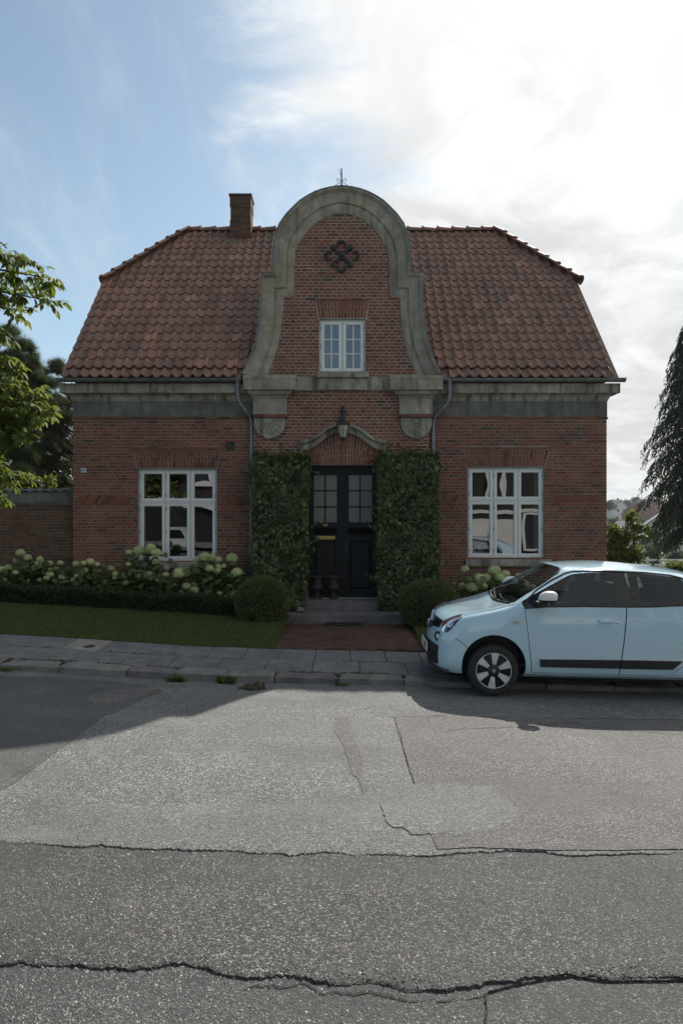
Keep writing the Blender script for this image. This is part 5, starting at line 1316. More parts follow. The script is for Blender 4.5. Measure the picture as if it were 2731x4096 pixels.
def hydrangea(heads, label, dd=(12.95, 13.35), white=None, leaves=460):
    hs = []; lo_ = max(q[1] for q in heads); heads = list(heads) + [(min(max(q[0]+random.gauss(0,28), 5), 2150), min(q[1]+random.uniform(8,48), lo_), q[2]*random.uniform(.65,.95)) for q in random.sample(list(heads), len(heads)//3)]
    for i, (x, y, r) in enumerate(heads):
        d = random.uniform(*dd); hs.append((at(x, y, d), r*d/F))
    cx_ = sum(p.x for p, r in hs)/len(hs); base = float(lawn_z(cx_, 13.1))
    root = thing('hydrangea', (cx_, 13.15, base), label, 'shrub', 'hydrangeas along the facade')
    x0, x1 = min(p.x for p, r in hs), max(p.x for p, r in hs)
    st = MB(); LP = []; LD = []
    for p, r in hs:
        bx_ = cx_ + (p.x-cx_)*.62 + random.gauss(0,.05); b0 = Vector((bx_, 13.2, base)); mid_ = b0.lerp(p, .6) + Vector((random.gauss(0,.03), .02, .05))
        st.tube([b0, mid_, p], [.009,.007,.005], 5)
        for k in range(9):                                   # pairs of leaves up the stem
            t = .12 + .83*k/9; q = b0.lerp(mid_, t/.6) if t < .6 else mid_.lerp(p, (t-.6)/.4)
            a = random.random()*6.283
            for s in (0, math.pi): LP.append(q + Vector((0,0,-.01))); LD.append((math.cos(a+s), math.sin(a+s)-.35, random.gauss(-.15,.3)))
    top = {}
    for _ in range(leaves):                                  # filling leaves in the body of the bush
        p, r = random.choice(hs); q = p + Vector((random.gauss(0,.13), random.gauss(.02,.12), -abs(random.gauss(.16,.17))-.05)); q.z = max(q.z, base+.05)
        LP.append(q); LD.append((random.gauss(0,1), random.gauss(-.5,.6), random.gauss(-.25,.35)))
    st.build('stems', M['bark'], root)
    LP = np.array([tuple(p) for p in LP]); LD = np.array(LD, float); n = len(LP); R = rot_mats(LD, np.array([[0,-.35,1.0]])+.45*rand_dirs(n))
    inst('foliage', scatter_mesh('hydrangea_foliage', *LEAF, LP, R, .10+.075*rng.random(n), M['hydleaf']), root, kind='stuff')
    for i, (p, r) in enumerate(hs):
        me = HW if white == i else random.choice(HM)
        o = inst('flower_head', me, root, Matrix.Translation(p) @ Matrix.Rotation(random.random()*6.28, 4, 'Z') @ Matrix.Rotation(random.gauss(0,.25), 4, 'X') @ Matrix.Scale(r*random.uniform(1.08,1.24), 4))
        if white == i: o['label'] = 'white flower head among the green ones'
hydrangea([C8(p) for p in H1], 'hydrangea with small green heads before the garden wall, leftmost bush')
hydrangea([C8(p) for p in H2], 'hydrangea below the house number at the left corner of the house')
hydrangea([C8(p) for p in H3], 'tall hydrangea with a white head before the left half of the window', white=13)
hydrangea([C8(p) for p in H4], 'tall hydrangea between the left window and the left ivy column')
hydrangea([(1660+x*.683, 2200+y*.683, r*.683) for x, y, r in H5], 'hydrangea with pale green heads behind the car windscreen', (12.8, 13.3), leaves=420)
# ------------------------------------------------------------------ parked car
def paintmat():
    m, t, p, o = nodemat('car_paint'); N = NT(t)
    c = N.mix(N.rng(N.noise(3, 4, .6), .3, .7), (.46,.64,.725), (.49,.67,.755)); t.links.new(c, p.inputs['Base Color'])
    d = N.rng(N.noise(9, 6, .7), .35, .75, .10, .22); t.links.new(d, p.inputs['Roughness'])
    p.inputs['Coat Weight'].default_value = .9; p.inputs['Coat Roughness'].default_value = .035; p.inputs['Specular IOR Level'].default_value = .5
    return m
M['paint'] = paintmat()
M['plastic'] = plain('black_plastic', (.016,.017,.018), .5, var=.2, vscale=20)
M['gloss_black'] = plain('gloss_black', (.010,.010,.011), .12, var=.2)
M['rubber'] = plain('tyre_rubber', (.020,.020,.020), .75, var=.25, vscale=25, bump=.15)
M['alloy'] = plain('machined_alloy', (.66,.66,.66), .38, metal=.35, var=.12, vscale=20)
M['chrome'] = plain('chrome', (.70,.71,.72), .12, metal=1.0, var=.05)
M['carglass'] = glassmat('car_glass', .012, (.74,.82,.83), ior=1.45, gcol=(.78,.92,1.0))
M['lens'] = glassmat('headlight_lens', .01, (.94,.95,.96), ior=1.25)
M['seat'] = plain('seat_fabric', (.025,.025,.028), .9, var=.3)
M['orange'] = plain('indicator_lens', (.45,.40,.34), .2)
CW = Matrix.Translation((1.085, 8.83, -.012)) @ Matrix.Rotation(math.radians(1.35), 4, 'Y') @ Matrix.Rotation(math.radians(-.5), 4, 'Z')
# car frame: x from nose to tail, y towards the house, z up; the near side is -y
car = thing('parked_car', None, 'light blue five-door hatchback parked at the kerb in front of the right window', 'car', W=CW)
cage = [
 # k0 bottom centre, k1 floor edge, k2 sill, k3, k4, k5 shoulder, k6 belt, k7 rail, k8, k9, k10 centre top   (u, v, w)
 [(.16,0,.19),(.06,0,.195),(.005,0,.27),(-.015,0,.40),(.00,0,.57),(.035,0,.715),(.085,0,.822),(.155,0,.876),(.24,0,.890),(.315,0,.908),(.40,0,.922)],
 [(.18,.0,.19),(.09,.44,.195),(.045,.47,.27),(.03,.47,.40),(.04,.47,.56),(.075,.46,.715),(.135,.45,.818),(.25,.37,.880),(.34,.26,.903),(.41,.13,.921),(.47,0,.932)],
 [(.24,0,.19),(.20,.64,.195),(.150,.70,.27),(.135,.705,.41),(.145,.705,.58),(.180,.695,.740),(.255,.660,.850),(.41,.53,.912),(.50,.36,.928),(.55,.18,.940),(.59,0,.944)],
 [(.42,0,.19),(.38,.70,.195),(.335,.775,.26),(.325,.785,.42),(.325,.785,.61),(.345,.778,.79),(.41,.735,.895),(.55,.59,.948),(.63,.40,.955),(.67,.20,.962),(.69,0,.964)],
 [(.69,0,.19),(.69,.72,.195),(.68,.800,.25),(.68,.815,.43),(.68,.818,.63),(.68,.812,.82),(.69,.770,.950),(.74,.65,.990),(.77,.44,.985),(.775,.22,.986),(.78,0,.986)],
 [(1.02,0,.19),(1.03,.72,.195),(1.03,.800,.25),(1.03,.818,.43),(1.03,.825,.65),(1.03,.822,.86),(1.03,.795,1.015),(1.02,.735,1.080),(.965,.63,1.058),(.88,.33,1.012),(.85,0,1.004)],
 [(1.35,0,.19),(1.38,.72,.195),(1.38,.795,.25),(1.38,.815,.43),(1.38,.825,.65),(1.38,.825,.88),(1.36,.800,1.045),(1.60,.622,1.425),(1.575,.560,1.462),(1.50,.29,1.496),(1.475,0,1.502)],
 [(2.0,0,.19),(2.0,.72,.195),(2.0,.795,.25),(2.0,.815,.43),(2.0,.828,.65),(2.0,.83,.89),(2.06,.800,1.062),(2.04,.612,1.460),(2.02,.545,1.500),(2.0,.28,1.538),(1.98,0,1.545)],
 [(2.18,0,.19),(2.16,.72,.195),(2.16,.795,.25),(2.16,.815,.43),(2.17,.83,.65),(2.19,.832,.89),(2.22,.800,1.066),(2.17,.610,1.458),(2.15,.543,1.500),(2.14,.28,1.540),(2.13,0,1.547)],
 [(2.8,0,.19),(2.80,.72,.195),(2.80,.80,.25),(2.80,.825,.43),(2.82,.838,.65),(2.84,.835,.90),(2.98,.79,1.105),(2.80,.60,1.410),(2.75,.53,1.458),(2.75,.27,1.500),(2.76,0,1.508)],
 [(3.18,0,.20),(3.18,.72,.205),(3.18,.80,.26),(3.18,.828,.43),(3.18,.835,.65),(3.20,.82,.90),(3.22,.765,1.12),(3.08,.585,1.345),(3.05,.51,1.395),(3.05,.26,1.440),(3.06,0,1.448)],
 [(3.42,0,.24),(3.45,.66,.25),(3.50,.72,.30),(3.52,.73,.45),(3.51,.73,.65),(3.47,.71,.90),(3.38,.68,1.10),(3.22,.55,1.30),(3.18,.47,1.345),(3.17,.24,1.385),(3.17,0,1.393)],
 [(3.44,0,.24),(3.50,0,.25),(3.58,0,.30),(3.60,0,.45),(3.59,0,.65),(3.54,0,.90),(3.46,0,1.08),(3.33,0,1.26),(3.27,0,1.31),(3.24,0,1.345),(3.21,0,1.37)],
]
NS, NK = len(cage), 11
bm = bmesh.new(); crease = bm.edges.layers.float.new('crease_edge')
VV = {}
for i in range(NS):
    for k in range(NK):
        u_, v_, w_ = cage[i][k]
        for s in (-1, 1):
            if v_ == 0 and s == 1: VV[i,k,1] = VV[i,k,-1]; continue
            VV[i,k,s] = bm.verts.new((u_, s*v_, w_))
PAINT, BLK, GLS = 0, 1, 2
for i in range(NS-1):
    for k in range(NK-1):
        mat_ = PAINT
        if k == 0: mat_ = BLK
        if k == 6 and 5 <= i <= 9: mat_ = GLS if i != 7 else BLK
        if k == 6 and i == 9: mat_ = PAINT
        if i == 5 and k in (8, 9): mat_ = GLS
        if i == 10 and k in (8, 9) or i == 11 and k >= 7: mat_ = PAINT
        for s in (-1, 1):
            q = []
            for v in (VV[i,k,s], VV[i+1,k,s], VV[i+1,k+1,s], VV[i,k+1,s]):
                if v not in q: q.append(v)
            if len(q) < 3: continue
            if s == 1: q = q[::-1]
            try: f = bm.faces.new(q); f.material_index = mat_
            except ValueError: pass
bmesh.ops.recalc_face_normals(bm, faces=bm.faces[:])
def cr(a, b_, val):
    for s in (-1, 1):
        e = bm.edges.get((VV[a[0],a[1],s], VV[b_[0],b_[1],s])) if VV[a[0],a[1],s] != VV[b_[0],b_[1],s] else None
        if e: e[crease] = val
for i in range(NS-1):
    cr((i,1),(i+1,1), .7)
    if i >= 5: cr((i,6),(i+1,6), .75); cr((i,7),(i+1,7), .7)
    if 2 <= i <= 4: cr((i,6),(i+1,6), .25)
for k in (6, 7): pass
for k in range(8, 10): cr((5,k),(5,k+1), 1.0); cr((6,k),(6,k+1), .6)
cr((5,8),(6,8), .9); cr((5,7),(6,7), .6)
for i in (6, 7, 8, 9): cr((i,6),(i,7), .9)
cr((5,6),(5,7), .9); cr((5,7),(5,8), .5)
me = bpy.data.meshes.new('car_cage'); bm.to_mesh(me); bm.free()
for n_ in ('paint','plastic','carglass','rubber'): me.materials.append(M[n_])
tmp = bpy.data.objects.new('car_tmp', me); COL.objects.link(tmp)
sd = tmp.modifiers.new('s', 'SUBSURF'); sd.levels = 4; sd.render_levels = 4
# wheel arches
FW, RW_, WR_, WZ = .705, 3.185, .302, .300
def cyl(u_, v0, v1, r, n=64):
    b = MB(); vs = [(u_+r*math.cos(6.28318*j/n), v, WZ+.02+r*math.sin(6.28318*j/n)) for v in (v0, v1) for j in range(n)]
    b.add(vs, [tuple(range(n)), tuple(range(2*n-1, n-1, -1))] + [(j+n, (j+1)%n+n, (j+1)%n, j) for j in range(n)]); return b
cu = MB()
for u_ in (FW, RW_):
    for v0, v1 in ((-.95,-.50),(.50,.95)):
        c_ = cyl(u_, v0, v1, .372); cu.add(c_.v, c_.f)
cme = cu.mesh('arch_cut', M['plastic']); 
bmx = bmesh.new(); bmx.from_mesh(cme); bmesh.ops.recalc_face_normals(bmx, faces=bmx.faces[:]); bmx.to_mesh(cme); bmx.free()
cob = bpy.data.objects.new('arch_cut', cme); COL.objects.link(cob)
bo = tmp.modifiers.new('b', 'BOOLEAN'); bo.operation = 'DIFFERENCE'; bo.object = cob; bo.solver = 'EXACT'
try: bo.material_mode = 'TRANSFER'
except Exception: pass
dg = bpy.context.evaluated_depsgraph_get(); full = bpy.data.meshes.new_from_object(tmp.evaluated_get(dg))
bo.show_viewport = False; bo.show_render = False
dg = bpy.context.evaluated_depsgraph_get(); dg.update(); solid = bpy.data.meshes.new_from_object(tmp.evaluated_get(dg))
bpy.data.objects.remove(tmp); bpy.data.objects.remove(cob)
bvh = BVHTree.FromPolygons([v.co[:] for v in solid.vertices], [tuple(p.vertices) for p in solid.polygons])
mats_full = [m.name if m else '' for m in full.materials]
def sub(test, name, mats, smooth=60, parent=car):
    V = [v.co for v in full.vertices]; used = {}; vs = []; fs = []; mi = []
    for p in full.polygons:
        if not test(p): continue
        f = []
        for i in p.vertices:
            if i not in used: used[i] = len(vs); vs.append(V[i][:])
            f.append(used[i])
        fs.append(f)
    m_ = bpy.data.meshes.new(name); m_.from_pydata(vs, [], fs); m_.materials.append(mats)
    shade(m_, smooth); o = bpy.data.objects.new(name, m_); put(o, parent, CW); return o
def mn(p): return mats_full[p.material_index]
body = sub(lambda p: mn(p) == 'car_paint', 'body', M['paint'], 50)
sm = body.modifiers.new('shell', 'SOLIDIFY'); sm.thickness = .012; sm.offset = -1; body.data.materials.append(M['plastic']); sm.material_offset = 1; sm.material_offset_rim = 1
sub(lambda p: mn(p) == 'black_plastic' and p.center.z < .98, 'underbody', M['plastic'])
for s, lab in ((-1, 'near'), (1, 'far')):
    sub(lambda p: mn(p) == 'car_glass' and p.center.y*s > 0 and p.center.x > 2.1 and abs(p.normal.y) > .6, 'rear_side_window', M['carglass'])
    sub(lambda p: mn(p) == 'car_glass' and p.center.y*s > 0 and p.center.x <= 2.1 and abs(p.normal.y) > .55, 'front_side_window', M['carglass'])
    sub(lambda p: mn(p) == 'black_plastic' and p.center.z >= .98 and p.center.y*s > 0, 'door_pillar', M['gloss_black'])
sub(lambda p: mn(p) == 'car_glass' and abs(p.normal.y) <= .55, 'windscreen', M['carglass'])

def on_side(u_, w_, off=0, s=-1):
    h = bvh.ray_cast(Vector((u_, s*2, w_)), Vector((0, -s, 0)))
    if h[0] is None: return None
    n_ = h[1]
    if n_.y*s < 0: n_ = -n_
    return h[0] + n_*off
def side_patch(top, bot, nu, nw, off, th, s=-1):
    """solid panel following the body side between two (u,w) polylines"""
    def samp(P, t):
        x = t*(len(P)-1); i = min(int(x), len(P)-2); f = x-i; return (P[i][0]+(P[i+1][0]-P[i][0])*f, P[i][1]+(P[i+1][1]-P[i][1])*f)
    G = []
    for j in range(nw+1):
        r = []
        for i in range(nu+1):
            a, b_ = samp(top, i/nu), samp(bot, i/nu); t = j/nw
            p = on_side(a[0]+(b_[0]-a[0])*t, a[1]+(b_[1]-a[1])*t, off, s)
            if p is None: p = r[-1] if r else Vector((a[0], s*.8, a[1]))
            r.append(p)
        G.append(r)
    b = MB(); b.grid(G, flip=(s > 0))
    sk = lambda p: Vector((p.x, p.y - s*th, p.z))
    edge = G[0] + [r[-1] for r in G[1:]] + G[-1][::-1][1:] + [r[0] for r in G[::-1][1:]]
    b.grid([edge, [sk(p) for p in edge]], flip=(s < 0))
    return b
def side_line(pts, w, off, s=-1, sub_=6):
    b = MB(); P = []
    for (a, b_) in zip(pts[:-1], pts[1:]):
        for k in range(sub_): t = k/sub_; P.append((a[0]+(b_[0]-a[0])*t, a[1]+(b_[1]-a[1])*t))
    P.append(pts[-1]); Q = []
    for p in P:
        h = on_side(p[0], p[1], off, s)
        if h is not None: Q.append(h)
    b.tube(Q, w, 5); return b
for s in (-1, 1):
    # doors: a dark gap and the painted skin over it
    for nm, top, bot, lab in (('front_door', [(1.055,1.005),(1.3,1.030),(1.7,1.044),(2.145,1.050)], [(1.150,.268),(1.4,.262),(1.8,.262),(2.085,.262)], 'front door'),
                              ('rear_door', [(2.157,1.050),(2.4,1.058),(2.7,1.078),(2.93,1.095)], [(2.097,.262),(2.3,.262),(2.62,.262),(2.78,.40)], 'rear door')):
        g_ = side_patch([(a-.006*(i==0)+.006*(i==3), b_+.006) for i, (a, b_) in enumerate(top)], [(a-.006*(i==0)+.006*(i==3), b_-.006) for i, (a, b_) in enumerate(bot)], 26, 18, .0015, .004, s)
        gap = g_.build('door_gap', M['gloss_black'], body, smooth=60, W=CW)
        d_ = side_patch(top, bot, 30, 22, .0035, .006, s); dr_ = d_.build(nm, M['paint'], car, smooth=60, W=CW)
        if nm == 'front_door':
            q = on_side(1.93, .895, 0, s); b = MB(); b.bbox(1.845, 2.00, q.y-.040, q.y+.040, .868, .910, .014); b.build('door_handle', M['paint'], dr_, smooth=60, W=CW)
            b = side_patch([(1.845,.872),(2.005,.872)], [(1.86,.838),(1.99,.838)], 8, 4, .0042, .003, s); b.build('handle_recess', M['paint'], dr_, smooth=60, W=CW)
            q = on_side(2.045, .872, 0, s); b = MB(); b.lathe([(.016,-.004),(.016,.006),(.010,.009),(.001,.007)] if s < 0 else [(.001,-.007),(.010,-.009),(.016,-.006),(.016,.004)], (2.045, q.y, .872), axis='Y', n=16); b.build('door_lock', M['chrome'], dr_, smooth=40, W=CW)
        tr_t, tr_b = ([(1.225,.425),(1.6,.432),(2.094,.440)], [(1.236,.335),(1.6,.335),(2.088,.337)]) if nm == 'front_door' else ([(2.108,.440),(2.4,.444),(2.755,.446)], [(2.102,.337),(2.4,.339),(2.66,.343)])
        b = side_patch(tr_t, tr_b, 20, 4, .016, .016, s); tm = b.build('side_trim', M['plastic'], dr_, smooth=50, W=CW)
        b = side_patch([(a, c+.014) for a, c in tr_t], [(a, c+.001) for a, c in tr_t], 20, 2, .017, .016, s); b.build('trim_strip', M['alloy'], dr_, smooth=50, W=CW)
    # black surround of the windows
    b = side_line([(1.05,1.012),(1.3,1.040),(1.7,1.056),(2.15,1.062),(2.5,1.078),(2.95,1.105)], .010, .004, s); b.build('belt_seal', M['plastic'], body, smooth=60, W=CW)
    b = side_line([(1.055,1.018),(1.10,1.115),(1.22,1.215),(1.40,1.335),(1.55,1.415),(1.64,1.440),(1.8,1.452),(2.04,1.458),(2.4,1.450),(2.7,1.424),(2.82,1.395),(2.90,1.30),(2.96,1.20),(2.965,1.115)], .014, .0, s, 5); b.build('window_seal', M['plastic'], body, smooth=60, W=CW)
    # black print around the rear window glass and its fixing studs
    for uu, ww_ in ((2.235,1.375),(2.245,1.150),(2.86,1.185)):
        q = on_side(uu, ww_, 0, s)
        if q: b = MB(); b.lathe([(.013,-.003),(.013,.006),(.001,.008)] if s < 0 else [(.001,-.008),(.013,-.006),(.013,.003)], (uu, q.y, ww_), axis='Y', n=12); b.build('window_stud', M['plastic'], body, smooth=40, W=CW)
    b = side_patch([(2.215,1.452),(2.32,1.448)], [(2.225,1.085),(2.30,1.085)], 6, 14, .002, .003, s); b.build('window_mask', M['gloss_black'], body, smooth=60, W=CW)
    b = side_patch([(2.32,1.448),(2.8,1.400)], [(2.32,1.400),(2.76,1.365)], 16, 3, .002, .003, s); b.build('window_mask', M['gloss_black'], body, smooth=60, W=CW)
    b = side_patch([(2.30,1.118),(2.93,1.135)], [(2.30,1.085),(2.95,1.115)], 16, 3, .002, .003, s); b.build('window_mask', M['gloss_black'], body, smooth=60, W=CW)
    # wing indicator, bonnet shut line, wing-bumper joint
    q = on_side(.955, .845, 0, s)
    b = side_patch([(.912,.862),(.985,.862)], [(.912,.830),(.985,.830)], 5, 3, .006, .008, s); b.build('side_repeater', M['orange'], body, smooth=30, W=CW)
    b = side_line([(.255,.625),(.31,.600),(.36,.565),(.395,.520)], .0035, .0, s); b.build('bumper_joint', M['gloss_black'], body, W=CW)
    b = side_line([(1.0,.232),(1.3,.222),(2.0,.222),(2.8,.225)], .006, -.002, s); b.build('sill_edge', M['plastic'], body, W=CW)
    # mirror
    mx_ = MB(); ms = bmesh.new(); bmesh.ops.create_icosphere(ms, subdivisions=3, radius=1)
    for v in ms.verts:
        n_ = v.co.copy(); e = 2.6; r_ = (abs(n_.x)**e+abs(n_.y)**e+abs(n_.z)**e)**(-1/e); n_ *= r_
        v.co = Vector((1.270 + n_.x*.098*(1-.10*n_.z) + .018*n_.z, s*(.925 + n_.y*.070), 1.165 + n_.z*.072))
    top_ = ms.copy(); bmesh.ops.bisect_plane(top_, geom=top_.verts[:]+top_.edges[:]+top_.faces[:], plane_co=(0,0,1.135), plane_no=(0,0,1), clear_inner=True)
    bot_ = ms.copy(); bmesh.ops.bisect_plane(bot_, geom=bot_.verts[:]+bot_.edges[:]+bot_.faces[:], plane_co=(0,0,1.135), plane_no=(0,0,1), clear_outer=True); ms.free()
    b = MB(); b.bm(bot_); b.box(1.17, 1.26, s*.79, s*.90, 1.045, 1.105); mir = b.build('mirror', M['plastic'], car, smooth=50, W=CW)
    b = MB(); b.bm(top_); b.build('mirror_cap', M['white'], mir, smooth=60, W=CW)

# front: grille band, lower intake, plate, badge, lamps (projected from the front)
def on_front(v_, w_, off=0):
    h = bvh.ray_cast(Vector((-1.5, v_, w_)), Vector((1, 0, 0)))
    if h[0] is None: return Vector((.4, v_, w_))
    n_ = h[1];  n_ = -n_ if n_.x > 0 else n_
    return h[0] + n_*off
def front_patch(top, bot, nu, nw, off, th=.006):
    def samp(P, t):
        x = t*(len(P)-1); i = min(int(x), len(P)-2); f = x-i; return (P[i][0]+(P[i+1][0]-P[i][0])*f, P[i][1]+(P[i+1][1]-P[i][1])*f)
    G = []
    for j in range(nw+1):
        r = []
        for i in range(nu+1):
            a, b_ = samp(top, i/nu), samp(bot, i/nu); t = j/nw; r.append(on_front(a[0]+(b_[0]-a[0])*t, a[1]+(b_[1]-a[1])*t, off))
        G.append(r)
    b = MB(); b.grid(G); edge = G[0] + [r[-1] for r in G[1:]] + G[-1][::-1][1:] + [r[0] for r in G[::-1][1:]]
    b.grid([edge, [Vector((p.x+th, p.y, p.z)) for p in edge]]); return b
b = front_patch([(-.47,.788),(-.2,.800),(0,.804),(.2,.800),(.47,.788)], [(-.47,.710),(-.22,.690),(0,.620),(.22,.690),(.47,.710)], 30, 8, .004); gr_ = b.build('grille', M['gloss_black'], car, smooth=60, W=CW)
b = front_patch([(-.47,.790),(-.2,.802),(-.10,.804)], [(-.47,.778),(-.2,.788),(-.10,.790)], 16, 2, .012); b.build('grille_strip', M['chrome'], gr_, smooth=60, W=CW)
b = front_patch([(.10,.804),(.2,.802),(.47,.790)], [(.10,.790),(.2,.788),(.47,.778)], 16, 2, .012); b.build('grille_strip', M['chrome'], gr_, smooth=60, W=CW)
# lozenge badge
bd = MB(); bc = on_front(0, .735, .02); hw, hh, iw, ih = .085, .115, .045, .066
def lz_(w_, h_, x): return [Vector((x + .30*(z_), y_, bc.z + z_)) for y_, z_ in ((-w_,0),(0,-h_),(w_,0),(0,h_))]
o_, i_ = lz_(hw, hh, bc.x-.012), lz_(iw, ih, bc.x-.012); o2, i2 = lz_(hw*1.05, hh*1.05, bc.x+.02), lz_(iw, ih, bc.x+.01)
bd.add(o_+i_+o2+i2, [(k,(k+1)%4,(k+1)%4+4,k+4) for k in range(4)] + [(k+8,(k+1)%4+8,(k+1)%4,k) for k in range(4)] + [(k+4,(k+1)%4+4,(k+1)%4+12,k+12) for k in range(4)])
bd.build('badge', M['chrome'], gr_, W=CW, label='chrome lozenge badge')
b = front_patch([(-.56,.500),(-.5,.510),(0,.515),(.5,.510),(.56,.500)], [(-.54,.285),(-.42,.262),(0,.255),(.42,.262),(.54,.285)], 34, 10, .004); lg = b.build('lower_intake', M['plastic'], car, smooth=60, W=CW)
for k in range(5):
    z = .285+k*.027; b = front_patch([(-.50,z+.010),(0,z+.006),(.50,z+.010)], [(-.50,z),(0,z-.004),(.50,z)], 24, 1, .014, .01); b.build('intake_slat', M['gloss_black'], lg, W=CW)
pq = on_front(-.13, .42, .012); b = MB(); px_ = on_front(0, .42, 0).x - .030
b.bbox(px_-.006, px_+.012, -.26, .26, .372, .484, .004); pl = b.build('number_plate', M['white'], car, W=CW, label='white number plate with a red edge')
M['plate_red'] = plain('plate_red', (.35,.03,.03), .4)
b = MB()
for (y0, y1, z0, z1) in ((-.258,.258,.478,.482),(-.258,.258,.374,.378),(-.258,-.254,.378,.478),(.254,.258,.378,.478)): b.box(px_-.0072, px_-.005, y0, y1, z0, z1)
b.build('plate_border', M['plate_red'], pl, W=CW)
inst('plate_text', text_mesh('91 021', .100, 'plate_text', M['gloss_black'], .0006, .003), pl, CW @ Matrix.Translation((px_-.0070, -.105, .458)) @ Matrix.Rotation(-math.pi/2, 4, 'Z') @ Matrix.Rotation(math.pi/2, 4, 'X') @ Matrix.Scale(.78, 4, (1,0,0)))
for s in (-1, 1):
    # headlamp: dark housing, reflectors, clear lens; projected along a diagonal
    dirv = Vector((.80, -s*.60, 0)); 
    def on_diag(a, w_, off=0):
        a = -.150 + (a+.10)*.58; w_ = .775 + (w_-.775)*.86 + .008; c = Vector((.30, s*.70, w_)) + Vector((.60, s*.80, 0))*a
        h = bvh.ray_cast(c - dirv*2, dirv)
        if h[0] is None: return c
        n_ = h[1]; n_ = -n_ if n_.dot(dirv) > 0 else n_
        return h[0] + n_*off
    def diag_patch(poly_t, poly_b, nu, nw, off, th=.006):
        def samp(P, t):
            x = t*(len(P)-1); i = min(int(x), len(P)-2); f = x-i; return (P[i][0]+(P[i+1][0]-P[i][0])*f, P[i][1]+(P[i+1][1]-P[i][1])*f)
        G = [[on_diag(*(lambda a, c, t: (a[0]+(c[0]-a[0])*t, a[1]+(c[1]-a[1])*t))(samp(poly_t, i/nu), samp(poly_b, i/nu), j/nw), off) for i in range(nu+1)] for j in range(nw+1)]
        b = MB(); b.grid(G, flip=(s > 0)); edge = G[0] + [r[-1] for r in G[1:]] + G[-1][::-1][1:] + [r[0] for r in G[::-1][1:]]
        b.grid([edge, [p + dirv*th for p in edge]]); return b
    T_ = [(-.30,.770),(-.22,.800),(-.12,.838),(-.03,.868),(.05,.888),(.115,.893),(.150,.880)]; Bt = [(-.30,.735),(-.22,.672),(-.12,.650),(-.03,.664),(.05,.715),(.115,.785),(.150,.862)]
    b = diag_patch(T_, Bt, 18, 10, .004); hl = b.build('headlamp', M['gloss_black'], car, smooth=60, W=CW)
    b = diag_patch([(-.10,.842),(.0,.872),(.11,.889),(.143,.878)], [(-.10,.824),(.0,.846),(.10,.846),(.135,.846)], 14, 3, .008); b.build('daylight_strip', M['alloy'], hl, smooth=60, W=CW)
    for a0, w0, r_ in ((-.145,.742,.036),(.0,.768,.044)):
        c = on_diag(a0, w0, .004); nrm = (on_diag(a0, w0, .1)-c).normalized(); Rm = nrm.to_track_quat('Z', 'Y').to_matrix().to_4x4()
        b = MB(); b.lathe([(r_,0),(r_,.006),(r_*.86,.008),(r_*.70,-.0),(r_*.35,.004),(r_*.30,.012),(.001,.014)], (0,0,0), n=22); b.v = [tuple(Matrix.Translation(c) @ Rm @ Vector(v)) for v in b.v]; b.build('reflector', M['chrome'], hl, smooth=40, W=CW)
    b = diag_patch(T_, Bt, 18, 10, .018, .014); b.build('lamp_lens', M['lens'], hl, smooth=60, W=CW)
    # round day running lamp in the bumper
    c = on_front(s*.50, .610, .002); nrm = Vector((-.85, s*.52, .1)).normalized(); Rm = nrm.to_track_quat('Z', 'Y').to_matrix().to_4x4()
    b = MB(); b.lathe([(.058,-.02),(.060,.006),(.050,.010),(.040,.002),(.02,.004),(.001,.006)], (0,0,0), n=24); b.v = [tuple(Matrix.Translation(c) @ Rm @ Vector(v)) for v in b.v]; fg = b.build('round_lamp', M['gloss_black'], car, smooth=40, W=CW)
    b = MB(); b.lathe([(.030,.003),(.026,.008),(.001,.010)], (0,0,0), n=20); b.v = [tuple(Matrix.Translation(c) @ Rm @ Vector(v)) for v in b.v]; b.build('lamp_bulb', M['alloy'], fg, smooth=40, W=CW)
# front lip
b = MB(); lip = []
for t in np.linspace(-1, 1, 25): p = on_front(t*.66, .245, .004) if abs(t) < .93 else on_front(t*.66, .245, .004); lip.append((p.x, p.y, .200))
b.grid([[(x+.006, y, .238) for x, y, z in lip], [(x-.006, y, .205) for x, y, z in lip], [(x+.05, y*.97, .165) for x, y, z in lip], [(x+.30, y*.97, .165) for x, y, z in lip]]); b.build('front_lip', M['plastic'], car, smooth=60, W=CW)
# bonnet shut line and wipers, projected from above
def on_top(u_, v_, off=0):
    h = bvh.ray_cast(Vector((u_, v_, 3)), Vector((0,0,-1))); return (h[0] + h[1]*(off if h[1].z > 0 else -off)) if h[0] else Vector((u_, v_, 1))
for s in (-1, 1):
    b = MB(); b.tube([on_top(u_, s*v_, .0) for u_, v_ in ((.30,.60),(.36,.625),(.44,.640),(.54,.655),(.66,.675),(.78,.69),(.88,.700),(.95,.705))], .0035, 5); b.build('bonnet_joint', M['gloss_black'], body, W=CW)
b = MB(); b.tube([on_top(.86+.10*abs(v_), v_, .006) for v_ in np.linspace(-.60,.60,17)], .014, 6); b.build('cowl', M['plastic'], car, smooth=60, W=CW)
for v0, v1 in ((-.48,.06),(-.02,.50)):
    b = MB(); b.tube([on_top(.875+.12*abs(v0), v0, .012), on_top(.92, (v0+v1)/2, .014), on_top(.945+.06*abs(v1), v1, .012)], .008, 6); b.build('wiper', M['plastic'], car, smooth=60, W=CW)
ant = on_top(2.72, -.05, 0); b = MB(); b.tube([ant, ant + Vector((.12,0,.13)), ant + Vector((.26,0,.30))], [.012,.006,.003], 6); b.build('aerial', M['plastic'], car, W=CW)
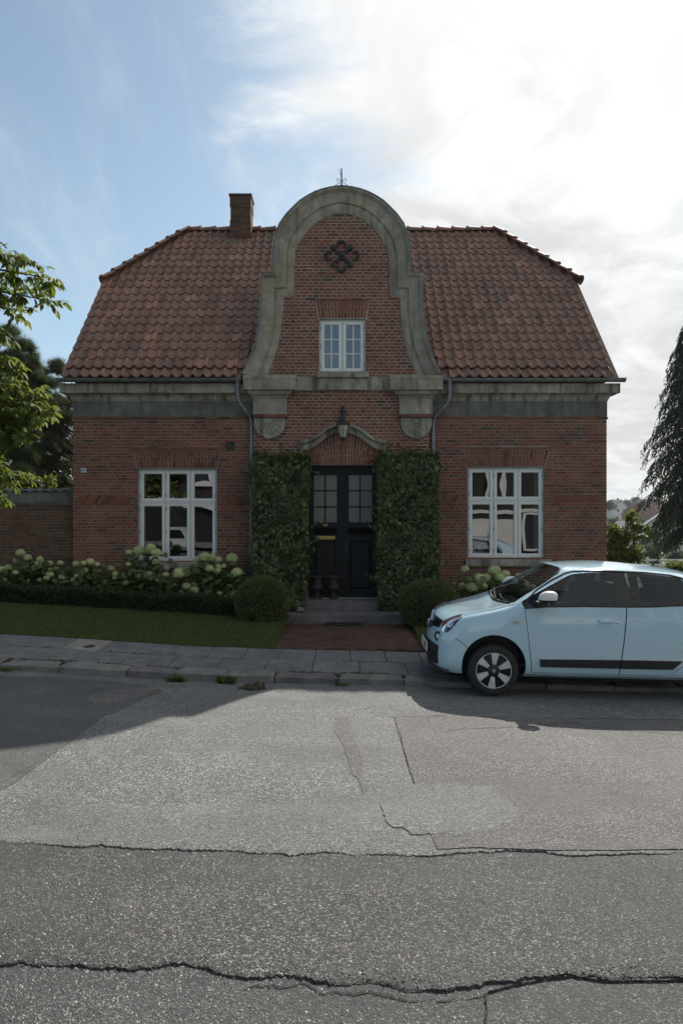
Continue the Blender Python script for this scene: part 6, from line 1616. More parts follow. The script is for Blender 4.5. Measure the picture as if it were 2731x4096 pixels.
# interior: floor, seats, steering wheel
b = MB(); b.box(.85, 3.1, -.70, .70, .30, .34); b.box(.95, 1.22, -.66, .66, .75, 1.0); b.build('cabin_floor', M['seat'], car, W=CW)
for u_, h_ in ((1.72, 1.32), (2.55, 1.18)):
    for s in (-1, 1):
        b = MB(); b.bbox(u_-.28, u_+.22, s*.36-.23, s*.36+.23, .52, .66, .05)
        prof = [(u_+.16,.60),(u_+.24,.62),(u_+.40,h_-.10),(u_+.38,h_-.02),(u_+.30,h_-.02),(u_+.22,h_-.12)]
        for ya, yb in ((s*.36-.22, s*.36+.22),): b.prism([(x, z) for x, z in prof], ya, yb)
        b.bbox(u_+.31, u_+.42, s*.36-.12, s*.36+.12, h_, h_+.16, .035); b.build('seat', M['seat'], car, smooth=50, W=CW)
b = MB(); b.tube([(1.36+.10*math.sin(a), -.36+.17*math.cos(a), .98+.15*math.sin(a)) for a in np.linspace(0, 6.2832, 25)], .014, 7); b.build('steering_wheel', M['plastic'], car, smooth=60, W=CW)
# wheels
def wheel(u_, s, dz=0):
    yo = s*.800; prof = []
    b = MB(); R_, w_ = WR_, .165
    P = [(.205,.02),(.215,.0),(.24,-.006),(.27,-.004),(.288,.010),(.298,.028),(.302,.045),(.302,.083)]
    full_ = [(r, d) for r, d in P] + [(r, w_-d) for r, d in P[::-1]]
    b.lathe(full_, (0,0,0), axis='Y', n=64, cap=False)
    def place(mb): mb.v = [(x + u_, (yo + (-s)*(-y) if s > 0 else yo - y) if False else yo - s*(-1)*0 + (-(-y) if s < 0 else y)*1.0*(1 if s < 0 else 1) if False else 0, z) for x, y, z in mb.v]
    # lathe along Y gives y = -h: h grows towards the camera side; map outer face to h=0 at |y| = .80
    def mp(mb): mb.v = [(u_ + x, yo - s*(-y), WZ + dz + z) if s < 0 else (u_ + x, yo + y, WZ + dz + z) for x, y, z in mb.v]; return mb
    # here h (=-y) is depth inwards
    tr = mp(b).build('wheel', M['rubber'], car, smooth=40, W=CW)
    b = MB(); b.lathe([(.207,.03),(.213,.012),(.208,.004),(.198,.006),(.190,.030),(.03,.045),(.001,.045)], (0,0,0), axis='Y', n=56); mp(b).build('rim', M['gloss_black'], tr, smooth=40, W=CW)
    b = MB(); b.lathe([(.2115,.012),(.2095,.0015),(.203,.0015),(.199,.008)], (0,0,0), axis='Y', n=56, cap=False); mp(b).build('rim_edge', M['alloy'], tr, smooth=40, W=CW)
    for a in (86, 144, -34, 24, 206, 264):
        pair = {86:1, 144:-1, -34:1, 24:-1, 206:1, 264:-1}[a]; ar = math.radians(a); wi, wo = .026, .058
        b = MB(); ca, sa = math.cos(ar), math.sin(ar)
        def pt(r, t, d): return (r*ca - t*sa, -d, r*sa + t*ca)
        lo, hi = [], []
        for r, hw_ in ((.072,.020),(.12,.029),(.165,.038),(.203,.048)): lo.append((r, -hw_)); hi.append((r, hw_))
        rim_d = [.010,.004,.003,.004]
        G = [[pt(r, hw_*t, rim_d[i]) for t in (-1,-.5,0,.5,1)] for i, (r, hw_) in enumerate([(.072,.020),(.12,.029),(.165,.038),(.203,.048)])]
        Gb = [[(x, y-.03, z) for x, y, z in r] for r in G]
        b.grid(G); b.grid(Gb, flip=True); ed = G[0] + [r[-1] for r in G[1:]] + G[-1][::-1][1:] + [r[0] for r in G[::-1][1:]]; b.grid([ed, [(x, y-.03, z) for x, y, z in ed]])
        mp(b).build('spoke', M['alloy'], tr, W=CW)
    b = MB(); b.lathe([(.072,.04),(.072,.012),(.062,.002),(.04,-.004),(.001,-.005)], (0,0,0), axis='Y', n=32); mp(b).build('hub_cap', M['plastic'], tr, smooth=40, W=CW)
    b = MB(); oo = [(-.019,0),(0,-.026),(.019,0),(0,.026)]; ii = [(-.009,0),(0,-.014),(.009,0),(0,.014)]
    b.add([(x, .0065, z) for x, z in oo] + [(x, .0065, z) for x, z in ii], [(k,(k+1)%4,(k+1)%4+4,k+4) for k in range(4)]); mp(b).build('hub_badge', M['alloy'], tr, W=CW)
    b = MB()
    for q in range(5): a = 6.2832*q/5+.4; b.lathe([(.008,.02),(.008,.006),(.001,.005)], (.10*math.cos(a), 0, .10*math.sin(a)), axis='Y', n=8)
def U(x): return x if x < 1.1 else 1.1 + (x-1.1)*1.085
done = set()
def walk(o):
    for c in o.children:
        if c.type == 'MESH' and c.data.name not in done and c.name != 'plate_text':
            done.add(c.data.name)
            for v in c.data.vertices: v.co.x = U(v.co.x); v.co.z += .030
        walk(c)
walk(car)
for u_ in (FW, U(RW_)): wheel(u_, -1); wheel(u_, 1, 0)
# ------------------------------------------------------------------ garden wall, trees, far side, street opposite
# garden wall left of the house
YW = 14.0
def wx(x): return (x-CX)*YW/F
def wz(y): return EYE+(CY-y)*YW/F
gw = thing('garden_wall', (-6.5, YW, .1), 'weathered brick garden wall with concrete coping left of the house', 'wall')
wx0, wx1 = -8.6, XL-.01
b = MB(); b.box(wx0, wx1, YW+.008, YW+.24, -.2, wz(2016)); b.build('wall_core', M['mortar_dark'], gw)
BR2 = []
def em2(q, y, raw=None): brick_quad(q, y, BR2)
rows(.30, wz(2016), lambda z: -7.25, lambda z: wx1, [], YW, em2, .03)
BR2.sort(key=lambda t: -t[0][0][2])
for vs, fs in BR2[:300]:
    c = Vector((sum(v[0] for v in vs)/len(vs), vs[0][1], sum(v[2] for v in vs)/len(vs))); k = MB(); k.add([Vector(v)-c for v in vs], fs); k.build('brick', M['brick_wall'], gw, W=Matrix.Translation(c))
st_ = BR2[300:]; BR2 = []
rows(-.15, .30, lambda z: wx0, lambda z: wx1, [], YW, em2, .03); rows(.30, wz(2016), lambda z: wx0, lambda z: -7.25, [], YW, em2, .03)
k = MB()
for vs, fs in st_ + BR2: k.add(vs, fs)
k.build('brickwork', M['brick_wall'], gw, kind='stuff')
b = MB(); b.box(wx0, wx1, YW-.035, YW+.27, wz(2012), wz(1968)); b.box(wx0, wx1, YW-.015, YW+.25, wz(2020), wz(2012)); b.build('coping', M['stone_dark'], gw, smooth=30)
x = wx0
ctm = MB(); ctm.grid([[(u_*.205, y, .040*math.sin(math.pi*u_) + .0 + (.05 if y > .15 else 0)) for u_ in np.linspace(0,1,8)] for y in (-.075, .18)]); ctm.grid([[(u_*.205, y, .012+.040*math.sin(math.pi*u_)*.8 -.012) for u_ in np.linspace(0,1,8)] for y in (-.075, -.074)]); 
ctm.grid([[(u_*.205, -.075, .040*math.sin(math.pi*u_)) for u_ in np.linspace(0,1,8)], [(u_*.205, -.075, .040*math.sin(math.pi*u_)-.016) for u_ in np.linspace(0,1,8)]]); ctm = ctm.mesh('coping_tile', M['stone_dark'], 60)
while x < wx1-.1: inst('coping_tile', ctm, gw, Matrix.Translation((x, YW, wz(1968)+.005))); x += .205
b = MB(); b.box(wx0, wx1, YW+.03, YW+.22, wz(1968)-.005, wz(1968)+.05); b.build('coping_bed', M['stone_dark'], gw)

# ---- trees
def limb_tube(b, pts, r0, r1, n=7):
    k = len(pts); b.tube(pts, [r0+(r1-r0)*i/(k-1) for i in range(k)], n)
M['walnut'] = leafmat('walnut_leaves', [(0,(.045,.075,.018)),(.5,(.085,.125,.028)),(.85,(.125,.165,.04)),(1,(.17,.20,.06))], .55, .40, .22, (.36,.42,.05))
M['pine'] = leafmat('pine_needles', [(0,(.030,.046,.028)),(.6,(.054,.075,.042)),(1,(.095,.115,.06))], .5, .12)
M['spruce'] = leafmat('spruce_needles', [(0,(.022,.034,.030)),(.6,(.038,.054,.046)),(1,(.065,.082,.066))], .55, .10)
M['bush'] = leafmat('bush_leaves', [(0,(.035,.06,.018)),(.5,(.07,.105,.028)),(.85,(.12,.15,.045)),(1,(.24,.21,.05))], .45, .35, .4, (.38,.42,.06))
M['fartree'] = leafmat('far_leaves', [(0,(.025,.045,.022)),(.6,(.05,.08,.035)),(1,(.09,.115,.05))], .7, .2)
# walnut-like tree whose branches reach into the picture from the left
wt = thing('broadleaf_tree', (-6.6, 9.3, .5), 'sunlit broadleaf tree with long hanging leaves at the left edge', 'tree')
tb = MB(); trunk = [Vector((-6.6,9.3,.4)), Vector((-6.55,9.3,1.6)), Vector((-6.45,9.25,2.8)), Vector((-6.4,9.2,4.2)), Vector((-6.35,9.2,5.6)), Vector((-6.3,9.2,6.6))]
limb_tube(tb, trunk, .16, .05, 9)
ends = [(150,1030,8.9),(235,1110,9.0),(240,1200,8.9),(60,1010,9.1),(110,1240,9.2),(30,1120,8.7),(40,1330,9.0),(60,1420,9.1),(90,1530,8.8),(150,1570,9.0),(215,1600,9.1),(200,1640,8.9),(120,1660,9.2),(30,1600,8.8),(20,1500,9.0),(60,1700,9.1),(110,1740,9.0),(10,1820,8.9),(60,1900,9.0),(30,1960,9.2),(100,1880,9.1),(10,1760,9.0),(40,1640,9.1),(0,1400,9.0),(-60,1250,9.0),(-80,1450,9.1),(-100,1650,9.2),(-80,1850,9.0),(-160,1150,9.2),(-200,1400,9.1),(-200,1700,9.2),(80,1480,9.2),(170,1650,9.3),(20,1720,9.0)]
LP, LD, LU = [], [], []
for px, py, d in ends:
    px -= 50 if py < 1350 else 42
    e = at(px, py, d); z0 = min(6.3, max(1.8, e.z - .5 + random.random()*.3)); t0 = trunk[0].lerp(trunk[-1], (z0-.4)/6.2); t0.x = -6.45
    mid_ = t0.lerp(e, .55) + Vector((0, random.gauss(0,.15), .35)); br = [t0.lerp(mid_, i/5) + Vector((0,0,.08*math.sin(i/5*3.14))) for i in range(6)] + [mid_.lerp(e, i/5) for i in range(1, 6)]
    limb_tube(tb, br, .035, .006, 6)
    for i in range(3, 11):
        q = br[i]
        for _ in range(6 if i > 5 else 4):                    # compound leaf: a rachis with pairs of leaflets
            a = random.random()*6.283; rd = Vector((math.cos(a)*.8 + .35, math.sin(a)*.8, random.gauss(-.25,.35))).normalized(); L_ = random.uniform(.15,.26)
            for j in range(3):
                p = q + rd*L_*(j+1)/3.2
                sd_ = rd.cross(Vector((0,0,1))).normalized()
                for s in (-1, 1): LP.append(p); LD.append(rd*.45 + sd_*s*.7 + Vector((0,0,-.55+random.gauss(0,.25)))); LU.append(Vector((random.gauss(0,.35), random.gauss(0,.35), 1)))
            LP.append(q + rd*L_); LD.append(rd*.8 + Vector((0,0,-.6))); LU.append(Vector((0,.2,1)))
tb.build('trunk', M['bark'], wt, smooth=60)
idx = list(range(len(LP))); random.shuffle(idx); vis = [i for i in idx if LP[i].x/LP[i].y > -.505]; singles = vis[:300]; rest = [i for i in idx if i not in set(singles)]
A = np.array([tuple(LP[i]) for i in rest]); Dn = np.array([tuple(LD[i]) for i in rest]); Un = np.array([tuple(LU[i]) for i in rest])
WLEAF = ([(0,0,0),(.17,.25,.03),(.20,.55,.02),(.12,.82,-.02),(0,1.02,-.08),(-.12,.82,-.02),(-.20,.55,.02),(-.17,.25,.03),(0,.5,-.035)], [(0,1,8),(1,2,8),(2,3,8),(3,4,8),(4,5,8),(5,6,8),(6,7,8),(7,0,8)])
inst('crown', scatter_mesh('walnut_crown', *WLEAF, A, rot_mats(Dn, Un), .095+.050*rng.random(len(A)), M['walnut']), wt, kind='stuff')
lm_ = MB(); lm_.add(*WLEAF); lme = lm_.mesh('walnut_leaf', M['walnut'])
for i in singles:
    R_ = Matrix(rot_mats(np.array([tuple(LD[i])]), np.array([tuple(LU[i])]))[0].tolist()).to_4x4(); inst('leaf', lme, wt, Matrix.Translation(LP[i]) @ R_ @ Matrix.Scale(random.uniform(.095,.150), 4))
print('walnut leaves', len(LP))

NEED = ([(0,0,0)] + [(.35*math.cos(a)*(.6+.4*(i%2)), .8-.25*(i%3), .35*math.sin(a)*(.6+.4*(i%2))) for i, a in enumerate(np.linspace(0,6.28,11)[:-1])] + [(.05*math.cos(a+.25), .12, .05*math.sin(a+.25)) for a in np.linspace(0,6.28,11)[:-1]],
        [(0, i+1, i+11) for i in range(10)])
def pine(x0, d, hgt, label, crown, n=2600, base=None):
    z0 = float(ground_z(x0, d)); root = thing('pine_tree', (x0, d, z0), label, 'tree', 'pines behind the garden wall'); tb = MB()
    tr = [Vector((x0+.15*math.sin(i), d, z0+hgt*i/6)) for i in range(7)]; limb_tube(tb, tr, .16, .03, 8); P = []; D = []
    for (px, py, r) in crown:
        c = at(px, py, d) + Vector((0, random.gauss(0,.5), 0)); R_ = r*d/F
        z_ = max(z0+.8, min(hgt*.95+z0, c.z-.25-.75*abs(c.x-x0))); t0 = Vector((x0, d, z_)); m_ = t0.lerp(c, .6)+Vector((0,0,-.1)); limb_tube(tb, [t0, m_, c], .022, .008, 6)
        for _ in range(int(60*(R_/.4)**2)+16):
            v = Vector(rand_dirs(1)[0]); v.z = abs(v.z)*.6 - .15; tip = c + v*R_*random.uniform(.5, 1.0); limb_tube(tb, [c + v*R_*.15, tip], .009, .004, 4)
            for _k in range(5):
                q = c.lerp(tip, random.uniform(.45, 1.05)) + Vector(rng.normal(0,.05,3)); P.append(tuple(q)); D.append((v.x+random.gauss(0,.45), v.y+random.gauss(0,.45), v.z+.55+random.gauss(0,.3)))
    tb.build('trunk', M['bark'], root, smooth=60); P = np.array(P); D = np.array(D)
    inst('crown', scatter_mesh('pine_crown', *NEED, P, rot_mats(D, rand_dirs(len(P))), .24+.14*rng.random(len(P)), M['pine']), root, kind='stuff')
def blobs(x0, x1, y0, y1, n, r0, r1): return [(random.uniform(x0,x1), random.uniform(y0,y1), random.uniform(r0,r1)) for _ in range(n)]
pine(-10.9, 21, 7.0, 'dark pine tree behind the garden wall, the taller one by the walnut leaves', blobs(-140,100,1340,1480,34,14,34) + blobs(-100,140,1450,1700,60,16,38) + blobs(-100,130,1700,1950,60,18,40) + [(60,1370,40),(100,1400,38),(120,1480,40),(40,1330,34)])
pine(-8.3, 23, 6.0, 'dark pine tree leaning towards the corner of the house', blobs(60,290,1560,1960,110,14,36) + [(205,1480,38),(240,1470,30),(170,1500,40),(215,1545,42),(150,1570,44),(190,1620,40),(250,1690,46),(210,1720,50),(265,1750,36),(160,1740,55),(120,1800,55),(240,1810,44),(270,1780,30),(190,1850,50),(230,1870,36),(100,1870,50),(150,1900,46),(60,1820,50)])
def leafy(name, x0, d, label, blob, mat, size, dens, group=None, trunk=True, cat='tree', zb=None, leaf=LEAF, flat=.7):
    z0 = float(ground_z(x0, d)) if zb is None else zb; root = thing(name, (x0, d, z0), label, cat, group); tb = MB(); P = []
    cs = [(at(px, py, d) + Vector((0, random.gauss(0, r*d/F*.35), 0)), r*d/F) for px, py, r in blob]
    topz = max(c.z for c, r in cs); hub = Vector((x0, d, z0 + (topz-z0)*.45)); 
    if trunk: limb_tube(tb, [Vector((x0,d,z0-.1)), Vector((x0+.05,d,(z0+hub.z)/2)), hub], .02+.012*(topz-z0), .01+.007*(topz-z0), 7)
    for c, r in cs:
        limb_tube(tb, [hub, hub.lerp(c,.5)+Vector((0,0,.1*r)), c], .012+.004*(topz-z0), .008, 5)
        n = int(dens*13*(r/size)**2)+10
        v = rand_dirs(n)*((.35+.65*rng.random(n)**.5)[:,None])*np.array([[r, r, r*flat]]); P.append(np.array(c)[None]+v)
        for _ in range(4):
            e = Vector(v[random.randrange(n)]); limb_tube(tb, [c, c+e], .008, .004, 4)
    tb.build('trunk', M['bark'], root, smooth=60); P = np.concatenate(P); n = len(P)
    D = rand_dirs(n) + np.array([[0,-.1,-.35]]); inst('crown', scatter_mesh(name+'_crown', *leaf, P, rot_mats(D, rand_dirs(n)+np.array([[0,-.3,.9]])), size*(.7+.6*rng.random(n)), mat), root, kind='stuff')
    return n
leafy('garden_shrub', (90-CX)*17/F, 17, 'bright yellow-green leafy shrub showing over the garden wall', blobs(-60,200,1905,1960,12,22,34), M['bush'], .10, 1.6, cat='shrub')
leafy('garden_shrub', (240-CX)*19/F, 19, 'small pale shrub between the pine and the house corner', [(255,1900,28),(270,1860,20),(245,1930,30),(275,1930,24),(225,1945,26),(262,1840,14),(285,1890,20)], M['pine'], .09, 1.3, cat='shrub')
# small tree right of the house
leafy('young_tree', (2470-CX)*17.5/F, 17.5, 'small sunlit tree with yellowing leaves beside the right corner of the house', [(2445,2110,26),(2460,2140,34),(2490,2130,32),(2520,2075,20),(2508,2060,14),(2530,2050,12),(2535,2100,24),(2475,2170,34),(2515,2150,30),(2550,2110,24),(2580,2115,18),(2440,2180,34),(2450,2220,36),(2500,2210,36),(2540,2195,24),(2545,2225,28),(2480,2245,36),(2570,2145,14),(2525,2240,30),(2430,2235,30)], M['bush'], .10, 2.2)
# weeping conifer at the right edge
def weeping(x0, d, hgt, label):
    z0 = float(ground_z(x0, d)); root = thing('weeping_conifer', (x0, d, z0), label, 'tree'); tb = MB(); limb_tube(tb, [Vector((x0,d,z0)), Vector((x0+.1,d,z0+hgt*.5)), Vector((x0,d,z0+hgt))], .28, .03, 9); P = []; D = []
    N_br = 230
    for k in range(N_br):
        t = k/N_br; z = z0 + 1.7 + (hgt-1.8)*t; R_ = (2.0*(1-t)**.8*(.55+.45*min(1, t/.22)) + .2)*random.uniform(.65, 1.12); a = k*2.399963
        s = Vector((x0, d, z)); o = Vector((math.cos(a), math.sin(a), 0)); pts = []
        for i in range(9):
            f = i/8; pts.append(s + o*R_*f + Vector((0,0, .30*R_*math.sin(f*2.2)*.5 - .42*R_*f**2.2)))
        limb_tube(tb, pts, .035, .008, 5)
        side_ = Vector((-o.y, o.x, 0))
        for i in range(2, 9):
            for _ in range(13):
                f = (i+random.random()-.5)/8; q = pts[i].lerp(pts[max(0,i-1)], random.random()) + side_*random.gauss(0,.16*(1.2-f*.6))*R_*.55
                L_ = random.uniform(.18,.55)*(.6+.5*f); steps = max(2, int(L_/.09))
                for j in range(steps):
                    P.append((q.x+o.x*.03*j+random.gauss(0,.012), q.y+o.y*.03*j+random.gauss(0,.012), q.z-.02-j*.09)); D.append((o.x*.35+random.gauss(0,.22), o.y*.35+random.gauss(0,.22), -1))
    tb.build('trunk', M['bark'], root, smooth=60); P = np.array(P); D = np.array(D); n = len(P)
    SPR = ([(0,0,0),(.16,.5,.03),(0,1.25,0),(-.16,.5,.03)], [(0,1,2),(0,2,3)])
    inst('crown', scatter_mesh('conifer_crown', *SPR, P, rot_mats(D, rand_dirs(n)), .070+.05*rng.random(n), M['spruce']), root, kind='stuff'); print('conifer', n)
weeping((2808-CX)*20/F, 20, 9.3, 'dark weeping conifer with drooping twigs at the right edge')
# low rail and planting at the end of the garden, right
ra = thing('garden_fence', (10.5, 25, -.1), 'low white two-rail fence at the end of the garden, right', 'fence')
for z in (.16, .34):
    b = MB(); b.box(6.6, 16, 25.0, 25.04, z, z+.06); b.build('rail', M['white'], ra)
for k in range(7): b = MB(); x = 6.7+k*1.5; b.box(x, x+.08, 25.05, 25.12, -.15, .46); b.build('post', M['white'], ra)
for k, (px, py, r) in enumerate(((2600,2275,26),(2690,2262,26),(2735,2255,24),(2560,2280,24),(2650,2290,24))): leafy('low_bush', (px-CX)*23.5/F, 23.5, ['low bush before the white fence beside the car roof','low bush before the white fence under the conifer','low bush before the white fence at the right edge','low bush before the white fence behind the small tree','low bush before the white fence above the rear window'][k], [(px,py,r),(px+18,py+10,r*.8),(px-18,py+12,r*.8)], M['bush'], .10, 1.5, 'bushes along the white fence', cat='bush')

# ---- far hillside: houses and trees
M['fwhite'] = plain('far_white_wall', (.66,.66,.64), .8, var=.06); M['fslate'] = plain('far_slate_roof', (.075,.08,.09), .75, var=.2, vscale=.6); M['fred'] = plain('far_red_roof', (.17,.075,.055), .8, var=.2, vscale=.6); M['fbrick'] = plain('far_brick', (.26,.11,.075), .85); M['fglass'] = plain('far_window', (.03,.035,.04), .2); M['fgrey'] = plain('far_grey_roof', (.16,.16,.165), .8, var=.15, vscale=.5)
def far_house(px, pyb, d, wd, dp, eave, ridge, wallm, roofm, label, gable='side', rz=0.0, wins=((-.25,.55),(.25,.55)), hip=0.0):
    p = at(px, pyb, d); W_ = Matrix.Translation(p) @ Matrix.Rotation(rz, 4, 'Z'); h = thing('far_house', p, label, 'house', 'houses on the far hillside', W=W_)
    b = MB(); b.box(-wd/2, wd/2, 0, dp, -6, eave)
    if gable == 'front': b.prism([(-wd/2,eave),(wd/2,eave),(0,ridge)], 0, dp)
    else:
        for sx in (-1, 1): b.add([(sx*(wd/2-.05),0,eave),(sx*(wd/2-.05),dp,eave),(sx*(wd/2-.05)*(1-hip),dp/2,ridge-.05)], [(0,1,2)])
    wl_ = b.build('wall', wallm, h, W=W_)
    b = MB(); o = .4
    if gable == 'front': b.add([(-wd/2-o,-o,eave-.3),(0,-o,ridge+.1),(wd/2+o,-o,eave-.3),(-wd/2-o,dp+o,eave-.3),(0,dp+o,ridge+.1),(wd/2+o,dp+o,eave-.3),(-wd/2-o,-o,eave-.65),(0,-o,ridge-.25),(wd/2+o,-o,eave-.65)], [(0,1,4,3),(1,2,5,4),(6,7,1,0),(7,8,2,1)])
    else: b.add([(-wd/2-o,-o,eave-.3),(wd/2+o,-o,eave-.3),(wd/2*(1-hip)+o*(1-hip),dp/2,ridge),(-wd/2*(1-hip)-o*(1-hip),dp/2,ridge),(-wd/2-o,dp+o,eave-.3),(wd/2+o,dp+o,eave-.3)], [(0,1,2,3),(5,4,3,2),(1,5,2),(4,0,3)])
    rf_ = b.build('roof', roofm, h, W=W_); b = MB(); b.box(wd*.12, wd*.12+.7, dp/2-.4, dp/2+.4, ridge-1.0, ridge+.9); b.build('chimney', M['fbrick'], rf_, W=W_)
    for fx_, fz_ in wins:
        b = MB(); ww, hh = .62, .75; x, z = fx_*wd, fz_*eave if fz_ <= 1 else eave + (fz_-1)*(ridge-eave)
        b.box(x-ww, x+ww, -.06, .02, z-hh, z+hh); f_ = b.build('window', M['fwhite'], h, W=W_)
        for sx in (-1, 1): b = MB(); b.box(x+sx*.31-.25, x+sx*.31+.25, -.09, -.05, z-hh+.12, z+hh-.12); b.build('pane', M['fglass'], f_, W=W_)
far_house(2482, 2092, 330, 10.5, 9, 7.2, 11.2, M['fwhite'], M['fslate'], 'white gabled house with dark roof on the far hill', 'front', .25, ((-.2,.35),(.2,.35),(-.16,.85),(.16,.85)))
far_house(2521, 2092, 345, 12, 9, 4.6, 9.8, M['fwhite'], M['fslate'], 'long dark roofed house beside the white gabled one', 'side', 0, ((-.3,.5),(.1,.5)))
far_house(2580, 2096, 300, 13, 9, 4.0, 9.3, M['fbrick'], M['fred'], 'house with a broad red hipped roof on the far hill', 'side', .05, ((-.3,.5),(.2,.5)), .35)
far_house(2600, 2066, 380, 11, 9, 5.0, 9.6, M['fbrick'], M['fgrey'], 'grey roofed house highest on the far hill', 'side', 0, ((0,.5),))
far_house(2447, 2066, 370, 8, 9, 4.2, 8.4, M['fbrick'], M['fred'], 'red roofed house next to the corner of the villa, far away', 'side', 0, ((.2,.5),), .3)
far_house(2652, 2080, 340, 9, 8, 4.5, 8.5, M['fbrick'], M['fred'], 'red roofed house half hidden by the weeping conifer, far hill', 'side', 0, ((-.2,.5),))
far_house(2655, 2170, 165, 8.2, 8, 4.4, 7.4, M['fwhite'], M['fgrey'], 'white house in the valley half hidden by the weeping conifer', 'front', -.35, ((-.22,.45),(.18,.45),(.0,1.15)))
far_house(2528, 2182, 175, 6.8, 6, 3.8, 6.2, M['fwhite'], M['fgrey'], 'small white house in the valley behind the small sunlit tree', 'front', .2, ((.15,.45),))
far_house(2616, 2240, 95, 1.4, 1.6, 1.2, 1.5, M['bark'], M['fwhite'], 'small brown shed with a white roof down in the valley', 'side', 0, ())
i_ = 0
ft = [(2440,2000,330),(2452,1994,420),(2475,1998,430),(2505,1996,440),(2545,1986,430),(2550,2000,425),(2592,1994,430),(2640,1998,435),(2690,1992,430),(2720,2005,430)]
names = ['far tree just right of the villa corner','far dark tree at the left of the hilltop row','far round tree second in the hilltop row','far tree right of the round one on the hilltop','tallest far tree in the middle of the hilltop','far tree below the tallest one on the hilltop','far broad tree right of the tallest one','far tree above the grey roof','far tree seen between conifer twigs','far tree at the right end of the hilltop row']
for (px, py, d), nm in zip(ft, names):
    hgt = (2035-py); leafy('far_tree', (px-CX)*d/F, d, nm, [(px+random.gauss(0,7), py+9+random.random()*hgt*.75, random.uniform(9,15)) for _ in range(9)] + [(px, py+9, 8)], M['fartree'], 1.15, 1.6, 'trees on the far hilltop', zb=float(ground_z((px-CX)*d/F, d)), leaf=DIAM)
vt = [(2450,2095,190,'valley tree behind the villa corner'),(2490,2110,200,'valley tree left of the small white house'),(2570,2100,210,'rounded pale valley tree below the red hipped roof'),(2610,2115,190,'broad valley tree left of the valley house'),(2640,2085,230,'valley tree above the white valley house'),(2590,2150,130,'dense valley bush under the white houses'),(2640,2180,120,'dark valley bush right of the shed'),(2560,2195,110,'dark valley bush left of the shed'),(2690,2150,140,'valley tree behind the conifer trunk'),(2700,2215,100,'dark valley bush at the right edge'),(2480,2190,110,'valley bush low behind the small sunlit tree'),(2610,2210,90,'dark bush just above the shed')]
for px, py, d, nm in vt:
    leafy('far_tree', (px-CX)*d/F, d, nm, [(px+random.gauss(0,16), py+random.gauss(4,12), random.uniform(12,22)) for _ in range(10)], M['fartree'], .0038*d, 1.5, 'trees in the valley', zb=float(ground_z((px-CX)*d/F, d)), leaf=DIAM)

# ---- across the street, behind the camera: what the window panes mirror
oh = thing('opposite_house', (10, -9, 0), 'red brick house across the street mirrored in the right window', 'house')
M['brick_shaded'] = plain('shaded_brick', (.034,.030,.029), .9, var=.5, vscale=5)  # wall colour darkened to stand in for tree shade on these fronts
b = MB(); b.box(4.6, 14.5, -17, -9, -.3, 5.6); b.build('wall', M['brick_shaded'], oh)
b = MB(); b.add([(4.2,-8.6,5.5),(14.9,-8.6,5.5),(14.9,-13,9),(4.2,-13,9),(4.2,-17.4,5.5),(14.9,-17.4,5.5)], [(0,3,2,1),(5,2,3,4),(1,2,5),(4,3,0)]); b.build('roof', M['fred'], oh)
b = MB(); b.box(6.5, 9.2, -8.9, -8.55, -.3, 1.75); b.build('white_plinth', M['fwhite'], oh)
for x in (7.4, 11.0):
    b = MB(); ring(b, x, x+1.3, 2.6, 4.6, .16, -8.98, -8.85); f_ = b.build('window', M['white'], oh); b = MB(); b.box(x+.16, x+1.14, -8.96, -8.94, 2.76, 4.44); b.build('pane', M['fglass'], f_)
b = MB(); b.box(4.5, 14.6, -8.99, -8.9, 2.02, 2.20); b.build('string_course', M['fwhite'], oh)
b = MB(); b.box(7.6, 8.1, -8.56, -8.45, .55, 1.25); b.build('letter_box', M['zinc'], oh)
for x in (9.75,): b = MB(); ring(b, x, x+.95, .0, 1.98, .12, -8.98, -8.85); f_ = b.build('entrance_door', M['white'], oh); b = MB(); b.box(x+.12, x+.83, -8.96, -8.94, .0, 1.86); b.build('door_panel', M['fglass'], f_)
hd_ = thing('street_hedge', (12.2, -7.8, 0), 'clipped hedge across the street before the brick house', 'hedge'); n = 2600; P = np.stack([rng.uniform(10.9,14.2,n), -7.9+rng.uniform(-.3,.3,n), rng.uniform(0,1.15,n)], 1)
inst('foliage', scatter_mesh('street_hedge', *LEAF, P, rot_mats(rand_dirs(n), rand_dirs(n)), .10+.06*rng.random(n), M['bush']), hd_, kind='stuff')
og = thing('opposite_garage', (-9, -8.5, 0), 'white gabled garage across the street mirrored in the left window', 'garage')
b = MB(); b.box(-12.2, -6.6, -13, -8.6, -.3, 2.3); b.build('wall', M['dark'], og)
b = MB(); b.add([(-12.6,-8.3,2.25),(-9.4,-8.3,3.2),(-6.2,-8.3,2.25),(-12.6,-13,2.25),(-9.4,-13,3.2),(-6.2,-13,2.25),(-12.6,-8.3,1.95),(-9.4,-8.3,2.9),(-6.2,-8.3,1.95)], [(0,3,4,1),(1,4,5,2),(6,0,1,7),(7,1,2,8)]); b.build('roof', M['fwhite'], og)
oh2 = thing('opposite_house', (-12, -19, 0), 'brick house behind the garage mirrored high in the left window', 'house')
b = MB(); b.box(-17, -7.5, -26, -19, -.3, 7.2); b.build('wall', M['brick_shaded'], oh2); b = MB(); b.add([(-17.4,-18.6,7.1),(-7.1,-18.6,7.1),(-7.1,-22.5,10),(-17.4,-22.5,10),(-17.4,-26.4,7.1),(-7.1,-26.4,7.1)], [(0,3,2,1),(5,2,3,4),(1,2,5),(4,3,0)]); b.build('roof', M['fslate'], oh2)
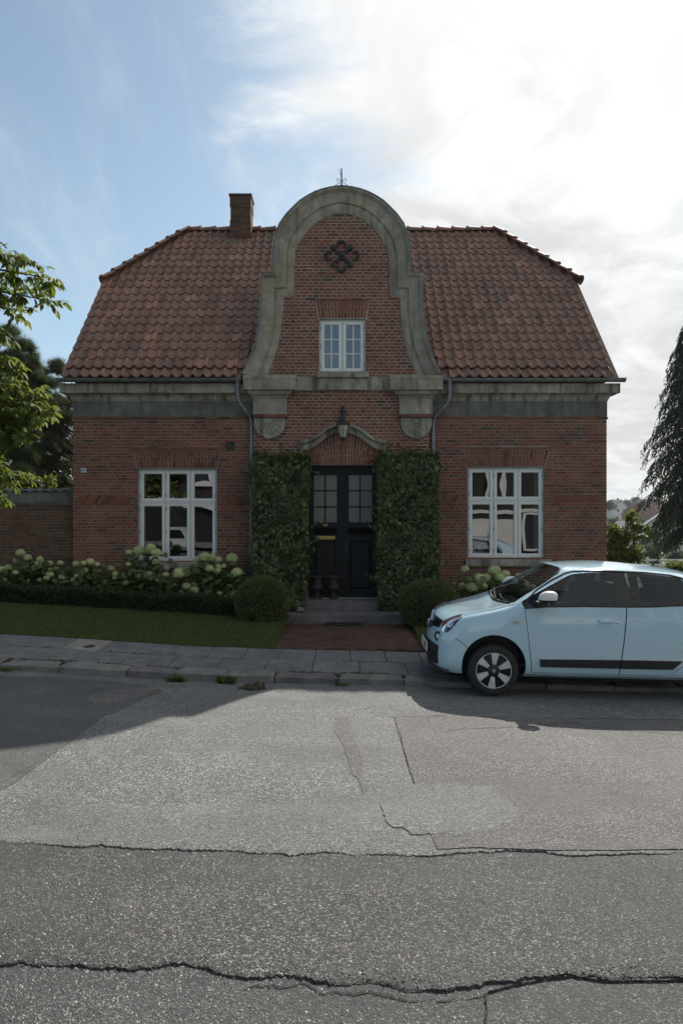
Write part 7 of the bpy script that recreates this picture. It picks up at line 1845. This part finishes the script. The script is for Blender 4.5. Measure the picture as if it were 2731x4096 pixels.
for x in (-10.2, -12.6): b = MB(); ring(b, x, x+1.5, 4.0, 6.2, .25, -18.98, -18.85); f_ = b.build('window', M['white'], oh2); b = MB(); b.box(x+.2, x+1.3, -18.96, -18.94, 4.2, 6.0); b.build('pane', M['fglass'], f_)
leafy('street_tree', -13.5, -13, 'leafy tree across the street mirrored in the left window', [], M['bush'], .2, 1) if False else None
def plain_tree(x, y, h, r, label):
    root = thing('street_tree', (x, y, 0), label, 'tree', 'trees across the street'); b = MB(); b.tube([(x,y,-.2),(x,y,h*.5),(x+.1,y,h*.8)], [.14,.11,.05], 8); b.build('trunk', M['bark'], root)
    n = 2600; v = rand_dirs(n)*(rng.random(n)[:,None]**.4)*np.array([[r, r, r*.9]]); P = np.array([[x, y, h]])+v; inst('crown', scatter_mesh('street_crown', *LEAF, P, rot_mats(rand_dirs(n), rand_dirs(n)+np.array([[0,0,1]])), .22+.12*rng.random(n), M['bush']), root, kind='stuff')
plain_tree(-13.2, -14.5, 4.4, 2.2, 'leafy tree across the street beside the garage, mirrored in the panes'); plain_tree(5.2, -7.6, 3.6, 1.3, 'leafy small tree across the street before the brick house')
oc = thing('silver_car', (-8.6, -7.2, 0), 'silver car across the street mirrored in the left window', 'car')
b = MB(); prof = [(-.86,.25),(.86,.25),(.88,.6),(.84,.92),(.62,1.42),(.40,1.50),(-.40,1.50),(-.62,1.42),(-.84,.92),(-.88,.6)]; b.prism([(x-8.6, z) for x, z in prof], -11, -7.2); b.build('body', M['alloy'], oc, smooth=30)
b = MB(); b.prism([(-8.6-.70,.98),(-8.6+.70,.98),(-8.6+.54,1.38),(-8.6-.54,1.38)], -7.19, -7.17); b.build('rear_window', M['gloss_black'], oc)
b = MB(); b.box(-9.46,-7.74,-7.18,-7.1,.30,.46); b.build('bumper', M['plastic'], oc)
for x in (-9.3, -7.9): b = MB(); b.lathe([(.3,-.1),(.3,.1)], (x, -8.2, .3), axis='Y', n=20); b.build('wheel', M['rubber'], oc)
sheet('opposite_pavement', np.array([-40,-10,0,10,40.]), np.array([-8.5,-6,-3.98]), lambda x, y: B(np.clip(x,-12,12))+.17, M['slab'])

# ---- small things along the kerb
def tuft(px, d, n, h, label):
    x = (px-CX)*d/F; P = []; z = float(road_z(x, d)); root = thing('weed', (x, d, z), label, 'weed', 'weeds in the kerb joints')
    P = np.stack([x+rng.normal(0,.05,n), d-.02-np.abs(rng.normal(0,.02,n)), np.full(n, z+.002)], 1); D = np.stack([rng.normal(0,.7,n), rng.normal(-.3,.5,n), np.ones(n)], 1)
    inst('leaves', scatter_mesh('weed_leaves', *DIAM, P, rot_mats(D, rand_dirs(n)), h*(.5+.7*rng.random(n)), M['grass']), root)
tuft(712, 8.46, 90, .07, 'grassy weed tuft at the kerb below the left lawn'); tuft(905, 8.46, 60, .10, 'leafy weed in the kerb joint near the drain'); tuft(1362, 8.47, 30, .05, 'small weed in the kerb joint below the path'); tuft(30, 8.47, 60, .05, 'weed at the kerb at the left edge')
dx_, dd_ = (1012-CX)*8.2/F, 8.2; dz_ = float(road_z(dx_, dd_))
dr_ = thing('road_drain', (dx_, dd_, dz_), 'small sunken drain with dry leaves in the gutter before the path', 'drain')
b = MB(); b.lathe([(.001,.004),(.11,.004),(.125,.006),(.13,.002)], (dx_, dd_, dz_), n=20); b.build('drain_cover', M['iron'], dr_)
n = 160; a = rng.random(n)*6.28; r = .11*rng.random(n)**.5; P = np.stack([dx_+r*np.cos(a)*1.3, dd_+r*np.sin(a), dz_+.008+.02*rng.random(n)], 1); D = np.stack([rng.normal(0,1,n), rng.normal(0,1,n), rng.normal(.1,.25,n)], 1)
M['litter'] = leafmat('dry_litter', [(0,(.06,.04,.025)),(.6,(.12,.085,.05)),(1,(.20,.15,.09))], .8, .1); inst('dry_leaves', scatter_mesh('litter', *DIAM, P, rot_mats(D, rand_dirs(n)), .03+.03*rng.random(n), M['litter']), dr_)

# ---- thin summer haze over the valley
hz = MB(); hz.box(-710, 710, -170, 1510, -14, 34)
mh = bpy.data.materials.new('haze'); mh.use_nodes = True; th = mh.node_tree; th.nodes.clear(); oh_ = th.nodes.new('ShaderNodeOutputMaterial'); pv = th.nodes.new('ShaderNodeVolumePrincipled')
pv.inputs['Color'].default_value = (.86, .92, 1.0, 1); pv.inputs['Density'].default_value = .0002; pv.inputs['Anisotropy'].default_value = .3; th.links.new(pv.outputs[0], oh_.inputs['Volume'])
hz.build('haze', mh, kind='stuff')
